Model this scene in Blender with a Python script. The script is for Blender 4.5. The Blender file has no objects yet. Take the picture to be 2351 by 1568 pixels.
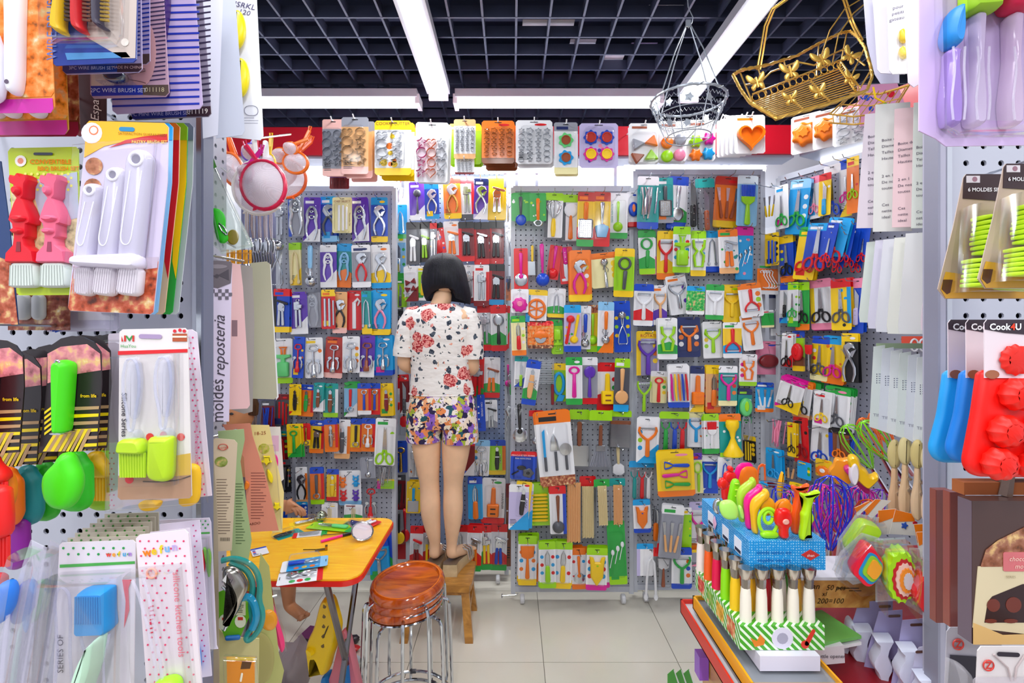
import bpy, math, random
from mathutils import Vector, Matrix
R = random.Random(7)
SC = bpy.context.scene
COL = SC.collection
PI = math.pi
# ---------------------------------------------------------------- camera
W, H, F, CX, CY, CZ = 2351, 1568, 1140.0, 1175.5, 750.0, 1.5
cam_d = bpy.data.cameras.new('camera'); cam = bpy.data.objects.new('camera', cam_d); COL.objects.link(cam)
cam.location = (0, 0, CZ); cam.rotation_euler = (PI/2, 0, 0)
cam_d.sensor_width = 36; cam_d.lens = 36*F/W; cam_d.shift_y = (CY-H/2)/W; cam_d.clip_start = .02
SC.camera = cam
# ---------------------------------------------------------------- world and exposure
wd = bpy.data.worlds.new('world'); SC.world = wd; wd.use_nodes = True
bg = wd.node_tree.nodes['Background']; bg.inputs[0].default_value = (.93, .95, 1, 1); bg.inputs[1].default_value = .52
SC.view_settings.view_transform = 'Standard'; SC.view_settings.look = 'None'
SC.view_settings.gamma = 1; SC.view_settings.exposure = 0.32; SC.view_settings.use_curve_mapping = False
def area(name, loc, sx, sy, power, rot=(0, 0, 0), col=(.96, .98, 1)):
 l = bpy.data.lights.new(name, 'AREA'); l.shape = 'RECTANGLE'; l.size = sx; l.size_y = sy; l.energy = power; l.color = col
 o = bpy.data.objects.new(name, l); o.location = loc; o.rotation_euler = rot; COL.objects.link(o); return o
ZC = 2.93          # underside of the open grid ceiling
ZT = 2.80          # underside of the tube lamps
area('tube_light', (-.42, 2.28, ZT-.012), .10, 1.05, 11)
area('tube_light', (1.02, 2.35, ZT-.012), .08, .95, 11)
area('tube_light', (.27, 2.93, ZT-.012), 1.15, .05, 9)
area('tube_light', (-1.15, 2.93, ZT-.012), 1.15, .05, 9)
for x in (-1.2, -.1, 1.1):
 area('tube_light', (x, .35, ZT-.012), .10, 1.2, 15)
 area('tube_light', (x, -1.3, ZT-.012), .10, 1.2, 22)
# ---------------------------------------------------------------- helpers
def P(px, py, Y): return Vector(((px-CX)*Y/F, Y, CZ+(CY-py)*Y/F))
def S(px, Y): return px*Y/F
def lin(c): return c/12.92 if c <= .04045 else ((c+.055)/1.055)**2.4
def hexc(h): return tuple(lin(int(h[i:i+2], 16)/255) for i in (0, 2, 4))
PAL = dict(r='e0121c', o='f57a14', y='fbd012', l='9fdc10', g='28a844', t='0c9a98', c='14a0e4', b='1048c4', n='1a2862', v='6030b4', p='f48cae',
  m='e0149a', w='f0f0f4', k='1c1c20', e='9a9ca8', a='e8d4a0', u='84482a', s='c8ccd2', h='f0b478', G='c8a050', R='84101c', q='f6ecb0', i='c6bce6',
  B='8cc6f0', d='54565e', f='a05030', z='d8e8f0', j='f8c0b8', x='6ad880', D='c03428')
NAMES = dict(r='red', o='orange', y='yellow', l='lime', g='green', t='teal', c='sky blue', b='blue', n='navy', v='purple', p='pink', m='magenta', w='white',
  k='black', e='grey', a='beige', u='brown', s='steel', h='tan', G='gold', R='maroon', q='cream', i='lilac', B='pale blue', d='dark grey', f='rust brown',
  z='clear', j='pale pink', x='mint green', D='brick red')
MC = {}
def nmat(name):
 m = bpy.data.materials.new(name); m.use_nodes = True; m.node_tree.nodes.clear(); return m, m.node_tree.nodes, m.node_tree.links
ORD = 'first second third fourth fifth sixth seventh eighth ninth tenth'.split()
def bsdf(N, L, col=None, rough=.4, metal=0, spec=.5, **k):
 b = N.new('ShaderNodeBsdfPrincipled'); o = N.new('ShaderNodeOutputMaterial'); L.new(b.outputs[0], o.inputs[0])
 if col: b.inputs['Base Color'].default_value = (*col, 1)
 b.inputs['Roughness'].default_value = rough; b.inputs['Metallic'].default_value = metal; b.inputs['Specular IOR Level'].default_value = spec
 for a, v in k.items(): b.inputs[a.replace('_', ' ')].default_value = v
 return b
def coords(N, L, scale=(1, 1, 1), kind='Object', loc=(0, 0, 0), rot=(0, 0, 0)):
 t = N.new('ShaderNodeTexCoord'); m = N.new('ShaderNodeMapping'); L.new(t.outputs[kind], m.inputs[0])
 m.inputs['Scale'].default_value = scale; m.inputs['Location'].default_value = loc; m.inputs['Rotation'].default_value = rot; return m.outputs[0]
def ramp(N, L, src, stops, mode='LINEAR'):
 r = N.new('ShaderNodeValToRGB'); r.color_ramp.interpolation = mode; e = r.color_ramp.elements
 while len(e) < len(stops): e.new(.5)
 for i, (p, c) in enumerate(stops): e[i].position = p; e[i].color = (*c, 1) if len(c) == 3 else c
 L.new(src, r.inputs[0]); return r.outputs[0]
def mat(c, kind='print'):
 """c: palette letter or 6 digit hex"""
 if c == 's' and kind in ('print', 'plastic', 'tool'): kind = 'metal'
 if c == 'G' and kind in ('plastic', 'tool'): kind = 'metal'
 if c == 'z' and kind in ('plastic', 'tool'): kind = 'clearplastic'
 key = (c, kind)
 if key in MC: return MC[key]
 col = hexc(PAL.get(c, c))
 if kind == 'clear': return clear()
 m, N, L = nmat(kind+'_'+NAMES.get(c, c).replace(' ', '_'))
 if kind == 'print': bsdf(N, L, col, .32, 0, .5, Coat_Weight=.15, Coat_Roughness=.12)
 elif kind in ('plastic', 'tool'): bsdf(N, L, col, .28, 0, .5)
 elif kind == 'silicone': bsdf(N, L, col, .42, 0, .45, Subsurface_Weight=.12, Subsurface_Radius=(.01, .01, .01))
 elif kind == 'paper': bsdf(N, L, col, .7, 0, .2)
 elif kind == 'metal': bsdf(N, L, col, .2, 1)
 elif kind == 'chrome': bsdf(N, L, col, .1, 1)
 elif kind == 'paint': bsdf(N, L, col, .38, 0, .5)
 elif kind == 'trans':
  b = bsdf(N, L, col, .12, 0, .5); b.inputs['Alpha'].default_value = .72
 elif kind == 'sheer':
  b = bsdf(N, L, col, .25, 0, .5); b.inputs['Alpha'].default_value = .3
 elif kind == 'clearplastic':
  b = bsdf(N, L, hexc('dfe6f2'), .08, 0, .6); b.inputs['Alpha'].default_value = .35
 elif kind == 'photo':      # a printed food picture
  co = coords(N, L, (1, 1, 1)); n = N.new('ShaderNodeTexNoise'); n.inputs['Scale'].default_value = 70; n.inputs['Detail'].default_value = 4
  L.new(co, n.inputs['Vector'])
  a = tuple(min(1, v*1.25+.05) for v in col); d = tuple(v*.25 for v in col)
  o = ramp(N, L, n.outputs[0], [(.3, d), (.42, col), (.53, a), (.64, hexc('e0b878')), (.78, hexc('f0e4d0'))])
  b = bsdf(N, L, None, .3); L.new(o, b.inputs['Base Color'])
 elif kind == 'emit':
  e = N.new('ShaderNodeEmission'); e.inputs[0].default_value = (*col, 1); e.inputs[1].default_value = 3.2
  o = N.new('ShaderNodeOutputMaterial'); L.new(e.outputs[0], o.inputs[0])
 m.diffuse_color = (*col, 1); MC[key] = m; return m
def clear(name='clear_plastic_film', amt=.13, rough=.09):
 if name in MC: return MC[name]
 m, N, L = nmat(name); t = N.new('ShaderNodeBsdfTransparent'); g = N.new('ShaderNodeBsdfGlossy'); x = N.new('ShaderNodeMixShader')
 lw = N.new('ShaderNodeLayerWeight'); lw.inputs[0].default_value = .28; mu = N.new('ShaderNodeMath'); mu.operation = 'MULTIPLY_ADD'
 L.new(lw.outputs['Fresnel'], mu.inputs[0]); mu.inputs[1].default_value = .2+amt*.5; mu.inputs[2].default_value = amt*.06
 g.inputs['Roughness'].default_value = rough; t.inputs[0].default_value = (.99, .992, .996, 1)
 o = N.new('ShaderNodeOutputMaterial'); L.new(mu.outputs[0], x.inputs[0]); L.new(t.outputs[0], x.inputs[1]); L.new(g.outputs[0], x.inputs[2]); L.new(x.outputs[0], o.inputs[0])
 MC[name] = m; return m
class MB:
 """collects shapes; x right, y away from the viewer, z up"""
 def __init__(s): s.v = []; s.f = []; s.m = []; s.cur = 0
 def add(s, vs, fs, mi=None):
  b = len(s.v); s.v += [tuple(v) for v in vs]; s.f += [tuple(b+i for i in f) for f in fs]; s.m += [s.cur if mi is None else mi]*len(fs); return s
 def box(s, x0, x1, y0, y1, z0, z1, mi=None):
  return s.add([(x, y, z) for z in (z0, z1) for y in (y0, y1) for x in (x0, x1)],
   [(0, 2, 3, 1), (4, 5, 7, 6), (0, 1, 5, 4), (2, 6, 7, 3), (0, 4, 6, 2), (1, 3, 7, 5)], mi)
 def prism(s, ol, y0, y1, mi=None):
  n = len(ol)
  return s.add([(x, y0, z) for x, z in ol]+[(x, y1, z) for x, z in ol],
   [tuple(range(n)), tuple(range(2*n-1, n-1, -1))]+[(i, n+i, n+(i+1) % n, (i+1) % n) for i in range(n)], mi)
 def puff(s, ol, t, ins=.3, y=0, mi=None, back=True):
  """rounded body on outline ol: from y (back) to y-t (front)"""
  n = len(ol); cx = sum(p[0] for p in ol)/n; cz = sum(p[1] for p in ol)/n
  nr = []
  for i in range(n):
   a = ol[i-1]; b = ol[(i+1) % n]; dx, dz = b[0]-a[0], b[1]-a[1]; l = math.hypot(dx, dz) or 1
   nr.append((-dz/l, dx/l))
  ar = sum(ol[i-1][0]*ol[i][1]-ol[i][0]*ol[i-1][1] for i in range(n)); sg = 1 if ar > 0 else -1
  w = ins
  def ring(k, yy):
   r = [[p[0]+q[0]*sg*k, p[1]+q[1]*sg*k] for p, q in zip(ol, nr)]
   for _ in range(8):     # keep the inset outline from folding over itself
    bad = 0
    for i in range(n):
     j = (i+1) % n; e = (r[j][0]-r[i][0])*(ol[j][0]-ol[i][0])+(r[j][1]-r[i][1])*(ol[j][1]-ol[i][1])
     if e < 0: m_ = [(r[i][0]+r[j][0])/2, (r[i][1]+r[j][1])/2]; r[i] = m_[:]; r[j] = m_; bad = 1
    if not bad: break
   return [(a, yy, b) for a, b in r]
  rs = [ring(w*.45, y), ring(0, y-t*.3), ring(0, y-t*.55), ring(w*.4, y-t*.88), ring(w, y-t)]
  vs = sum(rs, []); fs = [tuple(range(n-1, -1, -1)), tuple(range(4*n, 5*n))]
  for k in range(4): fs += [(k*n+i, k*n+(i+1) % n, (k+1)*n+(i+1) % n, (k+1)*n+i) for i in range(n)]
  return s.add(vs, fs, mi)
 def tube(s, path, r, n=6, closed=False, mi=None, flat=1):
  pts = [Vector(p) for p in path]; m = len(pts); vs = []; up = None
  for i, p in enumerate(pts):
   if closed: d = pts[(i+1) % m]-pts[i-1]
   else: d = pts[min(i+1, m-1)]-pts[max(i-1, 0)]
   if d.length < 1e-9: d = Vector((0, 0, 1))
   d.normalize()
   if up is None:
    up = Vector((0, 1, 0)) if abs(d.y) < .9 else Vector((1, 0, 0))
   a = d.cross(up);
   if a.length < 1e-6: a = d.cross(Vector((1, 0, .1)))
   a.normalize(); b = a.cross(d).normalized(); up = b
   rr = r[i] if isinstance(r, (list, tuple)) else r
   for k in range(n):
    t = 2*PI*k/n; vs.append(p+a*math.cos(t)*rr+b*math.sin(t)*rr*flat)
  fs = []
  for i in range(m if closed else m-1):
   j = (i+1) % m
   fs += [(i*n+k, i*n+(k+1) % n, j*n+(k+1) % n, j*n+k) for k in range(n)]
  if not closed: fs += [tuple(range(n-1, -1, -1)), tuple((m-1)*n+k for k in range(n))]
  return s.add(vs, fs, mi)
 def lathe(s, prof, n=16, c=(0, 0, 0), axis='z', mi=None, sx=1, sy=1):
  """prof: (radius, height) list"""
  vs = []
  for r, h in prof:
   for k in range(n):
    t = 2*PI*k/n; a, b = r*math.cos(t)*sx, r*math.sin(t)*sy
    v = (a, b, h) if axis == 'z' else ((a, h, b) if axis == 'y' else (h, a, b))
    vs.append((v[0]+c[0], v[1]+c[1], v[2]+c[2]))
  m = len(prof); fs = []
  for i in range(m-1): fs += [(i*n+k, i*n+(k+1) % n, (i+1)*n+(k+1) % n, (i+1)*n+k) for k in range(n)]
  if prof[0][0] > 1e-6: fs.append(tuple(range(n-1, -1, -1)))
  if prof[-1][0] > 1e-6: fs.append(tuple((m-1)*n+k for k in range(n)))
  return s.add(vs, fs, mi)
 def loft(s, rings, caps=True, mi=None):
  n = len(rings[0]); vs = sum([list(r) for r in rings], []); fs = []
  for i in range(len(rings)-1): fs += [(i*n+k, i*n+(k+1) % n, (i+1)*n+(k+1) % n, (i+1)*n+k) for k in range(n)]
  if caps: fs += [tuple(range(n-1, -1, -1)), tuple((len(rings)-1)*n+k for k in range(n))]
  return s.add(vs, fs, mi)
 def mesh(s, name, smooth=True):
  me = bpy.data.meshes.new(name); me.from_pydata(s.v, [], s.f); me.polygons.foreach_set('material_index', s.m)
  if smooth:
   me.polygons.foreach_set('use_smooth', [True]*len(s.f)); me.update(); me.set_sharp_from_angle(angle=.7)
  me.update(); return me
 def build(s, name, mats, parent=None, loc=(0, 0, 0), smooth=True):
  return link(name, s.mesh(name, smooth), mats, parent, loc)
def link(name, me, mats, parent=None, loc=(0, 0, 0), rot=(0, 0, 0), scale=(1, 1, 1), objmat=False):
 o = bpy.data.objects.new(name, me); COL.objects.link(o); o.location = loc; o.rotation_euler = rot; o.scale = scale
 if not isinstance(mats, (list, tuple)): mats = [mats]
 if len(me.materials) == 0:
  for m in mats: me.materials.append(m)
 if objmat:
  for i, m in enumerate(mats): o.material_slots[i].link = 'OBJECT'; o.material_slots[i].material = m
 if parent: o.parent = parent
 return o
LABELS = {}
def tag(o, label, cat, group=None, kind=None):
 w = label.split(); assert len(w) >= 4 or kind == 'structure', label
 if len(w) > 16: print('LONG LABEL', len(w), label)
 if label in LABELS and not group: print('DUP LABEL', label)
 LABELS[label] = 1
 o['label'] = label; o['category'] = cat
 if group: o['group'] = group
 if kind: o['kind'] = kind
 return o
def empty(name, loc, label=None, cat=None, group=None, rz=0, rot=None):
 o = bpy.data.objects.new(name, None); COL.objects.link(o); o.location = loc; o.rotation_euler = rot or (0, 0, rz); o.empty_display_size = .05
 if label: tag(o, label, cat, group)
 return o
def struct(o, label=None):
 o['kind'] = 'structure'
 if label: o['label'] = label
 return o
TC = {}
def txt(parent, s, x, z, size, m, y=-.0012, rot=0, shear=0, align='CENTER', sx=1, name='lettering', mirror=False, bold=0, ry=None):
 key = (s, shear, align, bold)
 if key not in TC:
  c = bpy.data.curves.new('lettering', 'FONT'); c.body = s; c.size = 1; c.shear = shear; c.align_x = align; c.resolution_u = 2; c.offset = bold
  t = bpy.data.objects.new('t', c); COL.objects.link(t); dg = bpy.context.evaluated_depsgraph_get()
  me = bpy.data.meshes.new_from_object(t.evaluated_get(dg)); me.name = 'lettering'; bpy.data.objects.remove(t); TC[key] = me
 me = TC[key]
 o = link(name, me, m, parent, (x, y, z), (PI/2, rot, 0), (size*sx*(-1 if mirror else 1), size, size), objmat=True)
 return o
# outlines (x, z)
def circ(cx, cz, r, n=14, rz=None, a0=0, a1=2*PI):
 rz = rz or r; full = abs(a1-a0-2*PI) < 1e-6; k = n if full else n-1
 return [(cx+r*math.cos(a0+(a1-a0)*i/k), cz+rz*math.sin(a0+(a1-a0)*i/k)) for i in range(n)]
def cap(x0, z0, x1, z1, r0, r1=None, n=6):
 r1 = r0 if r1 is None else r1; a = math.atan2(z1-z0, x1-x0); o = []
 for i in range(n+1): t = a+PI/2+PI*i/n; o.append((x0+r0*math.cos(t), z0+r0*math.sin(t)))
 for i in range(n+1): t = a-PI/2+PI*i/n; o.append((x1+r1*math.cos(t), z1+r1*math.sin(t)))
 return o
def rrect(x0, x1, z0, z1, r, n=3):
 o = []
 for cx, cz, a in ((x1-r, z1-r, 0), (x0+r, z1-r, PI/2), (x0+r, z0+r, PI), (x1-r, z0+r, 1.5*PI)):
  for i in range(n+1): t = a+PI/2*i/n; o.append((cx+r*math.cos(t), cz+r*math.sin(t)))
 return o
def star(cx, cz, r, k=5, inner=.5, a=PI/2):
 return [(cx+(r if i % 2 == 0 else r*inner)*math.cos(a+PI*i/k), cz+(r if i % 2 == 0 else r*inner)*math.sin(a+PI*i/k)) for i in range(2*k)]
def flower(cx, cz, r, k=6, d=.15, n=36):
 return [(cx+r*(1+d*math.cos(k*2*PI*i/n))*math.cos(2*PI*i/n), cz+r*(1+d*math.cos(k*2*PI*i/n))*math.sin(2*PI*i/n)) for i in range(n)]
def heart(cx, cz, r, n=20):
 return [(cx+r*.062*16*math.sin(t)**3, cz+r*.062*(13*math.cos(t)-5*math.cos(2*t)-2*math.cos(3*t)-math.cos(4*t))) for t in [2*PI*i/n for i in range(n)]]
def p3(ol, y=0): return [(x, y, z) for x, z in ol]
def arc(cx, cz, r, a0, a1, n=9, rz=None): return circ(cx, cz, r, n, rz, a0, a1+1e-9)
def wall(mb, ol, y0, y1, mi=None):
 """an open ring standing off the card (a cutter)"""
 n = len(ol); return mb.add([(x, y0, z) for x, z in ol]+[(x, y1, z) for x, z in ol], [(i, (i+1) % n, n+(i+1) % n, n+i) for i in range(n)], mi)
# ---------------------------------------------------------------- tool library: unit height, z -.5 .. .5
# each returns list of (part name, role, MB); roles: 1 main colour, 2 steel, 3 second colour
def T_ypeeler():
 h = MB().puff(cap(0, -.45, 0, .02, .055, .045), .07, .02);
 f = MB().tube([(x, -.03, z) for x, z in [(-.19, .46), (-.21, .34), (-.17, .22), (-.08, .1), (0, .04), (.08, .1), (.17, .22), (.21, .34), (.19, .46)]], [.03, .032, .034, .042, .05, .042, .034, .032, .03], 6)
 b = MB().box(-.19, .19, -.045, -.025, .395, .44); b.tube([(-.2, -.035, .38), (.2, -.035, .38)], .012, 4)
 return [('handle', 1, h), ('fork', 1, f), ('blade', 2, b)]
def T_peeler():
 h = MB().puff(cap(0, -.44, 0, -.02, .06, .05), .07, .02)
 b = MB().tube([(-.03, -.03, -.02), (-.045, -.03, .1), (-.04, -.03, .35), (0, -.03, .49), (.04, -.03, .35), (.045, -.03, .1), (.03, -.03, -.02)], .014, 5)
 b.box(-.012, .012, -.03, -.015, .0, .4)
 return [('handle', 1, h), ('blade', 2, b)]
def T_scissors():
 b = MB().prism([(-.02, -.12), (.05, -.1), (.02, .5), (-.015, .35)], -.03, -.015); b.prism([(.02, -.12), (-.05, -.1), (-.035, .5), (.02, .35)], -.015, 0)
 b.lathe([(.025, 0), (.02, -.01)], 8, (0, -.032, -.06), 'y')
 h = MB()
 for s in (-1, 1):
  h.tube([(s*.02, -.02, -.1), (s*.04, -.02, -.2)], .028, 6)
  h.tube(p3([(s*(.105+.075*math.cos(t))-s*.02*math.sin(t), -.34+.14*math.sin(t)) for t in [2*PI*i/12 for i in range(12)]], -.02), .024, 6, True)
 return [('blade', 2, b), ('handle', 1, h)]
def T_nutcracker():
 ol = [(0, .49), (.06, .4), (.1, .25), (.085, .08), (.11, -.1), (.1, -.3), (.055, -.47), (.03, -.3), (.04, -.1), (.025, 0), (.045, .1), (.05, .2), (.035, .3)]
 a = MB();
 for s in (-1, 1):
  a.tube([(s*.015, -.03, .47), (s*.07, -.03, .36), (s*.095, -.03, .22), (s*.075, -.03, .06), (s*.1, -.03, -.1), (s*.105, -.03, -.26), (s*.06, -.03, -.47)], [.025, .03, .03, .035, .026, .024, .018], 6)
 a.tube(p3(circ(0, .17, .05, 10), -.03), .018, 5, True); a.tube(p3(circ(0, .32, .03, 8), -.03), .014, 5, True)
 a.lathe([(.035, 0), (.03, -.03)], 8, (0, -.03, .44), 'y')
 return [('cracker_arm', 1, a)]
def T_pliers():
 j = MB().puff([(-.13, .28), (-.1, .42), (0, .5), (.1, .46), (.14, .34), (.06, .36), (0, .3), (.05, .2), (.04, .1), (-.05, .1)], .06, .015)
 j.puff([(.13, .24), (.16, .33), (.05, .27), (.03, .16), (.08, .12)], .05, .01)
 h = MB()
 for s in (-1, 1): h.tube([(s*.0, -.03, .14), (s*.06, -.03, .02), (s*.115, -.03, -.14), (s*.12, -.03, -.3), (s*.075, -.03, -.49)], [.035, .03, .028, .028, .02], 6)
 return [('jaw', 2, j), ('handle', 1, h)]
def T_corkscrew():
 b = MB().tube(p3([(-.09, .44), (-.1, .36), (-.03, .32), (.03, .32), (.1, .36), (.09, .44), (.06, .49), (-.06, .49)], -.04), .022, 6, True)
 b.tube([(0, -.04, .32), (0, -.04, -.1)], .022, 6); b.lathe([(.03, -.1), (.045, -.12), (.045, -.3), (.07, -.34), (.075, -.47), (.06, -.49)], 10, (0, -.05, 0))
 w = MB()
 for s in (-1, 1):
  w.lathe([(.05, -.02), (.05, .02)], 10, (s*.09, -.045, .02), 'y'); w.tube([(s*.09, -.045, .0), (s*.14, -.045, -.12), (s*.135, -.045, -.3), (s*.11, -.045, -.38)], [.022, .026, .03, .018], 6)
 return [('body', 1, b), ('lever', 2, w)]
def T_canopener():
 h = MB()
 for s in (-1, 1): h.puff(cap(s*.06, -.44, s*.045, .0, .045, .036), .07, .015)
 m = MB().puff([(-.09, 0), (-.1, .2), (-.05, .3), (.06, .3), (.1, .18), (.09, 0)], .04, .01); m.lathe([(.05, 0), (.05, -.03)], 12, (.02, -.045, .16), 'y')
 k = MB().puff(cap(-.08, .36, .16, .26, .035, .045), .06, .012, -.03)
 return [('handle', 1, h), ('cutter', 2, m), ('knob', 3, k)]
def T_grater():
 h = MB().puff(cap(0, .05, 0, .45, .04, .045), .06, .015)
 p = MB().box(-.12, .12, -.02, -.012, -.46, .0)
 for i in range(5):
  for j in range(9): x, z = -.085+i*.042, -.42+j*.047; p.add([(x-.012, -.02, z-.012), (x+.012, -.02, z-.012), (x+.012, -.02, z+.01), (x-.012, -.02, z+.01), (x, -.035, z)], [(0, 1, 4), (1, 2, 4), (2, 3, 4), (3, 0, 4)])
 f = MB().tube(p3(rrect(-.13, .13, -.48, .02, .03, 2), -.018), .02, 5, True)
 return [('handle', 1, h), ('grating_plate', 2, p), ('frame', 3, f)]
def T_whisk():
 h = MB().tube([(0, -.04, -.49), (0, -.04, -.3), (0, -.04, -.1), (0, -.04, .02)], [.035, .05, .042, .03], 8); w = MB()
 for k in range(5):
  a = PI*k/5+.2; w.tube([(.02*math.cos(a), -.06+.02*math.sin(a), .0)]+[(r*math.cos(a), -.09+r*.5*math.sin(a), z) for r, z in ((.1, .15), (.15, .3), (.13, .42), (.05, .49), (-.05, .49), (-.13, .42), (-.15, .3), (-.1, .15))]+[(-.02*math.cos(a), -.06, .0)], .007, 4)
 return [('handle', 1, h), ('wires', 2, w)]
def T_spoon():
 b = MB().puff(circ(0, .3, .13, 14, .19), .05, .05); h = MB().puff(cap(0, .14, 0, -.45, .025, .045), .05, .015)
 return [('bowl', 1, b), ('handle', 3, h)]
def T_ladle():
 b = MB().lathe([(.155, 0), (.15, -.04), (.12, -.09), (.06, -.12), (.0, -.125)], 16, (0, 0, -.33), 'y'); h = MB().puff(cap(0, -.18, 0, .44, .022, .05), .05, .015)
 return [('bowl', 1, b), ('handle', 3, h)]
def T_turner():
 b = MB().puff([(-.05, .1), (-.13, .16), (-.15, .47), (.15, .47), (.13, .16), (.05, .1)], .03, .015)
 h = MB().puff(cap(0, .12, 0, -.45, .022, .048), .05, .015)
 return [('blade', 1, b), ('handle', 3, h)]
def T_slicer():
 b = MB().puff([(-.02, -.1), (-.13, -.16), (-.13, -.24), (-.09, -.46), (.09, -.46), (.13, -.24), (.13, -.16), (.02, -.1)], .02, .01)
 h = MB().puff(cap(0, -.1, 0, .45, .02, .045), .05, .015)
 return [('blade', 1, b), ('handle', 3, h)]
def T_brush():
 h = MB().puff(cap(0, -.45, 0, .02, .05, .03), .06, .015); h.puff([(-.04, .0), (-.11, .08), (-.12, .2), (.12, .2), (.11, .08), (.04, .0)], .07, .015)
 b = MB()
 for i in range(9): b.tube([(-.104+i*.026, -.035, .18), (-.112+i*.028, -.035, .48)], [.016, .013], 4)
 return [('handle', 1, h), ('bristles', 3, b)]
def T_pizza():
 w = MB().lathe([(.0, -.02), (.18, -.02), (.19, -.026), (.18, -.032), (.04, -.034), (.04, -.05), (0, -.05)], 22, (0, 0, -.3), 'y')
 h = MB().puff(cap(0, -.16, 0, .44, .035, .055), .07, .018); h.puff(circ(0, -.2, .07, 10), .05, .02, -.03)
 return [('wheel', 2, w), ('handle', 1, h)]
def T_pizzahalf():
 w = MB().lathe([(.0, -.02), (.3, -.02), (.31, -.03), (.3, -.04), (0, -.045)], 24, (0, 0, -.12), 'y')
 h = MB().puff([(-.42, -.12), (-.36, .08), (-.2, .22), (0, .27), (.2, .22), (.36, .08), (.42, -.12), (.1, -.14), (0, -.22), (-.1, -.14)], .09, .03, -.02)
 return [('wheel', 2, w), ('handle', 1, h)]
def T_knife():
 b = MB().prism([(-.03, -.05), (.045, -.05), (.05, .3), (-.03, .49)], -.025, -.012); h = MB().puff(cap(0, -.45, 0, -.06, .045, .04), .06, .015)
 for z in (-.35, -.22, -.1): b.lathe([(.012, 0), (.01, -.008)], 6, (0, -.06, z), 'y')
 return [('blade', 2, b), ('handle', 1, h)]
def T_pocketknife():
 h = MB().puff([(-.055, -.45), (-.075, -.2), (-.06, .1), (-.05, .3), (.05, .3), (.065, .05), (.06, -.25), (.05, -.45), (0, -.49)], .07, .02)
 b = MB().prism([(-.03, .28), (.03, .28), (.05, .4), (.0, .49), (-.05, .42)], -.04, -.02)
 b.tube([(.09+.022*math.cos(t), -.03+.02*math.sin(t), -.2+.035*t/2) for t in [i*.9 for i in range(24)]], .008, 4); b.box(-.06, .06, -.075, -.06, .05, .09)
 return [('handle', 1, h), ('blade', 2, b)]
def T_scoop():
 b = MB().lathe([(.12, .02), (.13, 0), (.12, -.05), (.08, -.1), (0, -.12)], 16, (0, 0, -.33), 'y'); b.tube([(0, -.03, -.2), (0, -.03, 0)], .025, 6)
 b.tube(p3([(-.08, -.02), (-.1, -.1), (-.03, -.2), (.03, -.2), (.06, -.1)], -.04), .012, 4)
 h = MB().puff(cap(0, .0, 0, .44, .045, .055), .08, .02)
 return [('scoop', 2, b), ('handle', 1, h)]
def T_scoopup():
 return [('scoop', 2, MB().lathe([(.11, .02), (.12, 0), (.11, -.05), (.07, -.1), (0, -.12)], 16, (0, 0, .36), 'y')),
   ('handle', 2, MB().tube(p3([(-.03, .25), (-.02, .1), (.03, 0), (.11, -.2), (.13, -.42), (.1, -.48)], -.03), .018, 5).tube(p3([(.03, .25), (.02, .1), (-.03, 0), (-.11, -.2), (-.13, -.42), (-.1, -.48)], -.03), .018, 5).tube(p3([(-.1, -.46), (.1, -.46)], -.03), .012, 5))]
CUT = [lambda x, z, r: star(x, z, r), lambda x, z, r: heart(x, z, r), lambda x, z, r: flower(x, z, r, 5, .2, 25), lambda x, z, r: circ(x, z, r, 16),
       lambda x, z, r: star(x, z, r, 6, .6), lambda x, z, r: [(x, z+r), (x+.35*r, z+.5*r), (x+r, z+.3*r), (x+.4*r, z), (x+.6*r, z-r), (x, z-.4*r), (x-.6*r, z-r), (x-.4*r, z), (x-r, z+.3*r), (x-.35*r, z+.5*r)]]
def cutset(cols, rows, seed, w=.6):
 rr = random.Random(seed); g = [MB(), MB(), MB()]; sx = w/cols; sz = .96/rows; r = min(sx, sz)*.5
 for j in range(rows):
  for i in range(cols):
   x = -w/2+sx*(i+.5)+rr.uniform(-.01, .01); z = -.48+sz*(j+.5); k = (i+j*cols) % 3
   ol = CUT[rr.randrange(6)](x, z, r*rr.uniform(.85, 1.05)); wall(g[k], ol, -.005, -.075)
   wall(g[k], [((a-x)*.93+x, (b-z)*.93+z) for a, b in ol], -.005, -.07)
 return g
def T_cutters(): g = cutset(2, 4, 5, .55); return [('cookie_cutter', 2, g[0]), ('cookie_cutter', 2, g[1]), ('cookie_cutter', 2, g[2])]
def T_cuttersmall(): g = cutset(4, 6, 8, .8); return [('cookie_cutter', 2, g[0]), ('cookie_cutter', 2, g[1]), ('cookie_cutter', 2, g[2])]
def T_cuttersmix(): g = cutset(3, 4, 21, .72); return [('cookie_cutter', 1, g[0]), ('cookie_cutter', 3, g[1]), ('cookie_cutter', 2, g[2])]
def T_press():
 h = MB()
 for s in (-1, 1): h.puff(cap(s*.05, -.45, s*.045, .12, .03, .034), .06, .01)
 c = MB().puff(rrect(-.1, .06, .12, .42, .04), .09, .02); c.tube(p3(circ(.0, .46, .04, 8), -.03), .014, 5, True); c.puff(rrect(-.02, .12, .18, .32, .03), .12, .015)
 return [('handle', 1, h), ('chamber', 2, c)]
def T_opener():
 r = MB().tube(p3(circ(0, -.36, .085, 12, .1), -.03), .025, 6, True); h = MB().puff(cap(0, -.24, 0, .44, .035, .045), .06, .015)
 return [('opener_ring', 2, r), ('handle', 1, h)]
def T_openertop():
 r = MB().tube(p3(circ(0, .36, .1, 12, .1), -.03), .028, 6, True); h = MB().puff(cap(0, .24, 0, -.44, .035, .05), .06, .015)
 return [('opener_ring', 1, r), ('handle', 1, h)]
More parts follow.
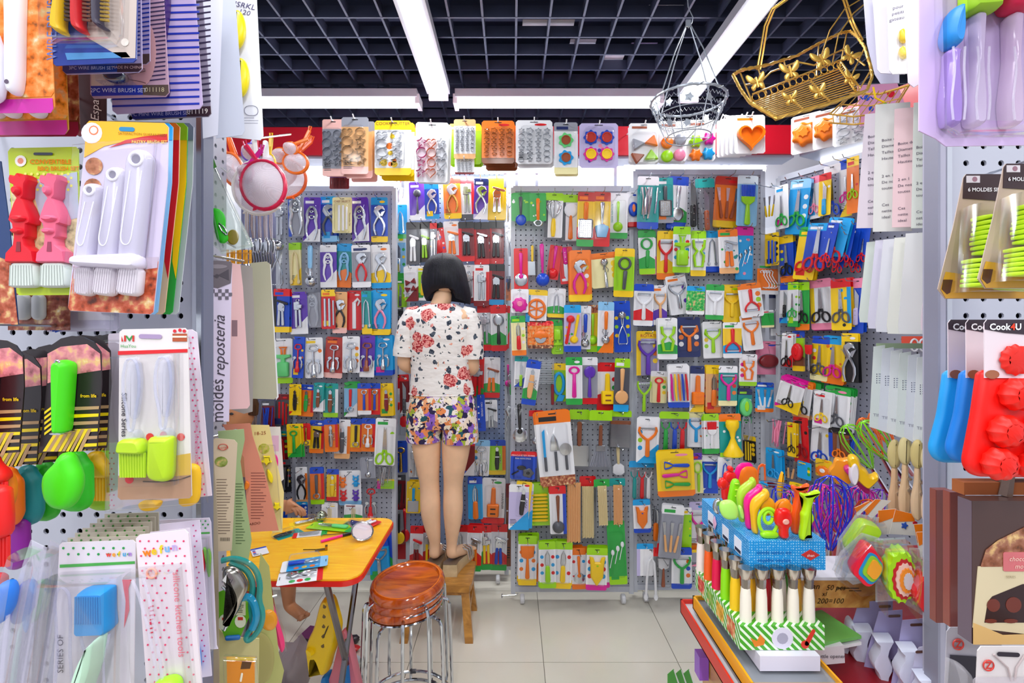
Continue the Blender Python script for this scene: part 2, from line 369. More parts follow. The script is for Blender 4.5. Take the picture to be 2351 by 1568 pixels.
def T_shooks():
 h = MB()
 for i in range(4): x = -.18+i*.09; h.tube(p3([(x-.08, .3), (x-.1, .38), (x-.02, .44), (x+.05, .36), (x+.02, .2), (x+.1, 0), (x+.2, -.18), (x+.22, -.33), (x+.12, -.42), (x+.0, -.38)], -.02-i*.01), .022, 5)
 return [('hook_wire', 1, h)]
def T_skewers():
 h = MB()
 for i in range(11): h.tube([(-.1+i*.02, -.02-.012*(i % 2), -.49+.01*(i % 3)), (-.1+i*.02, -.02-.012*(i % 2), .49)], .011, 5)
 return [('skewer_bundle', 1, h)]
def T_funnel():
 return [('funnel', 1, MB().lathe([(.0, .49), (.12, .49), (.14, .42), (.13, .3), (.07, .18), (.04, .0), (.1, -.2), (.21, -.44), (.2, -.49), (0, -.49)], 18, (0, -.13, 0)))]
def T_tongs():
 return [('tong_arm', 1, MB().tube(p3([(-.09, -.45), (-.075, 0), (-.05, .35), (0, .46), (.05, .35), (.075, 0), (.09, -.45)], -.03), .022, 6).puff(circ(-.09, -.42, .04, 8, .07), .05, .01).puff(circ(.09, -.42, .04, 8, .07), .05, .01))]
def T_sticks():
 h = MB();
 for i in range(2): h.tube([(-.07+i*.1, -.02, -.44), (-.07+i*.1, -.02, .44)], .03, 6)
 b = MB().tube([(.12, -.02, -.4), (.12, -.02, .38)], .024, 6)
 return [('rod', 1, h), ('rod', 1, b)]
def T_rainbow():
 out = []
 for i, r in enumerate((4, 5, 6, 7, 8)): out.append(('curved_peeler', r, MB().tube(p3([(-.2+i*.09, .46), (-.2+i*.09+.02, .2), (-.18+i*.095, -.1), (-.15+i*.09, -.46)], -.03), [.02, .028, .03, .022], 6)))
 return out
def T_bears():
 out = []
 for k, (x, z) in enumerate(((-.18, .25), (.18, .28), (-.17, -.25), (.17, -.25))):
  m = MB().tube(p3(circ(x, z+.08, .065, 10), -.03), .028, 6, True); m.puff(rrect(x-.06, x+.06, z-.2, z-.01, .03), .06, .015)
  for s in (-1, 1): m.puff(cap(x+s*.05, z+.15, x+s*.07, z+.2, .025, .02), .04, .008); m.puff(cap(x+s*.05, z-.06, x+s*.09, z-.1, .02), .04, .006)
  out.append(('bottle_opener', 4+k, m))
 return out
def T_threepeel():
 out = []
 for k in range(3):
  z = .3-k*.3; s = 1 if k != 1 else -1; m = MB().puff(cap(-s*.02, z, s*.26, z-.02, .05, .06), .06, .02)
  m.tube(p3([(-s*.25, z+.12), (-s*.15, z+.08), (-s*.03, z), (-s*.15, z-.08), (-s*.25, z-.1)], -.03), .026, 6); m.tube([(-s*.25, -.03, z+.12), (-s*.25, -.03, z-.1)], .01, 4)
  out.append(('peeler', 4+k, m))
 return out
def T_cups4():
 out = []
 for k, (x, z) in enumerate(((-.22, .24), (.22, .24), (-.22, -.22), (.22, -.22))):
  m = MB().prism(flower(x, z, .19, 8, .1, 48), -.03, 0)
  out.append(('cup_rim', 4 if k < 2 else 5, m)); out.append(('cup', 6 if k < 2 else 7, MB().lathe([(0, -.036), (.105, -.036), (.12, -.055), (.145, -.055), (.14, -.028)], 20, (x, 0, z), 'y')))
 return out
def T_cups2():
 out = []
 for k, z in enumerate((.24, -.24)):
  out.append(('cup_rim', 4+k, MB().prism(flower(0, z, .19, 7, .12, 42), -.03, 0))); out.append(('cup', 6, MB().lathe([(0, -.036), (.1, -.036), (.11, -.055), (.13, -.055), (.125, -.028)], 20, (0, 0, z), 'y')))
 return out
def shp(fn, n=4):
 out = []
 for k, (x, z) in enumerate(((-.2, .12), (.2, .2), (-.2, -.3), (.18, -.26))): out.append(('mould', 4+k, MB().puff(fn(x, z, k), .14, .04)))
 return out
def T_tri(): return shp(lambda x, z, k: [(x+.2*math.cos(a+k*1.2), z+.2*math.sin(a+k*1.2)) for a in (0, .25, 2*PI/3, 2*PI/3+.2, 4*PI/3, 4*PI/3+.2)])
def T_rounds(): return shp(lambda x, z, k: circ(x, z, .185, 18))
def T_flow(): return shp(lambda x, z, k: flower(x, z, .18, 6, .16, 30))
def T_heart():
 o = [(x, z) for x, z in heart(0, 0, .47, 32)]; i = [(x*.82, z*.82+.01) for x, z in o]; m = MB(); wall(m, o, 0, -.16); n = 32
 m.add([(x, -.16, z) for x, z in o]+[(x, -.16, z) for x, z in i]+[(x*.95, -.03, z*.95) for x, z in i], [(k, (k+1) % n, n+(k+1) % n, n+k) for k in range(n)]+[(n+k, n+(k+1) % n, 2*n+(k+1) % n, 2*n+k) for k in range(n)]+[tuple(range(2*n, 3*n))])
 return [('heart_mould', 1, m)]
def T_pumpkin():
 return [('mould', 1, MB().puff(flower(0, .0, .42, 7, .1, 42), .3, .12)), ('mould', 1, MB().puff(flower(0, 0, .2, 7, .1, 28), .36, .06))]
def T_ring(): return [('ring_tool', 1, MB().tube(p3(circ(0, .08, .15, 16, .34), -.04), .05, 6, True).puff([(.0, -.26), (.2, -.3), (.12, -.5), (-.1, -.5)], .08, .02))]
def T_comb():
 p = MB();
 for i in range(15): p.box(-.14, .14, -.04, -.015, .47-i*.036, .485-i*.036)
 p.box(-.15, -.14, -.04, -.01, -.08, .49); p.box(.14, .15, -.04, -.01, -.08, .49)
 return [('comb', 2, p), ('handle', 1, MB().puff(cap(.12, -.46, .12, -.08, .03, .03), .06, .01))]
def T_set3():
 a = MB().prism([(-.26, -.3), (-.21, -.3), (-.2, .46), (-.26, .4)], -.03, -.01); b = MB().puff([(-.11, -.02), (.09, -.02), (.06, .2), (-.02, .36), (-.09, .2)], .02, .01)
 c = MB().lathe([(0, -.02), (.13, -.02), (.13, -.03), (0, -.035)], 20, (.22, 0, .0), 'y'); h = MB()
 for x in (-.23, 0, .22): h.tube([(x, -.03, -.14 if x else -.04), (x, -.03, -.44)], .03, 6)
 return [('knife', 1, a), ('cake_server', 2, b), ('pizza_wheel', 2, c), ('handle', 3, h)]
def T_knives3():
 b = MB(); h = MB()
 for x, r in ((-.2, -.18), (0, 0), (.2, .18)):
  b.prism([(x-.05+r*.3, .42), (x+.05+r*.3, .42), (x+.02, .02), (x-.02, .02)], -.03, -.015); h.puff(cap(x, .02, x-r*.4, -.42, .03, .04), .05, .01)
 return [('blade', 2, b), ('handle', 1, h)]
def T_corn():
 h = MB()
 for i in range(8): h.tube([(-.3, -.03, .38-i*.105), (-.27, -.03, .38-i*.105), (.1, -.03, .38-i*.105), (.16, -.03, .38-i*.105)], [.015, .035, .04, .02], 6)
 return [('corn_holder', 1, h)]
def T_spoons2():
 out = []
 for k, (x, r, c) in enumerate(((-.12, 1, 4), (.1, -1, 5))):
  m = MB().lathe([(.12, 0), (.12, -.04), (.08, -.1), (0, -.11)], 14, (x+r*.06, 0, r*.32), 'y'); m.puff(cap(x+r*.04, r*.2, x-r*.06, -r*.42, .035, .045), .05, .01); out.append(('measuring_spoon', c, m))
 return out
def T_spoons3():
 out = MB()
 for x, z in ((-.2, -.15), (0, .0), (.18, .15)): out.puff(circ(x+.03, z+.22, .07, 12, .11), .05, .02); out.tube([(x+.02, -.02, z+.12), (x-.1, -.02, z-.36)], .018, 5)
 return [('spoon', 1, out)]
def T_spray():
 return [('sprayer_body', 1, MB().puff(rrect(-.16, .16, -.49, .0, .05), .14, .04).puff([(-.06, -.02), (-.06, .1), (-.22, .14), (-.2, .24), (.2, .24), (.22, .16), (.06, .1), (.06, -.02)], .1, .02)),
   ('loop', 3, MB().tube(p3([(-.04, .24), (-.05, .4), (-.1, .47), (.1, .47), (.05, .4), (.04, .24)], -.04), .03, 5))]
def T_oval(): return [('oval_shell', 1, MB().puff(circ(0, 0, .3, 18, .44), .2, .1)), ('window', 3, MB().puff(circ(0, .05, .12, 14, .26), .24, .05))]
def T_ovalh(): return [('oval_shell', 1, MB().puff(circ(0, 0, .46, 18, .3), .2, .1)), ('rim', 3, MB().tube(p3(circ(0, 0, .46, 18, .3), -.06), .03, 5, True))]
def T_double():
 return [('peeler_frame', 1, MB().tube(p3([(-.16, .46), (-.14, .22), (-.05, .1), (-.14, -.05), (-.1, -.4), (.1, -.4), (.14, -.05), (.05, .1), (.14, .22), (.16, .46)], -.04), .04, 6)), ('blade', 2, MB().box(-.14, .14, -.05, -.03, .36, .42))]
def T_loop(): return [('handle', 1, MB().puff(cap(0, -.45, .02, .05, .035, .045), .06, .015)), ('loop', 1, MB().tube(p3(circ(.0, .3, .12, 14, .17), -.03), .028, 6, True))]
def T_fish(): return [('fish_body', 1, MB().puff([(-.02, -.49), (-.16, -.2), (-.17, .2), (-.2, .48), (-.1, .46), (-.06, .3), (.06, .3), (.1, .46), (.2, .48), (.17, .2), (.16, -.2), (.02, -.49)], .12, .04)), ('eye', 3, MB().lathe([(.03, 0), (.02, -.02)], 8, (0, -.12, .2), 'y'))]
def T_chopper():
 return [('blade', 2, MB().prism([(-.15, -.45), (.15, -.45), (.15, -.02), (-.15, -.02)], -.03, -.015)), ('handle', 1, MB().puff(cap(0, .0, 0, .44, .035, .04), .06, .01))]
def T_scraper():
 return [('blade', 2, MB().box(-.3, .3, -.03, -.012, -.46, .3)), ('handle', 1, MB().puff(rrect(-.31, .31, .28, .4, .03), .07, .01))]
def T_bagbrush():
 b = MB()
 for i in range(12): b.tube([(-.1+i*.018, -.03-.01*(i % 2), -.05), (-.22+i*.04, -.03-.01*(i % 2), -.47)], [.012, .02], 4)
 return [('bristles', 3, b), ('handle', 1, MB().puff(cap(0, -.02, 0, .44, .045, .04), .06, .01)), ('ferrule', 2, MB().puff([(-.11, -.12), (-.1, .02), (.1, .02), (.11, -.12)], .07, .01))]
def T_egg():
 return [('pan', 3, MB().tube([(-.4, -.02, -.3), (-.15, -.02, -.12)], .03, 5).puff(circ(-.05, .02, .17, 14, .1), .04, .02)), ('egg_white', 4, MB().puff(flower(.2, -.2, .2, 5, .12, 20), .05, .04)), ('egg_yolk', 5, MB().puff(circ(.2, -.2, .07, 10), .1, .03))]
def T_separator(): return [('separator', 1, MB().puff(flower(0, -.1, .38, 9, .08, 36), .14, .06)), ('cup', 3, MB().puff(circ(0, -.05, .16, 14), .18, .04))]
def T_citrus(): return [('citrus_ring', 1, MB().tube(p3(circ(0, 0, .3, 18, .34), -.03), .05, 6, True).tube(p3([(0, .34), (0, -.44)], -.03), .03, 5).tube(p3([(-.28, -.1), (.28, .1)], -.03), .025, 5).tube(p3([(-.28, .12), (.28, -.12)], -.03), .025, 5))]
def T_sharp(): return [('sharpener_body', 1, MB().puff(rrect(-.14, .14, -.46, -.05, .04), .16, .03).puff(cap(0, -.05, 0, .42, .06, .05), .1, .02)), ('slot', 3, MB().box(-.06, .06, -.17, -.16, -.2, -.16).box(-.06, .06, -.17, -.16, -.35, -.31))]
def T_wrench(): return [('wrench_bar', 1, MB().puff(rrect(-.06, .06, -.48, .38, .02), .05, .015)), ('wrench_jaw', 1, MB().tube(p3([(0, .36), (.12, .48), (.18, .4), (.12, .26)], -.03), [.04, .05, .04, .02], 6))]
def T_server(): return [('paddle', 1, MB().puff([(-.05, -.1), (-.13, -.18), (-.14, -.4), (-.06, -.49), (.06, -.49), (.14, -.4), (.13, -.18), (.05, -.1)], .05, .02)), ('handle', 3, MB().puff(cap(0, -.1, 0, .44, .03, .045), .06, .015))]
def T_trio():
 out = []
 for k, x in enumerate((-.26, 0, .22)):
  m = MB().puff(cap(x, -.44, x+.01, .15, .07, .06), .07, .02); m.tube(p3([(x-.12, .42), (x-.1, .28), (x, .18), (x+.1, .28), (x+.12, .42)], -.03), .025, 5); out.append(('peeler', 4+k, m))
 return out
def T_bananas():
 out = MB()
 for i in range(3): out.tube(p3([(-.2+i*.2, .46), (-.13+i*.2, .2), (-.12+i*.2, -.15), (-.2+i*.2, -.46)], -.03), [.02, .05, .05, .02], 6)
 return [('tool', 1, out)]
def T_blob(): # a wrapped bundle of steel pieces
 m = MB(); rr = random.Random(4)
 for i in range(9): x = rr.uniform(-.16, .16); m.tube([(x, -.02-.01*i, -.45+rr.uniform(0, .2)), (x+rr.uniform(-.06, .06), -.02-.01*i, .1), (x+rr.uniform(-.1, .1), -.03, .45)], rr.uniform(.012, .03), 5)
 return [('tool_bundle', 1, m)]
TOOLN = dict(ypeeler='Y peeler', peeler='swivel peeler', scissors='scissors', nutcracker='nutcracker', pliers='cracker pliers', corkscrew='winged corkscrew', canopener='can opener',
  grater='hand grater', whisk='whisk', spoon='spoon', ladle='ladle', turner='turner', slicer='cheese slicer', brush='brush', pizza='pizza wheel', pizzahalf='pizza wheel', knife='knife',
  pocketknife='bottle knife', scoop='ice cream scoop', scoopup='ice cream scoop', cutters='cookie cutters', cuttersmall='small cookie cutters', cuttersmix='coloured cookie cutters', press='garlic press',
  opener='ring opener', openertop='ring opener', shooks='S hooks', skewers='bamboo skewers', funnel='funnel', tongs='tongs', sticks='rods', rainbow='curved peelers', bears='animal bottle openers',
  threepeel='three peelers', cups4='four flower cups', cups2='two flower cups', tri='triangular moulds', rounds='round moulds', flow='flower moulds', heart='heart mould', pumpkin='pumpkin mould',
  ring='ring tool', comb='wire comb slicer', set3='knife and pizza set', knives3='three spreaders', corn='corn holders', spoons2='measuring spoons', spoons3='spoons', spray='spray bottle peeler',
  oval='oval peeler', ovalh='oval slicer', double='double peeler', loop='loop peeler', fish='fish shaped scaler', chopper='chopper', scraper='dough scraper', bagbrush='basting brush', egg='egg separator',
  separator='egg separator', citrus='citrus peeler', sharp='sharpener', wrench='wrench opener', server='spatula', trio='three peelers', bananas='peelers', blob='utensil bundle')
TCACHE = {}; ROUND = 'cups4 cups2 rounds heart set3 pizza pizzahalf ladle skewers scoop scoopup'.split()
def tool(kind, colours, parent, w, h, loc=(0, 0, 0), rot=0, flip=False, th=None):
 """put tool `kind` centred at loc, fitted to w x h"""
 if kind not in TCACHE:
  ps = globals()['T_'+kind](); xs = [abs(v[0]) for p in ps for v in p[2].v]; aw = 2*max(xs)
  TCACHE[kind] = (aw, [(n, r, mb.mesh(n)) for n, r, mb in ps])
 aw, ps = TCACHE[kind]; sc = min(h, w/aw) if w else h; th = th or sc
 rz = rot+(PI if flip else 0)
 for n, r, me in ps:
  c = {1: colours[0], 2: 's', 3: colours[1] if len(colours) > 1 else 'w'}.get(r)
  if c is None: c = colours[(r-4) % len(colours)]
  link(n, me, mat(c, 'tool'), parent, loc, (0, rz, 0), (max(sc, min(w/aw, sc*1.4)) if w and kind not in ROUND else sc, th, sc), objmat=True)
# ---------------------------------------------------------------- packages
HOOKS = []
def blister(w, h, d, x=0, z=0):
 m = MB(); a = [(w/2, 0), (w/2*.97, -d*.6), (w/2*.8, -d)]; rs = []
 for k, y in a:
  s = k/(w/2); rs.append([(x+px, y, z+pz) for px, pz in rrect(-w/2*s, w/2*s, -h/2*(1-(1-s)*w/h), h/2*(1-(1-s)*w/h), min(w, h)*.14*s, 2)])
 return m.loft(rs[::-1] if False else rs)
def card_mesh(w, h, hd, ft, art, rr, curl):
 """card: header, body and footer bands plus printed shapes. slots: 0 header 1 body 2 footer 3 accent 4 slot hole 5 second accent"""
 m = MB(); t = .0012; z1, z0 = h/2, -h/2; c = min(w, h)*.06
 zh, zf = z1-h*hd, z0+h*ft; f = lambda z: curl*((z1-z)/h)**2
 def band(za, zb, mi, ca, cb):   # za top, zb bottom
  ol = [(-w/2+ca, za), (-w/2, za-ca), (-w/2, zb+cb), (-w/2+cb, zb), (w/2-cb, zb), (w/2, zb+cb), (w/2, za-ca), (w/2-ca, za)]
  if not ca: ol = [p for i, p in enumerate(ol) if i not in (1, 6)]
  if not cb: ol = [p for p in ol if not (p[1] == zb and abs(abs(p[0])-w/2) < 1e-9)] if False else ol
  n = len(ol); m.add([(x, 0+f(z), z) for x, z in ol]+[(x, t+f(z), z) for x, z in ol], [tuple(range(n)), tuple(range(2*n-1, n-1, -1))]+[(i, n+i, n+(i+1) % n, (i+1) % n) for i in range(n)], mi)
 if hd: band(z1, zh, 0, c, 0)
 band(zh if hd else z1, zf if ft else z0, 1, 0 if hd else c, 0 if ft else c)
 if ft: band(zf, z0, 2, 0, c)
 e = -.0004
 def quad(pts, mi, k=1): m.add([(x, e*k+f(z), z) for x, z in pts], [tuple(range(len(pts)))[::-1]], mi)
 quad([(x, z) for x, z in cap(-w*.1, z1-h*.045, w*.1, z1-h*.045, h*.008)], 4, 2)
 for a in art:
  if a == 's': quad([(-w/2, zh), (-w/2, zf), (-w*.3, zf), (-w*.3, zh)], 3)
  elif a == 'S': quad([(w*.3, zh), (w*.3, zf), (w/2, zf), (w/2, zh)], 3)
  elif a == 'd': quad([(-w/2, z0), (w/2, z0), (w/2, z0+h*.42)], 5)
  elif a == 'D': quad([(-w/2, z0), (-w/2, z0+h*.4), (w/2, z0)], 3)
  elif a == 'o':
   for k in range(3): quad(circ(w*.33, zh-h*(.16+.17*k), w*.11, 10), (3, 5, 3)[k])
  elif a == 'O':
   for k in range(3): quad(circ(-w*.33, zh-h*(.16+.17*k), w*.11, 10), (5, 3, 5)[k])
  elif a == 'x': quad(circ(w*.18, z1-h*hd*.6 if hd else z1-h*.13, w*.17, 12, h*.028), 5, 2)
  elif a == 'X': quad([(-w*.4, z1-h*.08), (-w*.4, z1-h*.14), (w*.1, z1-h*.14), (w*.1, z1-h*.08)], 5, 2)
  elif a == 'b': quad([(-w*.38, z0+h*.08), (w*.05, z0+h*.08), (w*.05, z0+h*.22), (-w*.38, z0+h*.22)], 3)
  elif a == 'p': quad([(-w/2, z0+h*ft), (w/2, z0+h*ft), (w/2, z0+h*(ft+.2)), (w*.1, z0+h*(ft+.3)), (-w/2, z0+h*(ft+.22))], 3)
  elif a == 'l':
   for k in range(5): quad([(-w*.42, z0+h*(.1+.03*k)), (-w*.42+w*rr.uniform(.2, .5), z0+h*(.1+.03*k)), (-w*.42+w*.3, z0+h*(.112+.03*k)), (-w*.42, z0+h*(.112+.03*k))], 4)
  elif a == 'q':
   for k in range(7): x, z = rr.uniform(-.42, .42)*w, rr.uniform(-.42, .3)*h; quad(circ(x, z, w*rr.uniform(.04, .1), 8), (3, 5)[k % 2])
 return m
def pack(loc, w, h, spec, tl, colours, label, cat='package', rz=0, tilt=0, seed=0, group=None, art=None, bl=.03, toolscale=.97, name='blister_card', flip=False, text=None, trot=0, tz=None, tx=0, nobl=False, th=None):
 """hanging packaged tool. spec = header,body,footer colours + accents: 'b/w/r/yo' ; loc = centre of the card"""
 rr = random.Random(seed*17+3); s = spec.split('/'); hc, bc, fc = s[0], s[1], s[2]; ac = s[3] if len(s) > 3 and s[3] else rr.choice(['yr', 'rw', 'gy', 'bw', 'oy', 'wr'])
 hd = .17 if hc != '-' else 0; ft = .13 if fc != '-' else 0
 if art is None: art = rr.choice(['xl', 'oX', 'dl', 'xob', 'pX', 'Ol', 'sx', 'q', 'Xb', 'xd'])
 if name == 'blister_card': name = (TOOLN[tl].lower().replace(' ', '_')+('_bag' if bc == 'z' else '_card')) if tl else ('spare_card' if group else 'header_card')
 e = empty(name, loc, label, cat, group, rot=(0, tilt, rz))
 def mm(c): return mat(c[1], 'photo') if len(c) > 1 and c[0] == '*' else mat(c)
 film = bc == 'z'
 bodym = clear('clear_bag_film', .2, .14) if film else mm(bc)
 me = card_mesh(w, h, hd, ft, '' if film else art, rr, 0 if text else rr.uniform(-.004, .003))
 c1 = me.build('card' if not film else 'clear_bag', [mm(hc) if hd else bodym, bodym, mm(fc) if ft else bodym, mat(ac[0]), mat('k'), mat(ac[-1])], e)
 zt = (-.5*h*hd+.5*h*ft) if tz is None else tz*h
 hh = h*(1-hd-ft)*toolscale; ww = w*.92
 if tl: tool(tl, colours, e, ww, hh, (tx*w, -.003, zt), trot, flip, th)
 if bl and not film and tl and not nobl: blister(min(w*.8, ww), hh*1.04, min(bl, w*.35)*1.0, tx*w, zt).build('blister', clear(), e)
 if film:
  blister(w*.96, h*(1-hd)*.96, .02, 0, -h*hd/2).build('bag_front', clear('clear_bag_film', .2, .14), e)
 if text:
  for (st, x, z, sz, c, r) in text: txt(e, st, x*w, z*h, sz*w, mat(c), -.0015 if abs(z) > .3 else -.0016, r)
 return e
def words(c):
 c = c.replace('*', ''); return NAMES.get(c, c)
# ---------------------------------------------------------------- setting
def tilemat():
 m, N, L = nmat('glazed_floor_tile'); co = coords(N, L); n = N.new('ShaderNodeTexNoise'); n.inputs['Scale'].default_value = 2.2; n.inputs['Detail'].default_value = 5; L.new(co, n.inputs['Vector'])
 c = ramp(N, L, n.outputs[0], [(.3, hexc('dcd6c6')), (.7, hexc('e8e2d4'))]); b = bsdf(N, L, None, .13); L.new(c, b.inputs['Base Color'])
 r = N.new('ShaderNodeMapRange'); L.new(n.outputs[0], r.inputs[0]); r.inputs[3].default_value = .1; r.inputs[4].default_value = .24; L.new(r.outputs[0], b.inputs['Roughness']); return m
TM = tilemat()
fl = struct(MB().box(-3, 3, -2.6, 5, -.06, -.004).build('floor', mat('8a8478', 'paper'), smooth=False))
tl_me = MB().box(-.2985, .2985, -.2985, .2985, -.003, 0).mesh('tile', False)
for i in range(-5, 5):
 for j in range(-4, 3): link('tile', tl_me, TM, fl, (.141+.3+.6*i, 2.22+.3+.6*j, 0))
ceil = struct(MB().box(-3.4, 3.4, -2.6, 5, 3.32, 3.4).build('ceiling', mat('0e1428', 'paper'), smooth=False))
cs = .156
def gridmat():
 m, N, L = nmat('grid_slat_paint'); bsdf(N, L, hexc('484e66'), .35, .2); return m
GM = gridmat()
sx_me = MB().box(-3.3, 3.3, -.005, .005, 0, .055).mesh('slat', False); sy_me = MB().box(-.005, .005, -2.5, 4.9, 0, .055).mesh('slat', False)
for k in range(42): link('slat', sx_me, GM, ceil, (0, -1.6+cs*k, ZC))
for k in range(-20, 21): link('slat', sy_me, GM, ceil, (.02+cs*k, 0, ZC+.0015))
duct = MB();
for k in range(9): duct.box(-3, 3, -2.1+.78*k, -1.98+.78*k, 3.16, 3.2)
duct.build('beam', mat('4a5068', 'paper'), ceil, smooth=False)['kind'] = 'stuff'
for n, (px, py, sxp, syp, c, d) in enumerate(((1412, 112, 56, 40, 'dfe0ea', 'creased white paper sheet resting on the ceiling grid'), (1340, 90, 60, 24, 'b8b8c6', 'thin grey paper strip lying on the ceiling grid'), (1480, 98, 60, 16, '6a5a7a', 'purple printed leaflet lying on the ceiling grid'),
      (1260, 45, 120, 26, 'c8c4cc', 'long white board with red marks above the grid'), (1530, 12, 80, 20, 'd8d8e0', 'white sheet over the grid near the right tube lamp'), (1480, 140, 34, 8, 'c09080', 'small salmon strip lying on the ceiling grid'))):
 z = ZC+.062+.002*n; Y = (z-CZ)*F/(CY-py); p = P(px, py, Y); q = P(px, py+syp, (z-CZ)*F/(CY-py-syp)); w = S(sxp, Y)
 tag(MB().box(-w/2, w/2, -(Y-q.y)*-.5, (Y-q.y)*-.5, 0, .0015).build('ceiling_sheet', mat(c, 'paper'), loc=(p.x, (p.y+q.y)/2, z), smooth=False), d, 'sheet')
wb = struct(MB().box(-2.0, 2.4, 3.06, 3.1, 0, 2.6).build('wall_back', mat('e8eaf2', 'paper'), smooth=False))
struct(MB().box(-3.1, 3.1, 4.9, 4.96, 0, 3.3).build('wall_far', mat('20263c', 'paper'), smooth=False))
struct(MB().box(-2.06, -2.0, -2.5, 3.1, 0, 2.75).build('wall_left', mat('d8dae4', 'paper'), smooth=False))
struct(MB().box(2.4, 2.46, -2.5, 3.1, 0, 2.75).build('wall_right', mat('d8dae4', 'paper'), smooth=False))
# tube lamps
def tubelamp(x, y, L_, along, label, ntube=2, z=ZT):
 e = empty('tube_lamp', (x, y, z), label, 'ceiling light', rz=0 if along == 'x' else PI/2)
 MB().box(-L_/2, L_/2, -.065, .065, .03, .075).build('housing', mat('c4c8d2', 'paint'), e, smooth=False)
 for s in (-1, 1):
  MB().tube([(-L_/2+.015, s*.028, .016), (L_/2-.015, s*.028, .016)], .015, 10).build('tube', mat('f6f8ff', 'emit'), e)
  MB().box(s*L_/2-.012, s*L_/2+.012, -.055, .055, -.004, .05).build('end_cap', mat('w', 'paint'), e)
 for xx in (-L_*.3, L_*.3): MB().tube([(xx, 0, .075), (xx, 0, .15)], .003, 4).build('hanger', mat('s'), e)
 return e
tubelamp(-.42, 2.28, 1.12, 'y', 'twin tube lamp running away from the viewer, left of centre')
tubelamp(1.02, 2.36, 1.02, 'y', 'twin tube lamp running away from the viewer, behind the silver wire basket')
tubelamp(.27, 2.93, 1.2, 'x', 'crosswise tube lamp above the middle of the hanging cutter row')
tubelamp(-1.15, 2.93, 1.2, 'x', 'crosswise tube lamp above the orange mesh strainers')
tubelamp(.98, 1.3, 1.0, 'y', 'tube lamp at the top edge above the gold basket')
# pegboards with real holes
def pegmesh(w, h, p=.028, r=.0055, t=.002):
 nx, nz = int(w/p), int(h/p); m = MB(); px, pz = w/nx, h/nz; vs = []; fs = []
 o = [(math.cos(PI/4*k+PI/8)*r, math.sin(PI/4*k+PI/8)*r) for k in range(8)]
 for i in range(nx):
  for j in range(nz):
   cx, cz = -w/2+px*(i+.5), pz*(j+.5); b = len(vs)
   vs += [(cx+px/2, 0, cz+pz/2), (cx-px/2, 0, cz+pz/2), (cx-px/2, 0, cz-pz/2), (cx+px/2, 0, cz-pz/2)]+[(cx+x, 0, cz+z) for x, z in o]+[(cx+x, t*2, cz+z) for x, z in o]
   fs += [(b, b+1, b+6-0, b+5, b+4)[0:5], (b+1, b+2, b+8, b+7, b+6), (b+2, b+3, b+10, b+9, b+8), (b+3, b, b+4, b+11, b+10)]
   fs += [(b+4+k, b+4+(k+1) % 8, b+12+(k+1) % 8, b+12+k) for k in range(8)]
 m.v = vs; m.f = fs; m.m = [0]*len(fs); return m
def gondola(name, label, x0, x1, zt, zb, Y, col='b8bcc8', rz=0, org=None, pitch=.028):
 w = x1-x0; e = empty(name, org or ((x0+x1)/2, Y, 0), label, 'display rack', rz=rz)
 pegmesh(w, zt-zb, pitch, pitch*.145).build('pegboard', mat(col, 'paint'), e, (0, 0, zb), smooth=False)
 MB().box(-w/2, w/2, .006, .012, zb, zt).build('back_panel', mat('3a3c48', 'paper'), e, smooth=False)
 for s in (-1, 1):
  MB().box(s*w/2-.012, s*w/2+.012, -.008, .035, .04, zt+.02).build('upright', mat('c8ccd6', 'paint'), e, smooth=False)
 MB().box(-w/2, w/2, -.006, .012, zt, zt+.03).build('top_rail', mat('c4c8d4', 'paint'), e, smooth=False)
 MB().box(-w/2, w/2, -.006, .012, zb-.03, zb).build('bottom_rail', mat('c4c8d4', 'paint'), e, smooth=False)
 for s in (-1, 1):
  c = MB().lathe([(.02, -.012), (.025, -.008), (.025, .008), (.02, .012)], 14, (0, 0, .026), 'x'); c.build('caster', mat('d8d8dc', 'plastic'), e, (s*(w/2-.05), -.03, 0))
 return e
YA, YB, YC, YD = 2.80, 2.93, 2.72, 2.74
GA = gondola('display_rack', 'left perforated display rack of nutcrackers and corkscrews behind the yellow table', P(640, 0, YA).x, P(905, 0, YA).x, P(0, 440, YA).z, .1, YA, 'a9adba')
GB = gondola('display_rack', 'recessed perforated display rack of can openers in front of the woman', P(937, 0, YB).x, P(1163, 0, YB).x, P(0, 395, YB).z, .12, YB, '8fa0c4')
GC = gondola('display_rack', 'middle perforated display rack right of the woman on casters', P(1178, 0, YC).x, P(1449, 0, YC).x, P(0, 440, YC).z, .08, YC, 'b4b8c2')
GD = gondola('display_rack', 'right perforated display rack full of peelers', P(1458, 0, YD).x, P(1750, 0, YD).x, P(0, 402, YD).z, .08, YD, 'b4b8c2')
EX, EY = 1.44, 2.68; ED = Vector((.5, -1, 0)).normalized(); ER = math.atan2(ED.y, ED.x)
GE = gondola('display_rack', 'angled display rack of scissors beside the white hanging cards', 0, 1.1, 2.28, .1, 0, '8a8c9c', ER, (EX+ED.x*.55, EY+ED.y*.55, 0))
def planeY(Y):
 def f(px, py, off=0): return P(px, py, Y-off), 0
 return f
NE = Vector((ED.y, -ED.x, 0)); NE = NE if NE.dot(Vector((-1, -1, 0))) > 0 else -NE
def planeE(px, py, off=0):
 d = Vector(((px-CX)/F, 1, (CY-py)/F)); o = Vector((EX, EY, 0))+NE*off; n = NE
 t = (o.x*n.x+o.y*n.y)/(d.x*n.x+d.y*n.y); return Vector((d.x*t, d.y*t, CZ+d.z*t)), ER
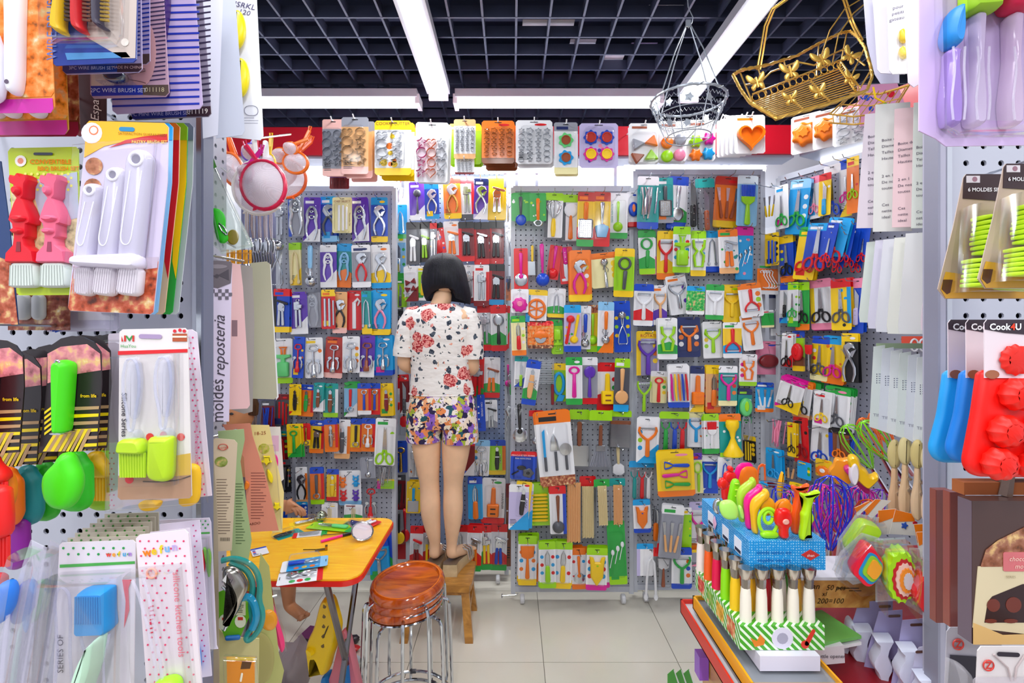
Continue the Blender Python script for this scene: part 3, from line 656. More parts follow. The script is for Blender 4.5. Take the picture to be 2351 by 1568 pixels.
# red fascia, soffit and under-canopy lamps
def fascia(px0, px1, y0, y1, Y, name, lab):
 a, b = P(px0, y0, Y), P(px1, y1, Y); e = empty('canopy', ((a.x+b.x)/2, Y, b.z), lab, 'canopy'); w = b.x-a.x; h = a.z-b.z
 MB().box(-w/2, w/2, 0, .02, 0, h).build('fascia', mat('c8142a', 'print'), e, smooth=False)
 MB().box(-w/2, w/2, .02, .14, -.012, .008).build('soffit', mat('b4b8cc', 'paint'), e, smooth=False)
 MB().box(-w/2+.02, w/2-.02, .23, .29, .022, .05).build('light_batten', mat('w', 'paint'), e, smooth=False)
 MB().tube([(-w/2+.04, .25, -.002), (w/2-.04, .25, -.002)], .022, 10).build('tube', mat('f6f8ff', 'emit'), e)
 area('canopy_light', ((a.x+b.x)/2, Y+.25, b.z-.028), w*.9, .04, 5*w, rot=(.2, 0, 0))
 return e
YF = 2.6
FA = fascia(500, 925, 292, 356, YF, 'canopy', 'red fronted canopy over the left display rack'); FB = fascia(927, 1445, 290, 356, YF, 'canopy', 'red fronted canopy over the middle display racks')
FD = fascia(1447, 1828, 287, 353, YF, 'canopy', 'red fronted canopy over the right display rack')
ea = P(1830, 287, YF); eb = P(2010, 258, 2.15)
ce = empty('canopy', (ea.x, ea.y, P(0, 353, YF).z), 'red fronted canopy turning over the angled scissors rack', 'canopy', rz=ER)
MB().box(0, .7, 0, .02, 0, .15).build('fascia', mat('c8142a', 'print'), ce, smooth=False); MB().box(0, .7, .02, .4, -.012, .008).build('soffit', mat('b4b8cc', 'paint'), ce, smooth=False)
MB().tube([(.03, .17, -.03), (.68, .17, -.03)], .026, 8).build('tube', mat('f6f8ff', 'emit'), ce)
# canopy brackets
BO = (2, 3, 4, 5, 6, 7, 8, 0, 1)
for i, px in enumerate((1186, 1232, 1412, 1456, 1655, 1672, 1700, 925, 1160)):
 a = P(px, 380, 2.85); tag(MB().box(-.008, .008, -.01, .01, P(0, 430, 2.85).z-a.z, .06).build('canopy_bracket', mat('aeb4c4', 'paint'), loc=a, smooth=False), 'grey steel bracket under the lit canopy, %s from the left' % ORD[BO[i]], 'bracket', 'canopy brackets')
# shelf base in the gap and red plinth below rack behind the woman
a = P(905, 1290, 2.9); b = P(1175, 1290, 2.9)
tag(MB().box(a.x, b.x, -.03, 0, -.03, .02).box(a.x, b.x, -.01, 0, -.1, -.03).build('shelf', mat('c01a24', 'print'), loc=(0, 3.0, .2), smooth=False), 'low red shelf at floor level behind the woman', 'shelf')
hookme = MB().tube([(0, .0, 0), (0, -.16, 0), (0, -.172, .012)], .0022, 5).mesh('hook')
RACK = {}
def rows(rack, plane, region, items, off0=.05, rz=None):
 """items: (rowname, [ (x0,y0,x1,y1,spec,tool,colours,{opts}) ])"""
 for ri, (rn, its) in enumerate(items):
  seen = {}
  for k, it in enumerate(its):
   x0, y0, x1, y1, spec, tk, cols = it[:7]; op = dict(it[7]) if len(it) > 7 else {}
   off = off0+.02*((k*2+ri) % 3)+.004*ri+op.pop('off', 0)
   (c, rzz) = plane((x0+x1)/2, (y0+y1)/2, off); (a, _) = plane(x0, y0, off); (b, _) = plane(x1, y0, off); (d, _) = plane((x0+x1)/2, y1, off); (t, _) = plane((x0+x1)/2, y0, off)
   w = math.hypot(b.x-a.x, b.y-a.y); h = t.z-d.z
   s = spec.split('/'); cw = []
   for q in (s[1], s[0]):
    if q != '-' and words(q) not in cw: cw.append(words(q))
   desc = op.pop('d', None)
   if not desc:
    tc = words(cols[0]) if tk not in ('rainbow', 'bears', 'threepeel', 'trio', 'tri', 'rounds', 'flow', 'cups4', 'cups2', 'spoons2') else ''
    if s[1] == 'z': desc = 'clear bag' + (' with %s header' % words(s[0]) if s[0] not in '-z' else '')
    else: desc = ' and '.join(cw)+' card'
    if tk: desc += ' of '+(tc+' ' if tc else '')+TOOLN[tk]
   n = len(desc.split())
   pl = len(its)
   lab = desc+', '+rn+' of '+region
   ORD = 'first second third fourth fifth sixth seventh eighth ninth tenth'.split()
   if lab in LABELS or any(1 for o in its[:k] if o[4:7] == it[4:7]) or any(1 for o in its[k+1:] if o[4:7] == it[4:7]):
    lab = desc+', '+ORD[k]+' in '+rn+' of '+region
   if len(lab.split()) > 16: lab = lab.replace(' and ', '-', 1)
   if len(lab.split()) > 16: lab = lab.replace(' the ', ' ')
   tilt = op.pop('tilt', R.uniform(-2.5, 2.5))*PI/180
   stack = op.pop('n', 1 if tk and s[1] != 'z' and rack and (k*7+ri*3) % 5 < 2 else 0)
   pack(c, w, h, spec, tk, cols, lab, rz=rzz, tilt=tilt, seed=ri*31+k+len(region), **op)
   for q in range(stack):
    nrm = Vector((0, 1, 0)) if rzz == 0 else -NE
    c2 = c+nrm*(.014*(q+1))+Vector((R.uniform(-.006, .012)*(q+1) if rzz == 0 else .004, 0, R.uniform(-.004, .006)))
    pack(c2, w, h, spec, None, cols, ORD[q]+' spare behind '+' '.join(desc.replace(' and ', '-').split()[:7])+', '+rn+', '+region.replace('the ', ''), rz=rzz, tilt=tilt+R.uniform(-.03, .03), seed=ri*31+k+len(region), group='spares behind '+lab[:40])
   if rack:
    hp = rack.matrix_world.inverted() if False else None
    o = Vector(t); loc = Vector((o.x, o.y, o.z-.012))
    if rzz == 0: link('hook', hookme, mat('s'), rack, (loc.x-rack.location.x, 0, loc.z))
    else:
     rel = Vector((loc.x-rack.location.x, loc.y-rack.location.y, 0)); lx = rel.dot(ED); link('hook', hookme, mat('s'), rack, (lx, 0, loc.z))
# ---------------------------------------------------------------- goods on the racks
LR = 'left rack'
rows(GA, planeY(YA), LR, [
 ('top row', [(625,473,661,543,'-/z/-/rr','press','s'),(662,452,698,543,'-/e/-/bw','nutcracker','s',{'art':'sX','d':'blue striped grey card of steel nutcracker'}),(697,453,736,555,'v/v/-/mw','nutcracker','s',{'art':'dX'}),
  (737,451,772,555,'c/b/B/cw','pliers','d'),(763,453,808,535,'q/q/-/aa','sticks','w',{'art':'','text':[('CHEF SELECT',0,.36,.14,'R',0),('Nutcracker Set',.36,-.12,.11,'u',PI/2)],'d':'cream card of white nutcracker rods'}),
  (807,453,846,554,'v/v/-/iw','nutcracker','s',{'art':'dX'}),(852,453,890,556,'c/b/y/my','pliers','s',{'art':'xl'})]),
 ('second row', [(614,547,662,660,'-/z/-/','scoopup','B',{'d':'blue striped clear bag of steel scoop'}),(664,557,691,655,'l/q/-/ry','tongs','a'),(692,562,736,665,'-/z/-/','scoop','B'),
  (735,562,773,660,'w/v/w/iw','nutcracker','w',{'art':'dXx'}),(773,560,808,660,'c/t/o/oc','nutcracker','B',{'art':'px'}),(808,562,851,660,'w/e/w/rn','pliers','r',{'art':'Xx'}),(852,562,896,662,'w/w/c/yo','pliers','s',{'art':'px'})]),
 ('third row', [(628,663,665,763,'r/b/y/kb','canopener','sk',{'art':'sX'}),(665,670,706,767,'v/v/w/iw','press','s',{'art':'dX'}),(700,672,737,752,'-/e/-/bw','nutcracker','z',{'art':'sX','d':'blue striped grey card of clear cracker'}),
  (738,665,770,755,'y/r/-/yo','sticks','s',{'art':'bX'}),(764,670,797,765,'h/h/j/ou','pliers','k',{'art':'l'}),(797,668,831,758,'r/r/-/ww','wrench','w',{'art':'x'}),(830,668,853,767,'t/t/y/yc','tongs','s'),(851,667,896,769,'c/c/y/my','pliers','p',{'art':'xl'})]),
 ('fourth row', [(632,777,672,880,'w/w/l/ol','spray','xo',{'art':'','d':'white and lime card of mint green bottle-shaped peeler'}),(672,773,698,868,'b/b/b/yo','corkscrew','r',{'art':'ob'}),(700,775,742,868,'w/w/-/oy','corkscrew','s',{'art':'S' and 'oX'}),
  (746,775,788,868,'D/D/j/wo','corkscrew','s',{'art':'X','tilt':4}),(786,772,826,856,'w/w/-/oy','corkscrew','s',{'art':'o'}),(826,770,860,866,'v/v/w/iw','corkscrew','f',{'art':'d'}),(858,770,902,862,'c/c/b/mw','corkscrew','s',{'art':'xb'})]),
 ('fifth row', [(664,882,692,953,'y/y/r/ry','pocketknife','k'),(686,883,721,956,'b/o/o/rw','pocketknife','g',{'art':'Sx','tilt':3}),(719,880,743,945,'t/t/e/ww','pocketknife','u'),(742,880,776,958,'t/t/l/wg','pocketknife','u',{'art':'XS'}),
  (790,878,820,957,'g/B/g/lw','opener','r'),(821,880,852,952,'b/o/w/rw','opener','b',{'flip':True,'art':'S'}),(848,880,873,952,'b/o/r/rw','opener','b',{'flip':True,'art':'S'}),(872,880,903,955,'y/y/y/gw','pocketknife','R',{'art':'ob'})]),
 ('sixth row', [(659,973,692,1050,'y/y/l/cg','openertop','g'),(694,972,713,1022,'r/r/-/yy','opener','G'),(711,965,744,1040,'b/y/o/rw','canopener','kk',{'art':'Sx'}),(745,962,776,1037,'b/o/o/rw','pocketknife','s',{'art':'S'}),
  (768,963,804,1053,'w/w/h/oo','pocketknife','d',{'art':'S','off':-.015}),(803,962,832,1037,'b/y/o/rw','opener','k',{'art':'S'}),(830,960,861,1037,'b/o/o/rw','corkscrew','w',{'art':'S'}),(861,960,908,1068,'w/w/-/lg','scissors','l',{'art':'oX','off':.03})]),
 ('seventh row', [(679,1072,706,1158,'w/w/h/oo','pliers','k',{'art':'S'}),(712,1073,743,1158,'b/o/l/rw','opener','d',{'art':'S'}),(750,1077,778,1150,'b/y/r/rw','pocketknife','y',{'art':'S'}),
  (777,1080,829,1160,'w/w/B/yc','bears','ocrv',{'art':'','toolscale':1.1,'d':'white card of four animal-shaped bottle openers'}),(828,1050,862,1098,'-/e/-/ow','ladle','ss',{'art':'x'}),(861,1068,902,1118,'-/z/-/','blob','s'),
  (866,1100,905,1122,'y/l/-/mw','', 'y',{'d':'yellow and green folded header card','bl':0})]),
 ('bottom row', [(636,1150,660,1190,'-/b/-/ww','', 'b',{'d':'narrow blue card with no tool showing','bl':0}),(680,1152,706,1192,'c/b/-/ww','knife','k'),(738,1158,775,1196,'w/w/w/gy','sticks','a'),(790,1158,832,1196,'w/w/w/gR','sticks','a'),(836,1120,868,1190,'-/z/-/','corkscrew','r'),
  (848,1240,893,1330,'b/c/g/gw','ypeeler','s',{'art':'b','tilt':-4}),(875,1215,900,1300,'v/b/-/','', 'v',{'bl':0,'d':'purple and blue card edge'})]),
], .06)
BR = 'rack before the woman'
rows(GB, planeY(YB), BR, [
 ('top row', [(940,418,977,505,'v/v/w/iw','ladle','dd',{'art':'dX','flip':True}),(975,420,1008,503,'c/b/c/yy','pliers','s',{'art':'b'}),(1018,405,1058,502,'D/o/y/rw','pliers','G',{'art':'l'}),(1055,405,1089,505,'r/w/d/rr','press','s',{'art':'S'}),
  (1088,410,1121,504,'n/v/i/iw','pliers','s',{'art':'dX'}),(1120,405,1162,504,'y/y/y/rr','canopener','ss',{'art':''})]),
 ('second row', [(933,510,964,608,'k/d/-/rk','canopener','ww',{'art':''}),(961,510,988,602,'k/k/-/rk','canopener','ll',{'art':''}),(987,512,1003,592,'r/e/-/','press','s'),(993,512,1021,582,'k/r/-/','peeler','r',{'tilt':-8}),(1019,508,1056,598,'w/w/r/ro','canopener','oo',{'art':'x'}),
  (1053,509,1089,600,'k/R/r/rw','canopener','kk',{'art':'s'}),(1087,510,1122,607,'k/R/r/rw','canopener','ks',{'art':'s'}),(1121,508,1157,606,'k/R/r/rw','canopener','kd',{'art':'s'})]),
 ('third row', [(928,612,958,692,'w/w/l/gR','tri','RRRR',{'d':'white and green card with a maroon pair of blocks'}),(957,610,985,690,'w/l/w/gy','peeler','y'),(1062,608,1092,695,'w/w/R/rr','press','s',{'art':'S'}),(1088,608,1123,703,'w/w/R/rr','press','s',{'art':'SX'}),(1121,606,1158,700,'k/R/c/rw','canopener','kk',{'art':'s'})]),
 ('fourth row', [(1096,700,1130,805,'r/w/r/gr','press','s',{'art':'p'}),(1127,702,1162,806,'r/w/r/gr','spoon','sk',{'art':'p'}),(1157,702,1170,800,'r/g/r/gr','','r',{'bl':0,'d':'narrow red and green card edge'})]),
 ('fifth row', [(1082,820,1111,912,'r/r/-/gr','press','r'),(1109,820,1148,913,'w/w/r/gr','canopener','of',{'art':'p'}),(918,860,938,950,'r/R/-/','knife','d')]),
 ('sixth row', [(1096,906,1114,990,'b/b/-/ww','', 'b',{'bl':0,'d':'narrow blue card lettered upwards','text':[('CAN OPENER',0,.1,.3,'w',PI/2)]}),(1112,918,1142,982,'w/w/-/ek','canopener','sk')]),
 ('seventh row', [(938,1015,968,1095,'w/w/-/eo','press','s'),(1064,1010,1090,1092,'r/R/b/ww','', 's'),(1086,1010,1124,1092,'B/w/-/cy','corkscrew','s',{'art':'O'}),(1122,1010,1161,1090,'b/l/y/or','pocketknife','k',{'art':'S'})]),
 ('eighth row', [(933,1105,966,1178,'y/y/-/cw','chopper','c'),(965,1110,990,1175,'e/b/-/','press','s'),(1075,1095,1108,1192,'b/c/-/ww','peeler','o',{'art':'X'}),(1106,1097,1159,1202,'w/w/r/rg','sharp','ok',{'art':'x','text':[('SHARPENER',.36,0,.13,'k',PI/2)],'d':'white and red sharpener card with orange sharpener'})]),
 ('bottom row', [(941,1207,971,1312,'r/w/g/rg','canopener','Rr',{'art':'p'}),(969,1207,1000,1300,'r/w/g/rg','press','y',{'art':'p'}),(1040,1205,1075,1300,'r/w/g/rg','peeler','y',{'art':'p'}),(1072,1205,1106,1312,'r/w/g/rg','canopener','os',{'art':'p'}),(1104,1205,1129,1308,'r/w/g/rg','press','y',{'art':'p'}),(1126,1203,1164,1310,'r/w/g/rg','canopener','bs',{'art':'p'})]),
], .05)
CR = 'middle rack'
rows(GC, planeY(YC), CR, [
 ('top row', [(1174,443,1217,508,'g/g/-/lw','spoon','bd',{'art':'q','flip':True,'nobl':True,'toolscale':1.25,'tz':-.15}),(1216,443,1254,508,'g/g/-/lw','opener','od',{'art':'q','nobl':True,'toolscale':1.25,'tz':-.2}),(1250,443,1292,546,'l/w/-/dl','whisk','y',{'art':'s'}),(1291,447,1329,552,'l/w/-/dl','spoon','wo',{'art':'s'}),
  (1325,441,1364,566,'D/y/g/ro','grater','os',{'art':'Xp'}),(1363,441,1401,566,'D/y/r/ro','slicer','Bs',{'art':'Xp'}),(1396,443,1441,548,'w/w/g/lg','ladle','ll',{'art':'','text':[('KITCHEN WARE',-.33,.05,.13,'t',PI/2)],'d':'white and green kitchenware card of lime scoop'})]),
 ('second row', [(1180,570,1212,668,'-/r/-/ww','pizza','m',{'d':'red card of pink handled strainer','bl':0,'art':'','th':.12}),(1210,553,1234,645,'-/z/-/','chopper','y',{'d':'bare yellow handled scraper'}),(1228,553,1262,665,'-/z/-/','ladle','bm',{'d':'magenta and blue ladle'}),
  (1258,563,1286,642,'-/r/-/ww','ladle','rm',{'tilt':8,'art':'b','d':'red tag with pink measuring spoons'}),(1283,567,1315,652,'-/r/-/ww','knife','m',{'flip':True,'tilt':-6,'d':'red tag with pink handled knife'}),(1307,575,1355,692,'o/o/y/yw','pliers','m',{'art':'o','n':2}),
  (1355,580,1422,660,'o/q/-/yy','scoop','ss',{'art':'o','tilt':-6,'toolscale':1.1,'flip':True}),(1410,570,1456,682,'y/l/y/oy','loop','d',{'art':'X','off':.03})]),
 ('third row', [(1173,664,1213,718,'w/w/-/oc','separator','mp',{'art':''}),(1208,665,1256,740,'y/w/-/cy','citrus','o',{'art':'s','text':[('CITRUS PEELER',-.4,0,.15,'w',PI/2)],'tilt':3,'d':'blue edged white card of orange citrus peeler'}),(1257,662,1298,729,'w/w/y/gy','tongs','s',{'art':'p'}),
  (1174,725,1207,816,'g/q/o/wl','peeler','r'),(1211,737,1271,800,'*r/*o/*u/ok','pizzahalf','o',{'art':'','d':'pizza picture card of orange half-moon pizza cutter'}),(1267,735,1292,813,'g/l/-/','spray','ll',{'flip':True}),(1295,700,1334,808,'c/i/b/yg','spoons2','ry',{'art':'q'}),
  (1331,702,1356,802,'w/w/-/oo','scoop','b',{'art':'','text':[('UTENSILS',-.25,-.1,.26,'r',PI/2)],'d':'white card lettered in red with blue handled scoop'}),(1347,700,1374,808,'*f/y/l/rw','ladle','ll',{'art':''}),(1372,693,1409,810,'B/w/g/lo','scoop','o',{'art':'d'}),(1409,691,1448,809,'b/b/b/ly','scoopup','s',{'art':'oO'})]),
 ('fourth row', [(1181,818,1212,888,'t/w/-/gb','knife','l',{'tilt':2}),(1203,828,1236,930,'b/w/b/gr','pocketknife','h',{'art':'p','tilt':8}),(1235,820,1273,932,'-/z/-/','comb','R'),(1267,835,1299,922,'y/l/-/wy','ring','c',{'art':'X'}),(1299,820,1337,929,'g/w/g/lw','openertop','m',{'art':'x'}),
  (1335,820,1372,928,'w/e/r/rw','spoon','vv',{'art':''}),(1370,834,1418,946,'r/w/r/rg','sharp','yu',{'art':'op','d':'white and red card of amber julienne peeler'}),(1410,823,1445,945,'l/d/c/ww','spoon','hh',{'flip':True,'art':'X','d':'dark grey card of wooden handled spatula'})]),
 ('fifth row', [(1170,930,1216,1012,'-/z/-/','pizza','kk',{'toolscale':1.1}),(1214,942,1248,1024,'r/z/-/','ladle','sh'),(1172,1037,1229,1101,'r/b/-/wn','egg','dkwy',{'art':'','text':[('MIRACLE READY FRYING',0,.34,.085,'w',0),('PAN NON STICK',0,.23,.085,'w',0)],'d':'blue card printed with fried egg and pan'}),
  (1234,942,1315,1115,'o/w/*f/dk','set3','cd',{'art':'X','tilt':-5,'off':.03,'n':1,'d':'tall white card of knife, cake server and pizza wheel'}),(1306,940,1353,1076,'l/z/-/','chopper','u'),(1352,942,1404,1080,'l/z/-/','bagbrush','ue'),(1398,942,1449,1030,'l/z/-/','scraper','u'),(1402,1020,1436,1092,'-/z/-/','server','wa',{'off':-.02})]),
 ('sixth row', [(1168,1112,1214,1216,'w/i/w/oc','', 'w',{'bl':0,'d':'pack of lilac edged white cards','n':3}),(1182,1105,1218,1196,'y/y/w/or','pocketknife','k',{'tilt':6,'off':.02}),(1218,1108,1271,1206,'l/l/-/gy','corn','y',{'art':'x','n':1}),(1262,1115,1300,1226,'r/w/-/br','ladle','du',{'art':'S'}),
  (1300,1105,1334,1245,'-/z/-/','skewers','h',{'toolscale':1,'d':'tallest bundle of bamboo skewers with printed bamboo'}),(1331,1093,1368,1232,'r/z/-/','skewers','a',{'toolscale':1.05}),(1365,1100,1401,1202,'g/z/-/','skewers','a',{'toolscale':1.1}),(1400,1098,1436,1200,'t/z/-/','skewers','h',{'toolscale':1.1})]),
 ('bottom row', [(1190,1230,1232,1344,'l/w/y/co','turner','oo',{'art':'oO','n':3}),(1238,1243,1276,1351,'l/w/l/rc','peeler','l',{'art':'oO','n':2}),(1272,1243,1313,1351,'l/w/y/rc','peeler','y',{'art':'oO','n':2}),(1312,1258,1346,1352,'o/w/o/cr','pizza','oo',{'art':'oO','n':2}),(1346,1258,1394,1355,'l/w/m/cr','fish','yl',{'art':'oO','n':3,'d':'white and lime card of lime tongs, several behind'}),
  (1396,1195,1437,1342,'g/g/l/gl','spoons3','w',{'art':'b','tilt':-3,'d':'tall green card of three white spoons'})]),
], .06)
DR = 'right rack'
rows(GD, planeY(YD), DR, [
 ('top row', [(1441,440,1466,520,'w/w/r/rb','oval','bo',{'art':'x'}),(1463,405,1512,526,'w/t/b/cw','blob','s',{'art':'X'}),(1508,408,1546,512,'t/t/e/ow','grater','dd'),(1534,405,1578,526,'b/w/b/gr','spoon','ss',{'art':'p','flip':True,'tilt':4}),(1576,410,1603,525,'-/z/-/','knife','k'),(1598,410,1642,532,'t/z/-/','knife','f'),
  (1640,405,1697,522,'D/o/y/yr','knives3','f',{'art':'x','tilt':4,'n':1}),(1692,403,1739,519,'z/B/-/gl','brush','lb',{'art':'','d':'clear and green pack of blue flowered brush with lime handle'})]),
 ('second row', [(1466,528,1503,630,'g/w/l/gp','loop','g',{'art':'p','n':2}),(1508,530,1548,642,'y/w/o/yr','ypeeler','r',{'art':'sp','n':1}),(1545,520,1585,626,'l/w/l/rc','spray','ll',{'art':'oO','d':'lime card of lime fork tailed peeler'}),(1586,530,1621,634,'l/w/y/oc','double','l',{'art':'o'}),(1616,530,1653,624,'c/w/b/rc','tongs','s',{'art':'x'}),
  (1650,526,1695,628,'o/w/h/tg','canopener','os',{'art':'Xq'}),(1690,520,1729,642,'m/c/-/pw','spoons3','s',{'art':'q'}),(1738,605,1788,676,'e/o/w/wg','shooks','w',{'art':'X'})]),
 ('third row', [(1455,652,1500,748,'b/w/w/rb','ypeeler','w',{'art':'p','d':'pale blue card of white curved peeler'}),(1499,655,1531,746,'w/w/w/vo','ypeeler','h'),(1533,632,1580,722,'w/w/w/vo','ypeeler','s',{'tilt':-9,'art':'oX'}),(1576,657,1618,722,'c/*g/w/rg','', 'g',{'bl':0,'d':'blue header card with vegetable picture'}),(1620,653,1662,734,'g/w/g/rg','ypeeler','w',{'art':'x'}),
  (1659,655,1701,740,'y/y/y/wl','ypeeler','y',{'art':'x'}),(1697,650,1750,728,'o/w/w/ol','ypeeler','r',{'flip':True,'tilt':-7,'art':'o'}),(1748,712,1777,752,'w/g/q/gr','', 'g',{'bl':0,'d':'small green and yellow block of packs'}),(1766,665,1794,780,'n/e/-/w','','e',{'bl':0,'off':-.03,'d':'pale grey roll with blue cap'})]),
 ('fourth row', [(1461,760,1513,862,'y/i/-/yo','ypeeler','v',{'art':'so','text':[('ROTATIC',.1,.36,.2,'D',0)],'d':'lilac card with orange lettering and purple peeler'}),(1510,730,1555,825,'w/w/w/gl','double','l',{'art':'p'}),(1555,728,1608,820,'n/n/n/ow','ypeeler','o',{'art':'oO'}),(1614,738,1658,822,'w/w/w/yl','ypeeler','l',{'art':'O'}),
  (1660,740,1703,822,'w/y/w/cg','ypeeler','r',{'flip':True,'art':'pX','d':'rainbow striped card of red peeler pointing down'}),(1702,722,1748,804,'w/w/w/oo','ypeeler','o',{'tilt':-7,'art':'X'}),(1736,785,1789,860,'p/p/-/jb','ovalh','Rd',{'art':'x','off':-.03})]),
 ('fifth row', [(1459,865,1497,952,'-/z/-/','ypeeler','l',{'toolscale':1}),(1493,852,1531,925,'w/q/-/yg','openertop','r',{'art':'o'}),(1534,838,1583,936,'w/w/b/og','rainbow','myobr',{'art':'','text':[('KITCHENWARES',-.36,-.05,.13,'D',PI/2)],'d':'white card of five rainbow coloured curved peelers'}),(1584,840,1617,946,'n/w/w/oy','sharp','oo',{'d':'white and navy card of long orange star peeler'}),
  (1620,840,1656,948,'y/h/o/rm','peeler','o',{'art':'ob'}),(1650,840,1693,932,'w/t/q/or','ypeeler','m',{'art':'o'}),(1697,813,1738,886,'w/w/l/om','double','o',{'art':'O'}),(1694,893,1726,972,'n/t/g/wl','oval','xl'),(1734,878,1776,946,'b/c/o/ww','knives3','w',{'off':-.03})]),
 ('sixth row', [(1461,958,1511,1063,'w/w/w/lc','ypeeler','o',{'art':'dO'}),(1513,945,1582,1042,'l/z/-/','trio','gbr',{'toolscale':1}),(1578,945,1617,1026,'q/w/w/og','ypeeler','c',{'art':'o'}),(1616,950,1651,1042,'l/w/g/rg','brush','wr'),(1652,950,1702,1052,'o/t/l/gw','funnel','y',{'art':'q','off':.02,'toolscale':1.15,'nobl':True}),(1696,948,1727,1012,'-/z/-/','nutcracker','e')]),
 ('seventh row', [(1444,1058,1502,1147,'c/z/-/','trio','trw',{'toolscale':1.05}),(1508,1034,1594,1140,'y/y/o/rp','threepeel','bmg',{'art':'x','tilt':-3,'off':.04,'d':'bright yellow card of blue, pink and green peelers'}),(1590,1040,1613,1132,'v/q/-/','loop','l'),(1609,1045,1649,1132,'w/b/w/cb','ypeeler','c',{'art':'d'}),(1648,1050,1680,1110,'w/w/-/rc','tongs','b')]),
 ('eighth row', [(1454,1147,1493,1223,'c/w/b/ob','fish','ob',{'art':''}),(1488,1160,1521,1242,'-/z/-/','peeler','o'),(1516,1160,1567,1282,'w/e/-/rg','knives3','h',{'tilt':5,'off':.03,'art':'X'}),(1566,1165,1588,1262,'w/l/-/','','l',{'bl':0,'d':'pale lime card edge'}),(1583,1152,1622,1262,'i/w/o/yc','ypeeler','m')]),
 ('bottom row', [(1462,1248,1500,1322,'c/w/-/ic','', 'w',{'bl':0,'d':'white card sleeve with small blue header'}),(1476,1257,1512,1375,'r/z/-/','tongs','w',{'toolscale':1.05,'off':.02}),(1504,1278,1541,1348,'-/z/-/','turner','wf',{'off':-.01}),(1542,1258,1588,1352,'b/w/b/ob','ypeeler','g',{'art':'o'}),(1583,1262,1622,1300,'y/e/-/pp','','p',{'bl':0,'d':'small grey card with pink picture'})]),
], .06)
ERG = 'angled rack'
rows(GE, planeE, ERG, [
 ('top row', [(1752,425,1784,522,'-/z/-/','knives3','y'),(1780,425,1810,525,'w/w/-/mc','scissors','g'),(1808,413,1856,537,'B/c/c/ww','scissors','g',{'n':1,'tilt':8}),(1856,405,1882,502,'p/w/-/cr','scissors','p'),(1880,398,1908,495,'r/y/-/','knife','c'),(1892,378,1931,507,'w/z/-/','scissors','b'),(1927,366,1956,497,'b/w/b/cy','scissors','m',{'off':.02}),(1944,360,1972,490,'y/o/o/or','scissors','l')]),
 ('second row', [(1756,535,1788,610,'y/y/-/kk','sticks','b'),(1790,540,1822,648,'y/b/o/ly','scissors','k'),(1828,523,1876,642,'g/y/y/ry','scissors','r',{'n':2,'tilt':9}),(1848,513,1906,614,'c/b/-/ww','scissors','r',{'tilt':10,'off':.04,'toolscale':1.2}),(1894,500,1946,588,'c/c/-/yw','scissors','r',{'tilt':14,'off':.09,'toolscale':1.25,'tz':-.15})]),
 ('red-handled bunch', [(1892+13*i+(i%2)*2,512+(i%3)*12,1918+13*i+(i%2)*2,592+(i%3)*12,'b/b/-/ww','scissors','r',{'tilt':13-i,'toolscale':1.35,'tz':-.28,'bl':0,'n':0,'off':.015*(6-i)-.02,'art':'X'}) for i in range(7)]),
 ('third row', [(1790,650,1816,742,'b/w/b/kc','knife','k',{'n':1}),(1808,648,1832,750,'l/w/g/lg','scissors','g',{'n':1}),(1826,648,1858,758,'l/g/o/ko','scissors','k'),(1860,640,1910,757,'p/w/p/ym','scissors','k',{'n':2,'art':'s'}),(1908,640,1954,758,'r/y/y/ck','scissors','d',{'n':2,'art':'Sq'}),(1950,640,1984,765,'p/b/b/wp','knife','i',{'n':1})]),
 ('fourth row', [(1794,765,1820,842,'w/w/-/kr','scissors','k',{'n':1}),(1819,760,1848,852,'b/l/y/ur','oval','rr'),(1848,770,1868,872,'-/z/-/','turner','rs'),(1862,772,1902,874,'b/y/q/rw','scissors','d',{'tilt':4}),(1886,772,1940,882,'c/y/o/ob','scissors','m',{'art':'pq','tilt':4,'off':.02,'d':'rainbow wave card of pink kids scissors'}),(1932,765,1970,878,'y/k/-/yw','pliers','s',{'n':1})]),
 ('fifth row', [(1785,868,1842,945,'m/w/m/gy','scissors','k',{'tilt':14,'n':2}),(1822,875,1862,962,'o/w/h/ly','scissors','k',{'tilt':8,'n':1}),(1850,878,1882,962,'g/w/-/cc','scissors','d',{'tilt':5,'n':1,'d':'small green topped card of black scissors'}),(1867,900,1908,980,'w/w/w/mr','scissors','y',{'tilt':4}),(1891,888,1950,992,'g/w/w/gp','scissors','d',{'n':3,'art':'sx','tilt':4})]),
 ('sixth row', [(1768,960,1810,1032,'-/z/-/','blob','p'),(1808,970,1828,1048,'y/y/-/','scissors','k'),(1822,958,1856,1062,'-/r/-/rk','scissors','R'),(1862,975,1906,1062,'w/w/-/yr','scissors','b',{'n':2,'art':'q','tilt':3}),(1902,985,1950,1052,'k/u/-/','scissors','o'),(1948,1000,1975,1050,'-/z/-/','blob','b')]),
 ('seventh row', [(1758,1030,1795,1098,'c/c/-/cw','scissors','c',{'off':.03}),(1790,1040,1832,1100,'e/z/-/','knives3','h'),(1830,1060,1862,1100,'c/c/-/','','c',{'bl':0}),(1872,1055,1910,1095,'y/y/-/ro','separator','ow')]),
 ('bottom rows', [(1700,1000,1735,1060,'y/k/-/yy','sticks','y'),(1690,1090,1730,1150,'c/z/-/','blob','c'),(1760,1110,1800,1180,'R/z/-/','blob','e'),(1812,1110,1850,1180,'y/k/-/','knife','r')]),
], .05)
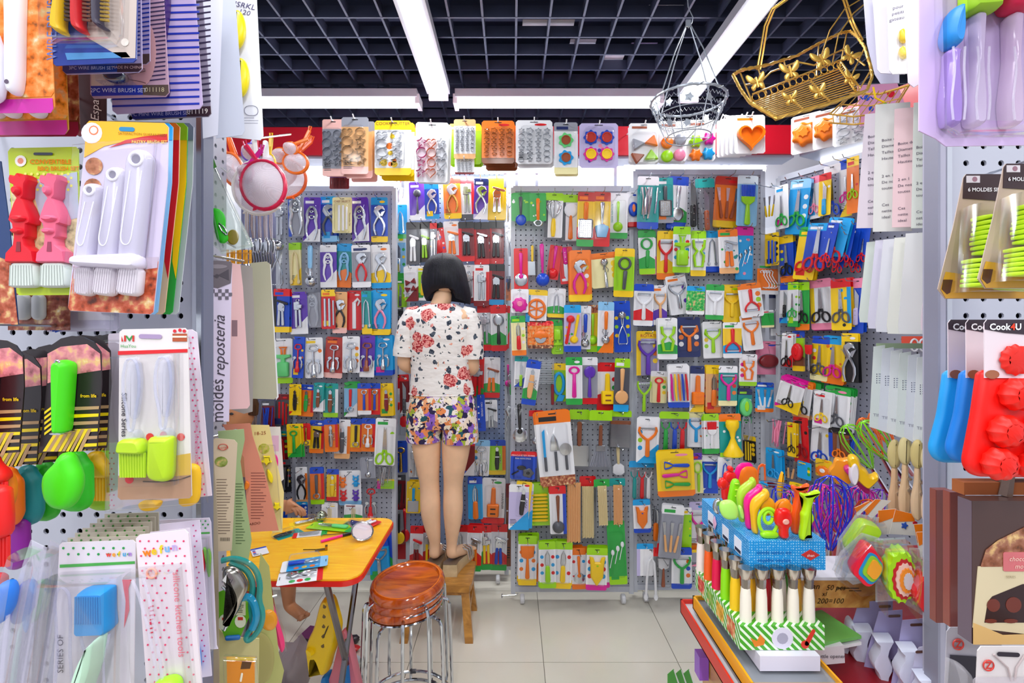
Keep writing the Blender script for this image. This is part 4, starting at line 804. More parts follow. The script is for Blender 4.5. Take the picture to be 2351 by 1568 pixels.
# goods in the narrow gap left of the woman and right of her
rows(None, planeY(2.93), 'narrow strip left of the woman', [
 ('upper part', [(897,410,932,470,'-/w/-/rr','blob','s',{'bl':0}),(905,470,935,548,'c/c/g/ww','tongs','s'),(893,452,905,545,'y/y/-/','','y',{'bl':0,'d':'narrow yellow card edge'}),(900,540,932,640,'w/B/g/','knife','s'),(888,590,912,670,'c/y/y/','','c',{'bl':0}),(905,640,934,705,'g/l/-/yw','knife','d'),(895,700,925,775,'d/k/-/','press','s'),(893,770,915,860,'c/b/c/','tongs','s')]),
 ('lower part', [(895,860,930,905,'R/r/-/wy','','r',{'bl':0}),(903,895,920,1000,'-/z/-/','turner','rk'),(918,895,938,1000,'-/z/-/','server','rk'),(906,1012,935,1085,'b/b/-/GG','openertop','G'),(905,1090,932,1170,'d/R/-/','blob','k'),(903,1172,930,1250,'-/z/-/','spoon','yk',{'flip':True}),(918,1165,942,1245,'-/z/-/','spoon','rr',{'flip':True})]),
], 0)
rows(None, planeY(2.9), 'narrow strip right of the woman', [
 ('upper part', [(1158,440,1178,520,'-/z/-/','whisk','s'),(1160,520,1180,600,'-/z/-/','whisk','ss'),(1160,605,1178,700,'-/z/-/','blob','s'),(1162,640,1176,690,'b/o/-/','','b',{'bl':0})]),
 ('lower part', [(1160,700,1178,820,'-/z/-/','tongs','s'),(1158,820,1176,905,'-/z/-/','ladle','mm'),(1164,850,1180,915,'-/z/-/','whisk','g'),(1158,920,1178,1000,'-/z/-/','pliers','s'),(1162,1110,1180,1300,'R/u/-/','','R',{'bl':0})]),
], 0)
# ---------------------------------------------------------------- big packs hanging from the canopy
def trow(x0, y0, x1, y1, spec, tk, cols, label, Y=2.38, n=0, rz=0, **op):
 c = P((x0+x1)/2, (y0+y1)/2, Y); w, h = S(x1-x0, Y), S(y1-y0, Y); op.setdefault('tilt', 0); op['tilt'] *= PI/180
 if rz: w = w/math.cos(rz)
 if n > 1: op['name'] = 'hanging_pack'
 e = pack(c, w, h, spec, tk, cols, label, rz=rz, seed=int(x0), **{k: v for k, v in op.items() if k != 'group'})
 for q in range(n):
  c2 = c+Vector((.006*(q+1)+R.uniform(-.003, .004), .03*(q+1), R.uniform(-.012, .006)))
  pack(c2, w, h, spec, None, cols, ORD[q]+' spare behind the '+' '.join(label.split(',')[0].split()[:12]), rz=rz, tilt=op['tilt']+R.uniform(-.02, .02), seed=int(x0), group='spares behind '+label[:30], art=op.get('art'))
 top = c.z+h/2-.012
 rk = FA if c.x < FB.location.x-.55 else (FB if c.x < FD.location.x-.46 else FD)
 MB().tube([(c.x-rk.location.x-.03, .0, .1), (c.x-rk.location.x-.01, -.06, top-rk.location.z+.06), (c.x-rk.location.x, Y-YF-.02, top-rk.location.z), (c.x-rk.location.x, Y-YF-.035, top-rk.location.z+.012)], .0035, 5).build('hook', mat('w', 'plastic'), rk)
 return e
trow(740,274,790,404,'j/e/j/fo','cutters','s','narrow clear faced pack of steel cookie cutters, leftmost in the canopy row',n=1,art='l')
trow(784,269,846,400,'e/h/j/fo','cutters','s','clear faced pack of animal shaped steel cutters with tan edge',n=3,art='l',bl=.05)
trow(757,402,802,434,'v/R/-/vv','cuttersmall','v','small purple box hanging under the steel cutter packs',Y=2.5,bl=.02,art='')
trow(860,277,944,402,'y/w/y/yo','cutters','s','white card with yellow header and steel cutters lettered cookie cutter',n=3,art='q',tx=-.08,text=[('COOKIE CUTTER',0,.42,.12,'u',0)],toolscale=.95)
trow(953,281,1029,419,'w/w/-/ow','cuttersmix','mo','large white card of coloured cutters with a red left edge',n=1,art='',tilt=1.5,tx=0,tz=-.1)
trow(1030,284,1105,378,'y/l/-/lw','', 'l','yellow and lime cards behind the small cutter box',Y=2.46,bl=0,n=1)
trow(1042,274,1092,365,'h/w/h/oo','cuttersmall','e','tan topped box of tiny grey cutters with arched window',art='',toolscale=.95,nobl=False)
trow(1044,364,1089,400,'-/w/R/Rr','cuttersmall','R','small white box of three purple cutters under the tan box',art='',Y=2.4)
trow(1106,277,1181,375,'o/o/u/yr','cuttersmall','f','orange blister pack of copper coloured wire cutters',n=3,art='x')
trow(1184,276,1268,377,'w/w/-/rr','cuttersmall','s','white pack with pink lettering and bright steel cutters',n=1,art='xl',bl=.05)
trow(1272,281,1326,400,'e/w/q/gn','cups2','xcf','tall white card of lime and blue flower cups',n=1,art='X',toolscale=1)
trow(1330,283,1419,386,'i/i/i/vp','cups4','bmDy','lilac card of four flower rimmed cups in blue and magenta',art='q',bl=.04,toolscale=1.15)
trow(1444,283,1513,372,'w/w/-/of','tri','eofl','white card of triangular silicone moulds right of the flower cups',n=1,art='X',tz=-.16)
trow(1513,278,1576,370,'w/w/-/of','rounds','oelp','white card of four round silicone moulds behind the wire basket',n=1,art='X',tz=-.16)
trow(1577,275,1643,367,'w/w/-/of','flow','lmoc','white card of four flower silicone moulds beside the round ones',n=1,art='X',tz=-.16)
for q in range(4): trow(1645+q*10,277-q*4,1700+q*14,362-q*3,'w/w/-/or','','w',['leftmost','second','third','fourth'][q]+' of the white mould cards fanned behind the heart mould',Y=2.5-.03*q,bl=0,art='x')
trow(1686,264,1757,352,'w/w/-/ro','heart','o','white card with red line and orange heart shaped mould',art='X',bl=.03,tz=-.08,toolscale=.9,tilt=-1)
c_ = [(1826,262,1876,350),(1876,252,1924,338),(1925,248,1984,330)]
for i, (x0, y0, x1, y1) in enumerate(c_):
 Y = 2.3-.13*i; c = P((x0+x1)/2, (y0+y1)/2, Y); pack(c, S(x1-x0, Y)*1.25, S(y1-y0, Y), 'w/w/-/of', 'pumpkin' if i < 2 else 'cutters', 'o' if i < 2 else 's', ['white card with two orange ribbed moulds at the canopy corner', 'white card with orange pumpkin mould under the gold basket', 'white card of steel cutters under the gold basket'][i], rz=-.75, seed=i, art='X', tz=-.05, toolscale=1.1)
# ---------------------------------------------------------------- near racks at the left and right edge of the view
def hw_(o):
 n = len(o); ar = abs(sum(o[i-1][0]*o[i][1]-o[i][0]*o[i-1][1] for i in range(n)))/2; pe = sum(math.hypot(o[i][0]-o[i-1][0], o[i][1]-o[i-1][1]) for i in range(n)); return 2*ar/pe
def chai(q, closed=True):
 """round the corners of a pixel outline"""
 if len(q) > 26: return q
 for it in range(2):
  n = len(q); o = [] if closed else [q[0]]
  for i in range(n if closed else n-1):
   a, b = q[i], q[(i+1) % n]; l = math.hypot(b[0]-a[0], b[1]-a[1]) or 1; k = min(.25, (8, 3)[it]/l); o += [(a[0]+(b[0]-a[0])*k, a[1]+(b[1]-a[1])*k), (b[0]-(b[0]-a[0])*k, b[1]-(b[1]-a[1])*k)]
  q = o if closed else o+[q[-1]]
 return q
class Fr:
 """a thing on a vertical plane: positions are given as the photograph's pixels and land on that plane in metres"""
 def __init__(s, name, ax, ay, Y, label, cat, rz=0, group=None):
  s.A = P(ax, ay, Y); s.rz = rz; s.d = Vector((math.cos(rz), math.sin(rz), 0)); s.n = Vector((-math.sin(rz), math.cos(rz), 0))
  s.e = empty(name, s.A, label, cat, group, rz=rz); s.u = Y/F
 def p(s, px, py):
  d = Vector(((px-CX)/F, 1, (CY-py)/F)); o = Vector((0, 0, CZ)); t = (s.A-o).dot(s.n)/d.dot(s.n); h = o+d*t-s.A
  return (h.dot(s.d), h.z)
 def o(s, pts): return [s.p(x, y) for x, y in pts]
 def card(s, name, pts, m, y=0, t=.0012, kind='print'):
  return MB().prism(s.o(pts), y, y+t).build(name, mat(m, kind) if isinstance(m, str) else m, s.e, smooth=False)
 def ink(s, shapes, m, y=-.0004, name='print', kind='print'):
  b = MB()
  for q in shapes: b.prism(s.o(q), y, y+.0003)
  return b.build(name, mat(m, kind) if isinstance(m, str) else m, s.e, smooth=False)
 def puff(s, name, outs, m, t=.01, ins=.3, y=-.001, kind='silicone'):
  b = MB()
  for q in outs:
   o = s.o(chai(q)); b.puff(o, t, min(ins, .5)*hw_(o), y)
  return b.build(name, mat(m, kind) if isinstance(m, str) else m, s.e)
 def tube(s, name, paths, r, m, y=-.008, kind='plastic', closed=False, n=8):
  b = MB()
  for q in paths: b.tube([(a, y, c) for a, c in s.o(chai(q, closed) if 3 < len(q) < 20 else q)], r*s.u, n, closed)
  return b.build(name, mat(m, kind) if isinstance(m, str) else m, s.e)
 def text(s, st, px, py, hpx, c, rot=0, y=-.0009, shear=0, sx=1, align='CENTER', mirror=False, bold=0):
  a, z = s.p(px, py); return txt(s.e, st, a, z, hpx*s.u*1.35, mat(c, 'paper'), y, rot, shear, align, sx, mirror=mirror, bold=bold)
 def film(s, pts, y=-.02, name='clear_film', bulge=.012):
  b = MB(); o = s.o(pts); xs = [a for a, _ in o]; zs = [c for _, c in o]; mn = min(max(xs)-min(xs), max(zs)-min(zs)); b.puff(o, abs(y), mn*.06, -.0005)
  return b.build(name, clear(), s.e)
def rc(x0, y0, x1, y1): return [(x0, y0), (x1, y0), (x1, y1), (x0, y1)]
def dots(x0, y0, x1, y1, dx, dy, r, skew=0):
 out = []; j = 0; y = y0
 while y <= y1:
  x = x0+(dx/2 if j % 2 else 0)+skew*(y-y0)
  while x <= x1+skew*(y-y0): out.append(circ(x, y, r, 6)); x += dx
  y += dy; j += 1
 return out
def stripes(x0, y0, x1, y1, n, k=.35, slope=0):
 h = (y1-y0)/n; return [[(x0, y0+h*i), (x1, y0+h*i+slope), (x1, y0+h*(i+k)+slope), (x0, y0+h*(i+k))] for i in range(n)]
def lines(x0, y0, n, dy, w, t=2, seed=1):
 r = random.Random(seed); return [rc(x0, y0+dy*i, x0+w*r.uniform(.6, 1), y0+dy*i+t) for i in range(n)]
# near racks
def nearrack(px0, px1, Y, label, postpx, side):
 a, b = P(px0, 0, Y), P(px1, 0, Y); w = b.x-a.x; e = empty('display_rack', ((a.x+b.x)/2, Y, 0), label, 'display rack')
 pegmesh(w, 1.75, .0285, .0052).build('pegboard', mat('b4b6c4', 'paint'), e, (0, 0, .5), smooth=False)
 MB().box(-w/2, w/2, .01, .014, .3, 2.3).build('back_panel', mat('2c2c38', 'paper'), e, smooth=False)
 MB().box(-w/2, w/2, 0, .05, .05, .5).build('base', mat('c4c6d0', 'paint'), e, smooth=False)
 for q, (px, wd, yy, c) in enumerate(postpx):
  x = P(px, 0, Y).x-e.location.x; MB().prism(rrect(x-wd/2, x+wd/2, yy, yy+.03, .004), 0, 1).build('upright', mat(c, 'metal'), e, (0, 0, .05)) if False else MB().box(x-wd/2, x+wd/2, yy, yy+.028, .05, 2.3).build('upright', mat(c, 'metal' if c == 's' else 'paint'), e, smooth=False)
 return e
NL = nearrack(-260, 472, .86, 'near perforated rack at the left edge full of silicone brushes', ((456, .007, -.012, 'b0b4c4'), (470, .012, -.014, 's'), (481, .004, -.02, '70748a')), 1)
NR = nearrack(2158, 2640, .84, 'near perforated rack at the right edge holding silicone moulds', ((2164, .008, -.014, 'b8bcc8'), (2147, .016, -.012, 'b0aec0'), (2133, .004, -.02, '8a8a9c')), -1)
for rk, xs in ((NL, ((-.32, 1.86), (-.1, 1.9), (.12, 1.86), (-.2, 1.5), (.1, 1.5), (-.1, 1.2))), (NR, ((-.12, 1.75), (.02, 1.75), (-.12, 1.5), (-.1, 1.22)))):
 for x, z in xs: link('hook', MB().tube([(0, 0, 0), (0, -.24, .004), (0, -.25, .016)], .0022, 5).mesh('hook'), mat('s'), rk, (x, 0, z))
BL1, BL2 = '0c2c94', '2438b0'
# wire brush cards, top left
f = Fr('brush_card', 215, 0, .60, 'blue and beige card of yellow and red wire brushes, top left corner', 'package')
f.card('card', [(95, -130), (318, -130), (313, 136), (306, 143), (128, 151), (120, 144)], '13308c'); f.ink([[(210, -60), (316, -60), (311, 134), (282, 134), (200, 86)]], 'c8b8b0'); f.ink([[(150, 122), (290, 120), (300, 132), (155, 138)]], '4a8cc8')
f.text('WIRE BRUSH', 131, 60, 24, '6a7cc0', -PI/2, sx=.85); f.ink([circ(288, 98, 9, 10)], 'e8e0d8', -.001)
f.puff('brush_handle', [[(145, -90), (162, -90), (163, 20), (160, 72), (167, 84), (160, 90), (140, 80), (138, 66), (146, 10)]], 'y', .016); f.puff('brush_handle', [[(185, -90), (204, -90), (202, 20), (204, 70), (213, 82), (206, 88), (187, 78), (184, 60)]], 'r', .016)
f.puff('brush_handle', [[(228, -90), (242, -90), (240, 20), (243, 66), (262, 74), (246, 76), (230, 66)]], '4a4458', .014)
for x, c in ((164, '5a4a40'), (205, '8a5a48'), (245, 'b09040')): f.tube('bristles', [[(x+2, -60+9*i), (x+20, -58+9*i)] for i in range(14)], 3.2, c, -.01, 'paper', n=5)
f.film([(128, -120), (306, -120), (300, 95), (288, 118), (135, 120)], -.03)
def stripecard(pts, Y, base, sc, label, x0, x1, n, y0=-60, y1=240):
 g = Fr('brush_card', 300, 0, Y, label, 'package'); g.card('card', pts, base); g.ink(stripes(x0, y0, x1, y1, n, .28, -6), sc); return g
g = stripecard([(110, -130), (322, -130), (326, 158), (318, 166), (152, 171), (144, 163)], .63, 'b8a8d0', BL1, 'striped card behind the yellow and red wire brushes, dark strip at bottom', 270, 322, 22, -60, 140)
g.card('strip', [(145, 150), (270, 148), (270, 165), (152, 169), (145, 163)], '1c3c8c', -.0008, .0006); g.card('strip', [(270, 148), (326, 146), (326, 158), (318, 165), (270, 166)], '4a3038', -.0008, .0006)
g.text('3PC WIRE BRUSH SET', 212, 161, 8, 'c8d0f0', 0, -.0016); g.text('MADE IN CHINA', 294, 159, 7, 'd8b0b0', 0, -.0016)
g = stripecard([(120, -130), (343, -130), (344, 140), (336, 147), (150, 150)], .645, 'a898c4', BL1, 'second striped card behind the wire brushes with brown corner', 300, 343, 18, -60, 126); g.card('strip', [(270, 128), (344, 124), (344, 140), (336, 147), (270, 148)], '483430', -.0008, .0006)
g = stripecard([(205, -130), (368, -130), (388, 212), (380, 222), (215, 226), (207, 216)], .67, 'c4a0b4', '3a3058', 'card of two wire brushes with pink oval and number strip', 330, 380, 26, -60, 195)
g.ink([circ(325, 120, 34, 18, 80)], 'd8a4a8', -.0006); g.ink([rc(210, 165, 262, 198)], 'e8d0c0', -.0006); g.tube('drawing', [[(300+46*math.sin(i*.8)*.6+10, 60+i*4) for i in range(34)]], .8, '5a3038', -.0014, n=4)
g.card('strip', [(209, 198), (328, 196), (329, 218), (212, 221)], BL2, -.0008, .0006); g.card('strip', [(328, 196), (387, 195), (388, 212), (380, 220), (329, 218)], '5c4c44', -.0008, .0006); g.text('2PC WIRE BRUSH SET', 274, 213, 10, 'e8e8ff', 0, -.0016); g.text('011118', 357, 212, 11, 'd0c4a0', 0, -.0016)
g.puff('brush_head', [circ(275, 182, 26, 14, 14)], '6a7078', .012, kind='metal'); g.film([(250, -100), (310, -100), (308, 200), (244, 200)], -.02)
g = stripecard([(240, -130), (440, -130), (465, 240), (458, 250), (268, 262), (258, 254)], .70, 'c8b4dc', BL2, 'lilac card with blue stripes and a dark purple brush handle', 258, 458, 19, -50, 258)
g.puff('brush_handle', [[(368, -100), (398, -100), (396, 30), (386, 100), (390, 160), (396, 220), (385, 230), (372, 160), (370, 100), (378, 40)]], '4a2c78', .018, kind='trans')
g = stripecard([(280, -130), (455, -130), (485, 260), (478, 268), (310, 276), (300, 266)], .725, '9890a4', '38304c', 'grey striped mini wire brush card behind the lilac one', 440, 484, 22, -50, 250)
g.card('strip', [(300, 252), (428, 247), (429, 268), (306, 274)], '20308c', -.0008, .0006); g.card('strip', [(428, 247), (484, 244), (485, 260), (478, 267), (429, 268)], '3c2830', -.0008, .0006); g.text('3PC MINI WIRE BRUSH SET', 368, 266, 9, 'c8c8f0', -.03, -.0016); g.text('011119', 455, 262, 12, 'f0e8e0', -.03, -.0016)
f = Fr('spatula_card', 212, 230, .78, 'dark brown card with cursive white lettering under the wire brushes', 'package'); f.card('card', rc(180, 120, 244, 300), '3c1418'); f.text('Espatula', 228, 235, 20, 'e0c8c0', -PI/2, shear=.3); f.card('lower_card', rc(180, 300, 196, 312), 'R', -.001)
# orange brush cards at the far left edge
for q, (pts, Y, c, lab) in enumerate(((([(-90, -120), (112, -120), (125, 245), (118, 256), (-90, 262)]), .60, 'e8903c', 'orange picture card of a white brush handle at the far left edge'),
      (([(-90, -120), (140, -120), (157, 296), (150, 306), (-90, 312)]), .64, 'e0a030', 'amber picture card with magenta band behind the white brush handle'), (([(-90, -120), (168, -120), (183, 296), (176, 310), (-90, 316)]), .68, '8a4028', 'brown and maroon picture card edge third in the far left stack'))):
 g = Fr('brush_card', 40, 100, Y, lab, 'package'); g.card('card', pts, c); g.card('picture', [(x if x > 0 else x, y-(34 if y > 200 else 0)) for x, y in pts], mat(('e87818', 'e89020', '9a4020')[q], 'photo'), -.0006, .0005)
 x1 = pts[-2][0]; g.ink([[(-90, pts[-1][1]-30), (x1+4, pts[-1][1]-36), (x1+6, pts[-1][1]-12), (x1, pts[-1][1]-2), (-90, pts[-1][1]-1)]], ('c820a0', 'c83098', 'a01040')[q], -.001)
 if q == 0:
  g.puff('handle', [[(34, -110), (72, -110), (68, 60), (66, 190), (60, 222), (50, 228), (42, 220), (38, 190), (38, 60)]], 'eceaf4', .018); g.puff('scoop', [[(-60, 60), (10, 80), (26, 130), (30, 200), (22, 240), (-60, 262)]], 'e6e4f2', .016); g.ink([circ(52, 205, 5, 10)], '5a4a60', -.0195)
 if q == 1:
  for x in (4, 40, 98): g.puff('handle_end', [circ(x, 262, 17, 12, 14)], 'e8e8f2', .012)
# convertible brush set: red and pink chef-shaped brushes
f = Fr('brush_card', 100, 500, .66, 'lime card of one red and one pink figure-shaped pastry brush', 'package')
f.card('card', [(24, 340), (174, 337), (180, 343), (184, 672), (178, 677), (44, 678), (38, 672), (18, 348)], 'c4dc1c'); f.card('picture', [(26, 430), (180, 420), (183, 655), (37, 656)], mat('c8c090', 'photo'), -.0006, .0005)
f.ink([[(70, 415), (178, 395), (182, 500), (100, 520)]], 'b8c4d8', -.0009); f.ink(dots(60, 400, 170, 440, 14, 9, 3.4), 'e8ec70', -.0011); f.ink([circ(49, 370, 13, 14)], 'f4f0f0', -.0011); f.ink([circ(49, 370, 7, 10)], 'e89070', -.0013)
f.text('CONVERTIBLE', 118, 377, 11, 'f08810', 0, -.0014, bold=.02); f.text('BBQ BRUSH SET', 136, 392, 10, 'e88810', 0, -.0014, bold=.02); f.ink([cap(82, 354, 120, 354, 3)], '28304c', -.0014)
for dx, c, nm in ((0, 'e0182c', 'red_brush'), (69, 'f06a8c', 'pink_brush')):
 f.puff('figure_handle', [[(46+dx, 418), (50+dx, 408), (60+dx, 412), (66+dx, 404), (74+dx, 411), (86+dx, 408), (90+dx, 420), (85+dx, 430), (84+dx, 455), (78+dx, 462), (88+dx, 480), (98+dx, 506), (96+dx, 518), (88+dx, 520), (88+dx, 546), (82+dx, 552), (84+dx, 566), (102+dx, 580), (104+dx, 606), (40+dx, 606), (40+dx, 584), (56+dx, 566), (58+dx, 550), (54+dx, 520), (46+dx, 512), (48+dx, 500), (58+dx, 472), (64+dx, 462), (58+dx, 455), (57+dx, 432), (48+dx, 428)]], c, .016, .12)
 f.puff('face', [circ(69+dx, 446, 10, 12, 12), circ(73+dx, 508, 18, 14, 9), rc(58+dx, 528, 84+dx, 544)], c, .022, .5); f.ink([[(68+dx, 560), (76+dx, 560), (77+dx, 582), (66+dx, 582)]], '8a1828' if dx == 0 else '983050', -.0175)
 f.puff('bristles', [[(44+dx, 604), (102+dx, 604), (104+dx, 655), (98+dx, 662), (42+dx, 662), (40+dx, 655)]], 'dce4de', .013, .15); f.tube('bristle_lines', [[(48+dx+6*i, 612), (46+dx+6.6*i, 658)] for i in range(9)], .8, 'bcc4c0', -.0145, n=4)
# pastry brush set
for q, (dx, c1, c2, Y) in enumerate(((58, '8088a0', 'dcdce6', .78), (44, 'l', 'g', .75), (26, 'o', '*', .72), (10, 'c', 'B', .69), (0, 'f8b418', 'd8cce6', .62))):
 lab = ['pale grey card at the back of the pastry brush stack', 'green and yellow card edge behind the white pastry brushes', 'orange picture card edge behind the white pastry brushes', 'blue card directly behind the white pastry brushes', 'yellow topped card of three white translucent pastry brushes'][q]
 f = Fr('brush_card', 280, 500, Y, lab, 'package'); pts = [(200+dx, 284), (206+dx, 278), (378+dx, 283), (387+dx, 292), (384+dx, 420), (352+dx, 716), (345+dx, 722), (162+dx, 714), (156+dx, 706)]
 f.card('card', pts, c2 if c2 != '*' else 'f0c8a0'); f.card('header', [(200+dx, 284), (206+dx, 278), (378+dx, 283), (387+dx, 292), (386+dx, 322), (300+dx, 322), (240+dx, 336), (194+dx, 362)], c1, -.0008, .0007)
 if q in (1, 2): f.ink([[(370+dx, 290), (386+dx, 292), (384+dx, 420), (360+dx, 640), (352+dx, 600)]], ('y', 'r')[q-1], -.0006)
 if q == 4:
  f.ink([[(385, 308), (386, 326), (330, 326), (290, 330), (250, 340), (290, 322), (330, 314)]], 'c81c20', -.001); f.ink([circ(212, 306, 24, 16)], 'e8e0f0', -.0011); f.ink([circ(217, 300, 11, 12)], 'e8804c', -.0013); f.ink([circ(217, 300, 8, 12)], 'f4e8e8', -.0014)
  f.text('SATISFACTION GUARANTEED', 328, 312, 6, '8a6414', .04, -.0016); f.text('PASTRY BRUSH SET', 345, 330, 7, 'f8c860', 0, -.0016, bold=.02); f.ink([cap(280, 297, 306, 298, 5)], '2484b4', -.0014)
  f.card('picture', [(172, 600), (364, 600), (352, 716), (345, 721), (162, 713), (157, 706)], mat('b44820', 'photo'), -.0006, .0005); f.ink([[(172, 600), (364, 590), (362, 615), (170, 640)]], 'c8b8cc', -.0008)
  for x, y in ((217, 382), (214, 430), (211, 478)): f.ink([circ(x, y, 20, 16)], mat('a05828', 'photo'), -.001)
  for (x0, y0, x1, y1, r) in ((232, 447, 212, 596, 21), (284, 413, 262, 596, 24), (336, 378, 313, 594, 29)):
   f.puff('brush_handle', [[(a, b) for a, b in cap(x0, y0, x1, y1, r, r*.85, 7)]], 'dcd6ec', .016, .2, kind='trans'); f.tube('hanging_ring', [circ(x0, y0-2, r*.5, 12)], 3.5, 'ece8f6', -.017, 'silicone', True); f.ink([circ(x0, y0-2, r*.34, 10)], '8a8498', -.0172)
   f.tube('handle_groove', [[(x0-r*.45, y0+24), (x1-r*.42, y1-40), (x1-r*.2, y1-27), (x1+r*.2, y1-27), (x1+r*.42, y1-40), (x0+r*.45, y0+24)]], 1.3, 'f0eef8', -.0172, 'silicone')
  f.puff('ferrule', [[(192, 590), (338, 584), (343, 612), (336, 622), (194, 614), (187, 606)]], 'e4def2', .022, .3)
  for a, b, c, d in ((192, 232, 188, 228), (236, 282, 228, 277), (290, 340, 282, 334)):
   f.puff('bristles', [[(a, 612), (b, 616), (d, 683), (c, 677)]], 'e6dee8', .014, .2); f.tube('bristle_lines', [[(a+3+(b-a-6)*i/8, 618), (c+3+(d-c-6)*i/8, 676)] for i in range(9)], .7, 'c8c0cc', -.0155, n=4)
  f.film([(200, 345), (376, 330), (352, 628), (182, 622)], -.026)
f = Fr('brush_card', 10, 560, .70, 'tall barbecue picture card cut by the left edge beside the lime card', 'package'); f.card('card', [(-90, 360), (2, 370), (22, 520), (42, 745), (-90, 755)], '1c3c74'); f.card('picture', [(-90, 560), (26, 600), (42, 745), (-90, 752)], mat('a84820', 'photo'), -.0006, .0005)
f = Fr('brush_card', 100, 720, .77, 'barbecue picture card with brush bristles below the lime card', 'package'); f.card('card', rc(18, 600, 160, 758), mat('8a3c20', 'photo')); f.puff('bristles', [rc(45, 676, 78, 735), rc(84, 676, 110, 735)], 'c8c8cc', .01, .2)
f = Fr('brush_card', 190, 725, .79, 'pale lilac pack with rainbow lines below the pastry brushes', 'package'); f.card('card', [(105, 640), (272, 640), (274, 752), (268, 760), (108, 762)], 'd0c8e4'); f.tube('print', [[(118, 758), (138, 748), (155, 738)], [(124, 760), (144, 750)], [(130, 762), (152, 752)]], 2, 'b', -.002); f.ink([rc(180, 700, 262, 735)], 'e6def0'); f.film(rc(110, 680, 268, 758), -.02)
# black cards with yellow stripes and silicone heads
def blackcard(dx, dy, Y, hc, kind, label, handle=True):
 f = Fr('silicone_tool_card', 165+dx, 900+dy, Y, label, 'package'); q = lambda pts: [(x+dx, y+dy) for x, y in pts]
 body = q([(108, 812), (118, 792), (140, 777), (165, 771), (192, 774), (215, 785), (231, 808), (233, 880), (222, 1030), (88, 1040), (100, 960), (107, 880)])
 f.card('card', body, '241a1e', t=.0015); f.card('picture', q([(110, 812), (140, 796), (200, 790), (230, 812), (232, 850), (180, 858), (110, 880)]), mat('c07078', 'photo'), -.0006, .0005)
 st = [];
 for i in range(6): y = 934+i*17; st.append(q([(170, y), (229-i, y-2), (228-i, y+5), (170, y+8)]))
 f.ink(st[::2], 'b89468', -.001); f.ink(st[1::2], 'f0d408', -.001)
 s2 = [q([(100-i*.5+i*9, 1036), (108+i*9, 1036), (140+i*8, 985), (132+i*8, 985)]) for i in range(10)]; f.ink(s2[::2], 'f0d408', -.0012); f.ink(s2[1::2], 'b89468', -.0012)
 s3 = [q([(104, 945+i*12), (104, 951+i*12), (138, 925+i*12), (138, 919+i*12)]) for i in range(5)]; f.ink(s3, 'f0d408', -.0013)
 f.text('from life', 205+dx, 912+dy, 8, 'f0c818', 0, -.0014, bold=.02)
 if handle:
  f.puff('handle', [q(cap(166, 842, 162, 980, 18, 12, 6))], hc, .022, .35); f.tube('hanging_ring', [q([(160, 835), (165, 822), (172, 830), (168, 842)])], 2.5, 's', -.02, closed=True); f.ink([q(circ(165, 838, 5, 10))], '1c3c1c', -.0226)
  f.puff('collar', [q(rc(148, 984, 178, 992))], 's', .02, .3, kind='metal')
 hd = {'spoon': [[(152, 1036), (176, 1036), (184, 1058), (196, 1085), (197, 1115), (188, 1145), (166, 1166), (140, 1164), (120, 1145), (112, 1112), (116, 1080), (140, 1058)]],
          'spatula': [[(150, 1036), (176, 1036), (182, 1052), (196, 1066), (198, 1150), (180, 1172), (140, 1172), (124, 1150), (122, 1070), (144, 1052)]],
          'brush': [[(152, 1036), (176, 1036), (180, 1052), (204, 1072), (206, 1096), (124, 1096), (126, 1072), (148, 1052)]]}[kind]
 f.puff('silicone_head', [q(o) for o in hd], hc, .02, .35, .004)
 if kind == 'brush': f.tube('silicone_bristles', [q([(128+7*i, 1094), (129+6.9*i, 1148)]) for i in range(12)], 3.6, hc, -.006, 'silicone', n=6)
 return f
blackcard(82, -4, .72, 'a0dc18', 'spatula', 'striped black card with lime spatula, rearmost beside the white card', False)
blackcard(62, -2, .69, 'f8c418', 'brush', 'striped black card with yellow silicone brush behind the green spoon', False)
blackcard(22, -2, .65, '2cc81c', 'spatula', 'striped black card with green spatula just behind the green spoon', False)
blackcard(-52, 20, .70, '2cb81c', 'spatula', 'striped black card with dark green spatula left of the green spoon', False)
blackcard(-92, 30, .67, '1c8c94', 'spatula', 'striped black card with teal silicone spatula', False)
blackcard(-138, 34, .64, 'f87414', 'spatula', 'striped black card with orange spatula near the left edge', False)
blackcard(-178, 8, .585, 'f01818', 'brush', 'striped black card with red brush cut by the left edge')
blackcard(0, 0, .60, '48d814', 'spoon', 'striped black card with bright green silicone spoon and handle')
f = Fr('silicone_spatula', 20, 1200, .55, 'large red silicone brush head hanging at the left edge', 'spatula'); f.puff('silicone_head', [[(-60, 1100), (40, 1110), (46, 1180), (44, 1225), (-60, 1230)]], 'e81c1c', .02); f.tube('silicone_bristles', [[(-40+8*i, 1222), (-40+8*i, 1290)] for i in range(11)], 4.2, 'd81414', -.01, 'silicone', n=6)
f = Fr('silicone_spatula', 55, 1250, .66, 'purple silicone spatula hanging below the teal one', 'spatula'); f.puff('silicone_head', [[(28, 1180), (78, 1190), (80, 1270), (66, 1298), (40, 1302), (26, 1280)]], '8c1c98', .015); f.puff('handle', [[(40, 1150), (60, 1150), (58, 1190), (42, 1190)]], '8c1c98', .014)
f = Fr('silicone_spatula', 20, 1130, .60, 'orange silicone spatula beside the red brush at the left edge', 'spatula'); f.puff('silicone_head', [[(14, 1078), (40, 1082), (47, 1110), (46, 1140), (34, 1170), (24, 1176), (14, 1150)]], 'f88020', .014)
